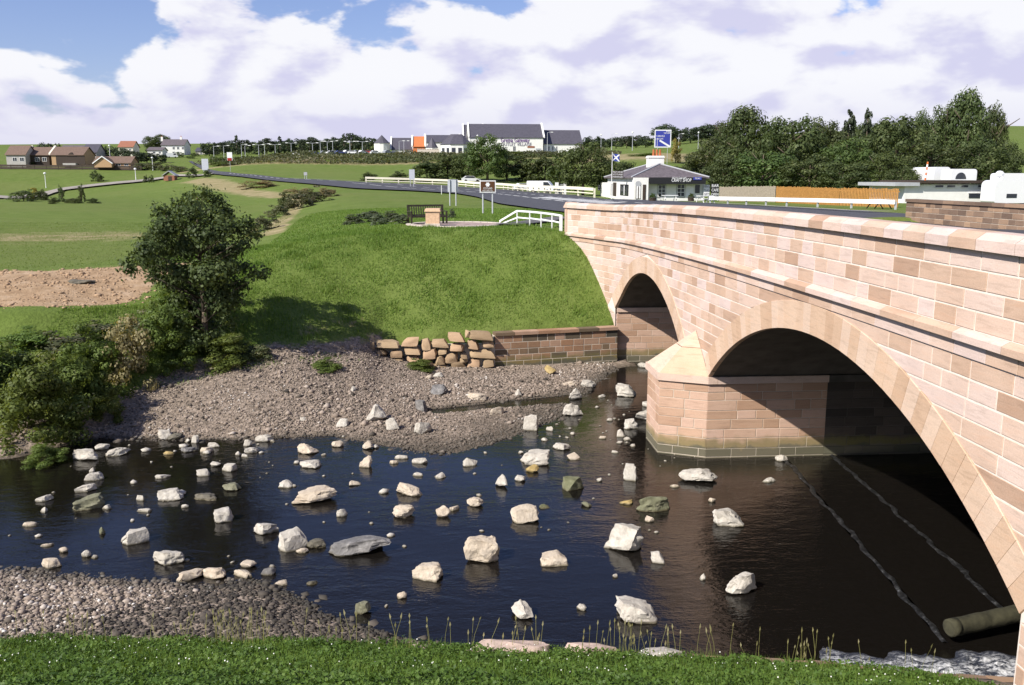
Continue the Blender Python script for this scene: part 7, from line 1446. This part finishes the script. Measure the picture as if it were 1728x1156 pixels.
# garden fence line below the houses, hut, bus
tb = empty('bus_shelter_hut', hit(288, 305)); o_ = tb.location; tag(tb, 'tiny timber hut with grey roof beside the lane', 'hut'); s_ = o_.y / F
hw, hh = 20 * s_ / 2, 8.5 * s_
MB().box((0, 0, hh / 2), (hw * 1.7, 3.0, hh)).build('wall', 'red_brick', tb); MB().box((hw * 0.15, -1.52, hh * 0.42), (1.0, 0.08, hh * 0.8)).build('door', 'dark_timber', tb)
for s in (-1, 1): MB().hexa([(s * hw * 1.05, -1.8, hh * 0.9), (0, -1.8, hh * 1.75), (0, 1.8, hh * 1.75), (s * hw * 1.05, 1.8, hh * 0.9), (s * hw * 1.05, -1.8, hh * 0.9 + 0.2), (0, -1.8, hh * 1.75 + 0.2), (0, 1.8, hh * 1.75 + 0.2), (s * hw * 1.05, 1.8, hh * 0.9 + 0.2)]).build('roof', 'post_grey', tb)
X = wx(293, 425); car(X, 425, G(X, 425), 0.3, 'car_white', 'white van climbing the road below the tall white house', 'van')
lamp(78, 293.5, 320, 283, 'white globe lamp at the left end of the pale lane', 0, True, 'globe lamps along the lane'); lamp(230, 286, 312, 290, 'white globe lamp left of the timber hut', 0, True, 'globe lamps along the lane'); lamp(186, 246.5, 268, 345, 'tall globe lamp before the trees above the bungalow', 0, True, 'globe lamps along the lane'); lamp(258, 267, 286, 335, 'globe lamp above the brown hedge', 0, True, 'globe lamps along the lane')
rail_run('garden_fence', 'long dark garden fence below the left houses', [(wx(-60, 346), 346, 0), (wx(20, 340), 340, 0), (wx(120, 338), 338, 0), (wx(240, 336), 336, 0)], 1.7, 'dark_timber', [(0.5, 0.7), (1.3, 0.7)], 0.16, 4.0)
# ------------------------------------------------------------------ trees of the middle distance
RT_ = [('tall', 1265, 174, 118, 146, 'tall broad tree, leftmost of the big group behind the weathered fence'), ('dark', 1342, 189, 108, 138, 'round dense tree behind the join of grey and orange fence'), ('dark', 1206, 232, 78, 158, 'dark tree just right of the shop roof'), ('dark', 1406, 208, 82, 152, 'dark tree between the round dense tree and the thin spires'), ('conifer', 1435, 184, 56, 166, 'left one of two thin pointed conifers'), ('conifer', 1467, 184, 52, 166, 'right one of two thin pointed conifers'), ('mid', 1432, 232, 96, 130, 'bushy tree below the two thin conifers'), ('dark', 1518, 196, 112, 138, 'broad dark tree right of the thin conifers'), ('tall', 1558, 179, 56, 160, 'slim tall tree behind the broad dark one'), ('tall', 1603, 166, 74, 150, 'left stem of the tallest tree group at right'), ('tall', 1640, 144, 92, 148, 'tallest tree of all, at the right'), ('tall', 1681, 167, 56, 156, 'slim tree right of the tallest one'), ('dark', 1575, 236, 112, 124, 'low bushy tree above the flat roof, left part'), ('dark', 1655, 238, 96, 126, 'low bushy tree above the caravans'), ('mid', 1290, 252, 116, 124, 'low leafy tree behind the weathered fence'), ('dark', 1368, 262, 100, 118, 'low dark bush-like tree behind the orange fence'), ('mid', 1488, 256, 92, 118, 'low leafy tree at the right end of the orange fence'), ('dark', 1228, 262, 74, 126, 'low dark tree at the left end of the weathered fence'), ('dark', 1318, 225, 90, 156, 'tree filling the gap behind the round dense tree'), ('dark', 1470, 225, 90, 158, 'tree filling the gap below the right conifer'), ('dark', 1700, 240, 60, 134, 'tree at the right edge behind the caravans'), ('dark', 1425, 275, 90, 112, 'dark hedge-like tree right behind the orange fence'), ('dark', 1525, 280, 60, 112, 'dark shrub-like tree left of the flat-roofed building'), ('dark', 1450, 206, 84, 176, 'tree standing between and behind the two thin conifers'), ('dark', 1385, 200, 70, 180, 'tree behind the right flank of the round dense tree'), ('dark', 1492, 204, 70, 178, 'tree right behind the right thin conifer'), ('tall', 1230, 196, 70, 170, 'tall tree at the left shoulder of the leftmost broad tree')]
for k, x, yt, wp, Y, lab in RT_: tree_px(k, x, yt - 4, wp * 1.2, Y, lab, 'tree', 'trees behind the board fences')
MT = [('mid', 822, 223, 74, 205, 'pointed tall tree before the large white hall'), ('mid', 985, 232, 92, 140, 'round light tree standing left of the shop'), ('bush', 720, 266, 66, 208, 'dark bushy tree at the left end of the tree belt'), ('bush', 755, 260, 66, 212, 'dark tree left of the pointed tall tree'), ('dark', 790, 252, 56, 210, 'dark tree against the left flank of the pointed one'), ('dark', 855, 256, 60, 210, 'dark tree against the right flank of the pointed one'), ('bush', 888, 262, 60, 208, 'dark rounded thicket below the violet lettering'), ('bush', 920, 257, 56, 206, 'dark tree below the outlet wing'), ('bushmid', 945, 262, 50, 198, 'yellow-green tree beside the round light tree'), ('dark', 1040, 264, 74, 172, 'dark tree behind the flag'), ('mid', 1080, 277, 60, 168, 'leafy tree behind the left slope of the shop roof'), ('dark', 1150, 278, 66, 166, 'dark tree behind the right slope of the shop roof'), ('mid', 1180, 262, 50, 180, 'leafy tree right of the shop chimney'), ('bush', 622, 290, 28, 212, 'dark lone bush at the left start of the cream rail'), ('bush', 674, 288, 34, 210, 'dark bush left of the tall pale sign back')]
for k, x, yt, wp, Y, lab in MT: tree_px(k, x, yt, wp * 1.12, Y, lab, 'tree', 'tree belt beyond the road')
tree_px('yellow', 1141, 236, 22, 245, 'pale yellow bush right of the blue sign', 'bush', None, 'shrub')
# distant belts
def belt(rows, group, desc, seed):
    g = random.Random(seed)
    for i, (k, x, yt, wp, Y) in enumerate(rows): tree_px(k, x, yt, wp * (0.7 if k == 'conifer' else 1.12 if seed == 3 else 1.45), Y, desc % ORD[i], 'tree', group)
ORD = 'first second third fourth fifth sixth seventh eighth ninth tenth eleventh twelfth thirteenth fourteenth fifteenth sixteenth seventeenth eighteenth nineteenth twentieth twenty-first twenty-second twenty-third twenty-fourth twenty-fifth twenty-sixth twenty-seventh twenty-eighth twenty-ninth thirtieth'.split()
g = random.Random(3); tops = [(352, 240), (362, 242), (374, 241), (385, 237), (398, 229), (411, 236), (424, 239), (437, 238), (449, 233), (462, 237), (472, 231), (485, 236), (497, 233), (509, 236), (522, 231), (534, 235), (546, 238), (557, 234), (568, 231), (580, 226), (592, 224), (604, 229), (616, 232), (628, 233)]
belt([('conifer' if i % 3 == 1 else 'far', x, y - 2, 31 + g.uniform(-4, 7), 445 + (i * 13) % 40) for i, (x, y) in enumerate(tops)], 'dark tree line behind the car park', '%s tree from the left in the dark line behind the car park', 3)
g = random.Random(8); belt([('far', x, y, w_, Y) for x, y, w_, Y in ((1000, 228, 30, 520), (1018, 232, 26, 520), (1040, 229, 26, 540), (1058, 228, 22, 520), (1074, 226, 24, 540), (1090, 228, 22, 520), (1124, 206, 40, 640), (1148, 219, 30, 660), (1166, 212, 32, 680), (1184, 210, 34, 700), (1204, 206, 34, 700), (1222, 212, 40, 690))], 'tree line on the far right hill', '%s tree from the left in the line along the far hill beyond the blue sign', 8)
belt([('farmid', x, y, w_, Y) for x, y, w_, Y in ((362, 262, 16, 335), (378, 263, 18, 330), (398, 264, 18, 340), (420, 263, 16, 350), (440, 264, 16, 352), (460, 262, 16, 355), (480, 263, 14, 355), (515, 258, 16, 365), (540, 259, 16, 368), (570, 259, 16, 368), (600, 258, 16, 372))], 'young trees on the car park bank', '%s young green tree from the left on the car park bank', 9)
LT = [('dark', 256, 227, 30, 505, 'left half of the big round tree beside the white house'), ('dark', 272, 225, 30, 510, 'right half of the big round tree beside the white house'), ('far', 186, 244, 26, 380, 'dark tree above the bungalow roof ridge'), ('far', 205, 248, 28, 375, 'dark tree behind the bungalow'), ('far', 226, 252, 34, 370, 'broad dark tree right of the bungalow'), ('far', 247, 256, 30, 380, 'dark tree above the brown hedge'), ('far', 270, 258, 24, 385, 'dark tree below the tall white house'), ('far', 168, 250, 22, 395, 'dark tree right of the blue-grey house'), ('far', 70, 238, 20, 420, 'flat-topped pine behind the second house'), ('far', 84, 240, 14, 425, 'small pine behind the second house'), ('far', 96, 239, 13, 425, 'small pine left of the big brown roof'), ('far', 152, 246, 20, 430, 'tree peeping over the blue-grey roof'), ('farmid', 302, 256, 18, 430, 'yellow-green bush before the tall white house'), ('farmid', 322, 262, 16, 420, 'green bush right of the climbing road'), ('farmid', 330, 257, 16, 440, 'green tree at the top of the climbing road')]
for k, x, yt, wp, Y, lab in LT: tree_px(k, x, yt, wp * 1.15, Y, lab, 'tree', 'trees among the left houses')
LB = [('bush', 105, 314.5, 11, 341, 'left one of two upright dark conifers by the lane'), ('bush', 138.5, 314.5, 11, 341, 'right one of two upright dark conifers by the lane'), ('bush', 161, 290, 14, 306, 'dark shrub on the sloping lawn, left of its twin'), ('bush', 170, 294, 12, 306.5, 'low brownish shrub on the sloping lawn'), ('bush', 246, 297, 9, 308, 'left one of two small bushes beside the hut'), ('bush', 256, 297, 9, 308, 'right one of two small bushes beside the hut'), ('bush', 326, 282, 18, 300, 'dark ragged bush near the far bend'), ('bush', 350, 287, 13, 299, 'round dark bush beside the tall pale sign'), ('bush', 55, 272, 20, 281, 'dark shrub at the lawn top, far left'), ('scrub', 240, 276, 30, 287, 'brown hedge right of the bungalow, left end'), ('scrub', 262, 275, 30, 287, 'brown hedge right of the bungalow, middle'), ('scrub', 285, 277, 30, 288, 'brown hedge right of the bungalow, right end'), ('scrub', 305, 281, 26, 290, 'low brown hedge sloping to the far bend'), ('bush', 40, 321, 40, 340, 'dark flower-bed shrubs at the left end of the lane'), ('yellow', 60, 320, 16, 336, 'yellow-flowering shrub at the left end of the lane'), ('bush', 70, 322, 22, 338, 'dark shrub beside the yellow-flowering one'), ('bush', 90, 334, 18, 344, 'low shrub left of the upright conifers'), ('bush', 122, 334, 26, 343, 'low shrub between the upright conifers'), ('bush', 156, 335, 22, 343, 'low shrub right of the upright conifers')]
for k, x, yt, wp, yb, lab in LB:
    p = hit(x, yb); tree(k, p.x, p.y, wp * p.y / F * 1.2, (yb - yt) * p.y / F * 1.1, lab, 'shrub', 'shrubs along the lane and lawn', p.z)
EMB = [(395, 276, 60, 318), (440, 270, 60, 328), (480, 266, 60, 340), (520, 265, 60, 345), (560, 264, 60, 347), (600, 264, 60, 349), (640, 264, 60, 350), (680, 264, 60, 350), (720, 264, 60, 346), (870, 254, 60, 330), (910, 254, 60, 328), (950, 258, 60, 322), (1000, 262, 60, 300), (1090, 258, 70, 275), (1175, 258, 60, 275), (380, 272, 50, 322)]
for i, (x, yt, wp, Y) in enumerate(EMB): tree_px(('scrub', 'bramble')[i % 2], x, yt, wp, Y, '%s mound of rough shrubs from the left on the village embankment' % ORD[sorted(range(len(EMB)), key=lambda k: EMB[k][0]).index(i)], 'shrub', 'rough shrubs on the village embankment', sink=0.3)
for i, x in enumerate((100, 190, 330)):     # a mound on the bare soil and a few clods
    pass
p = hit(137, 476); me = rock_mesh('soil_heap', (1.1, 0.8, 0.36), 901, 'round', 0.08, 3); me.materials.append(MATS['rock_wet']); o = bpy.data.objects.new('soil_heap', me); o.location = p; link(o); tag(o, 'small dark heap on the bare earth at left', 'heap')
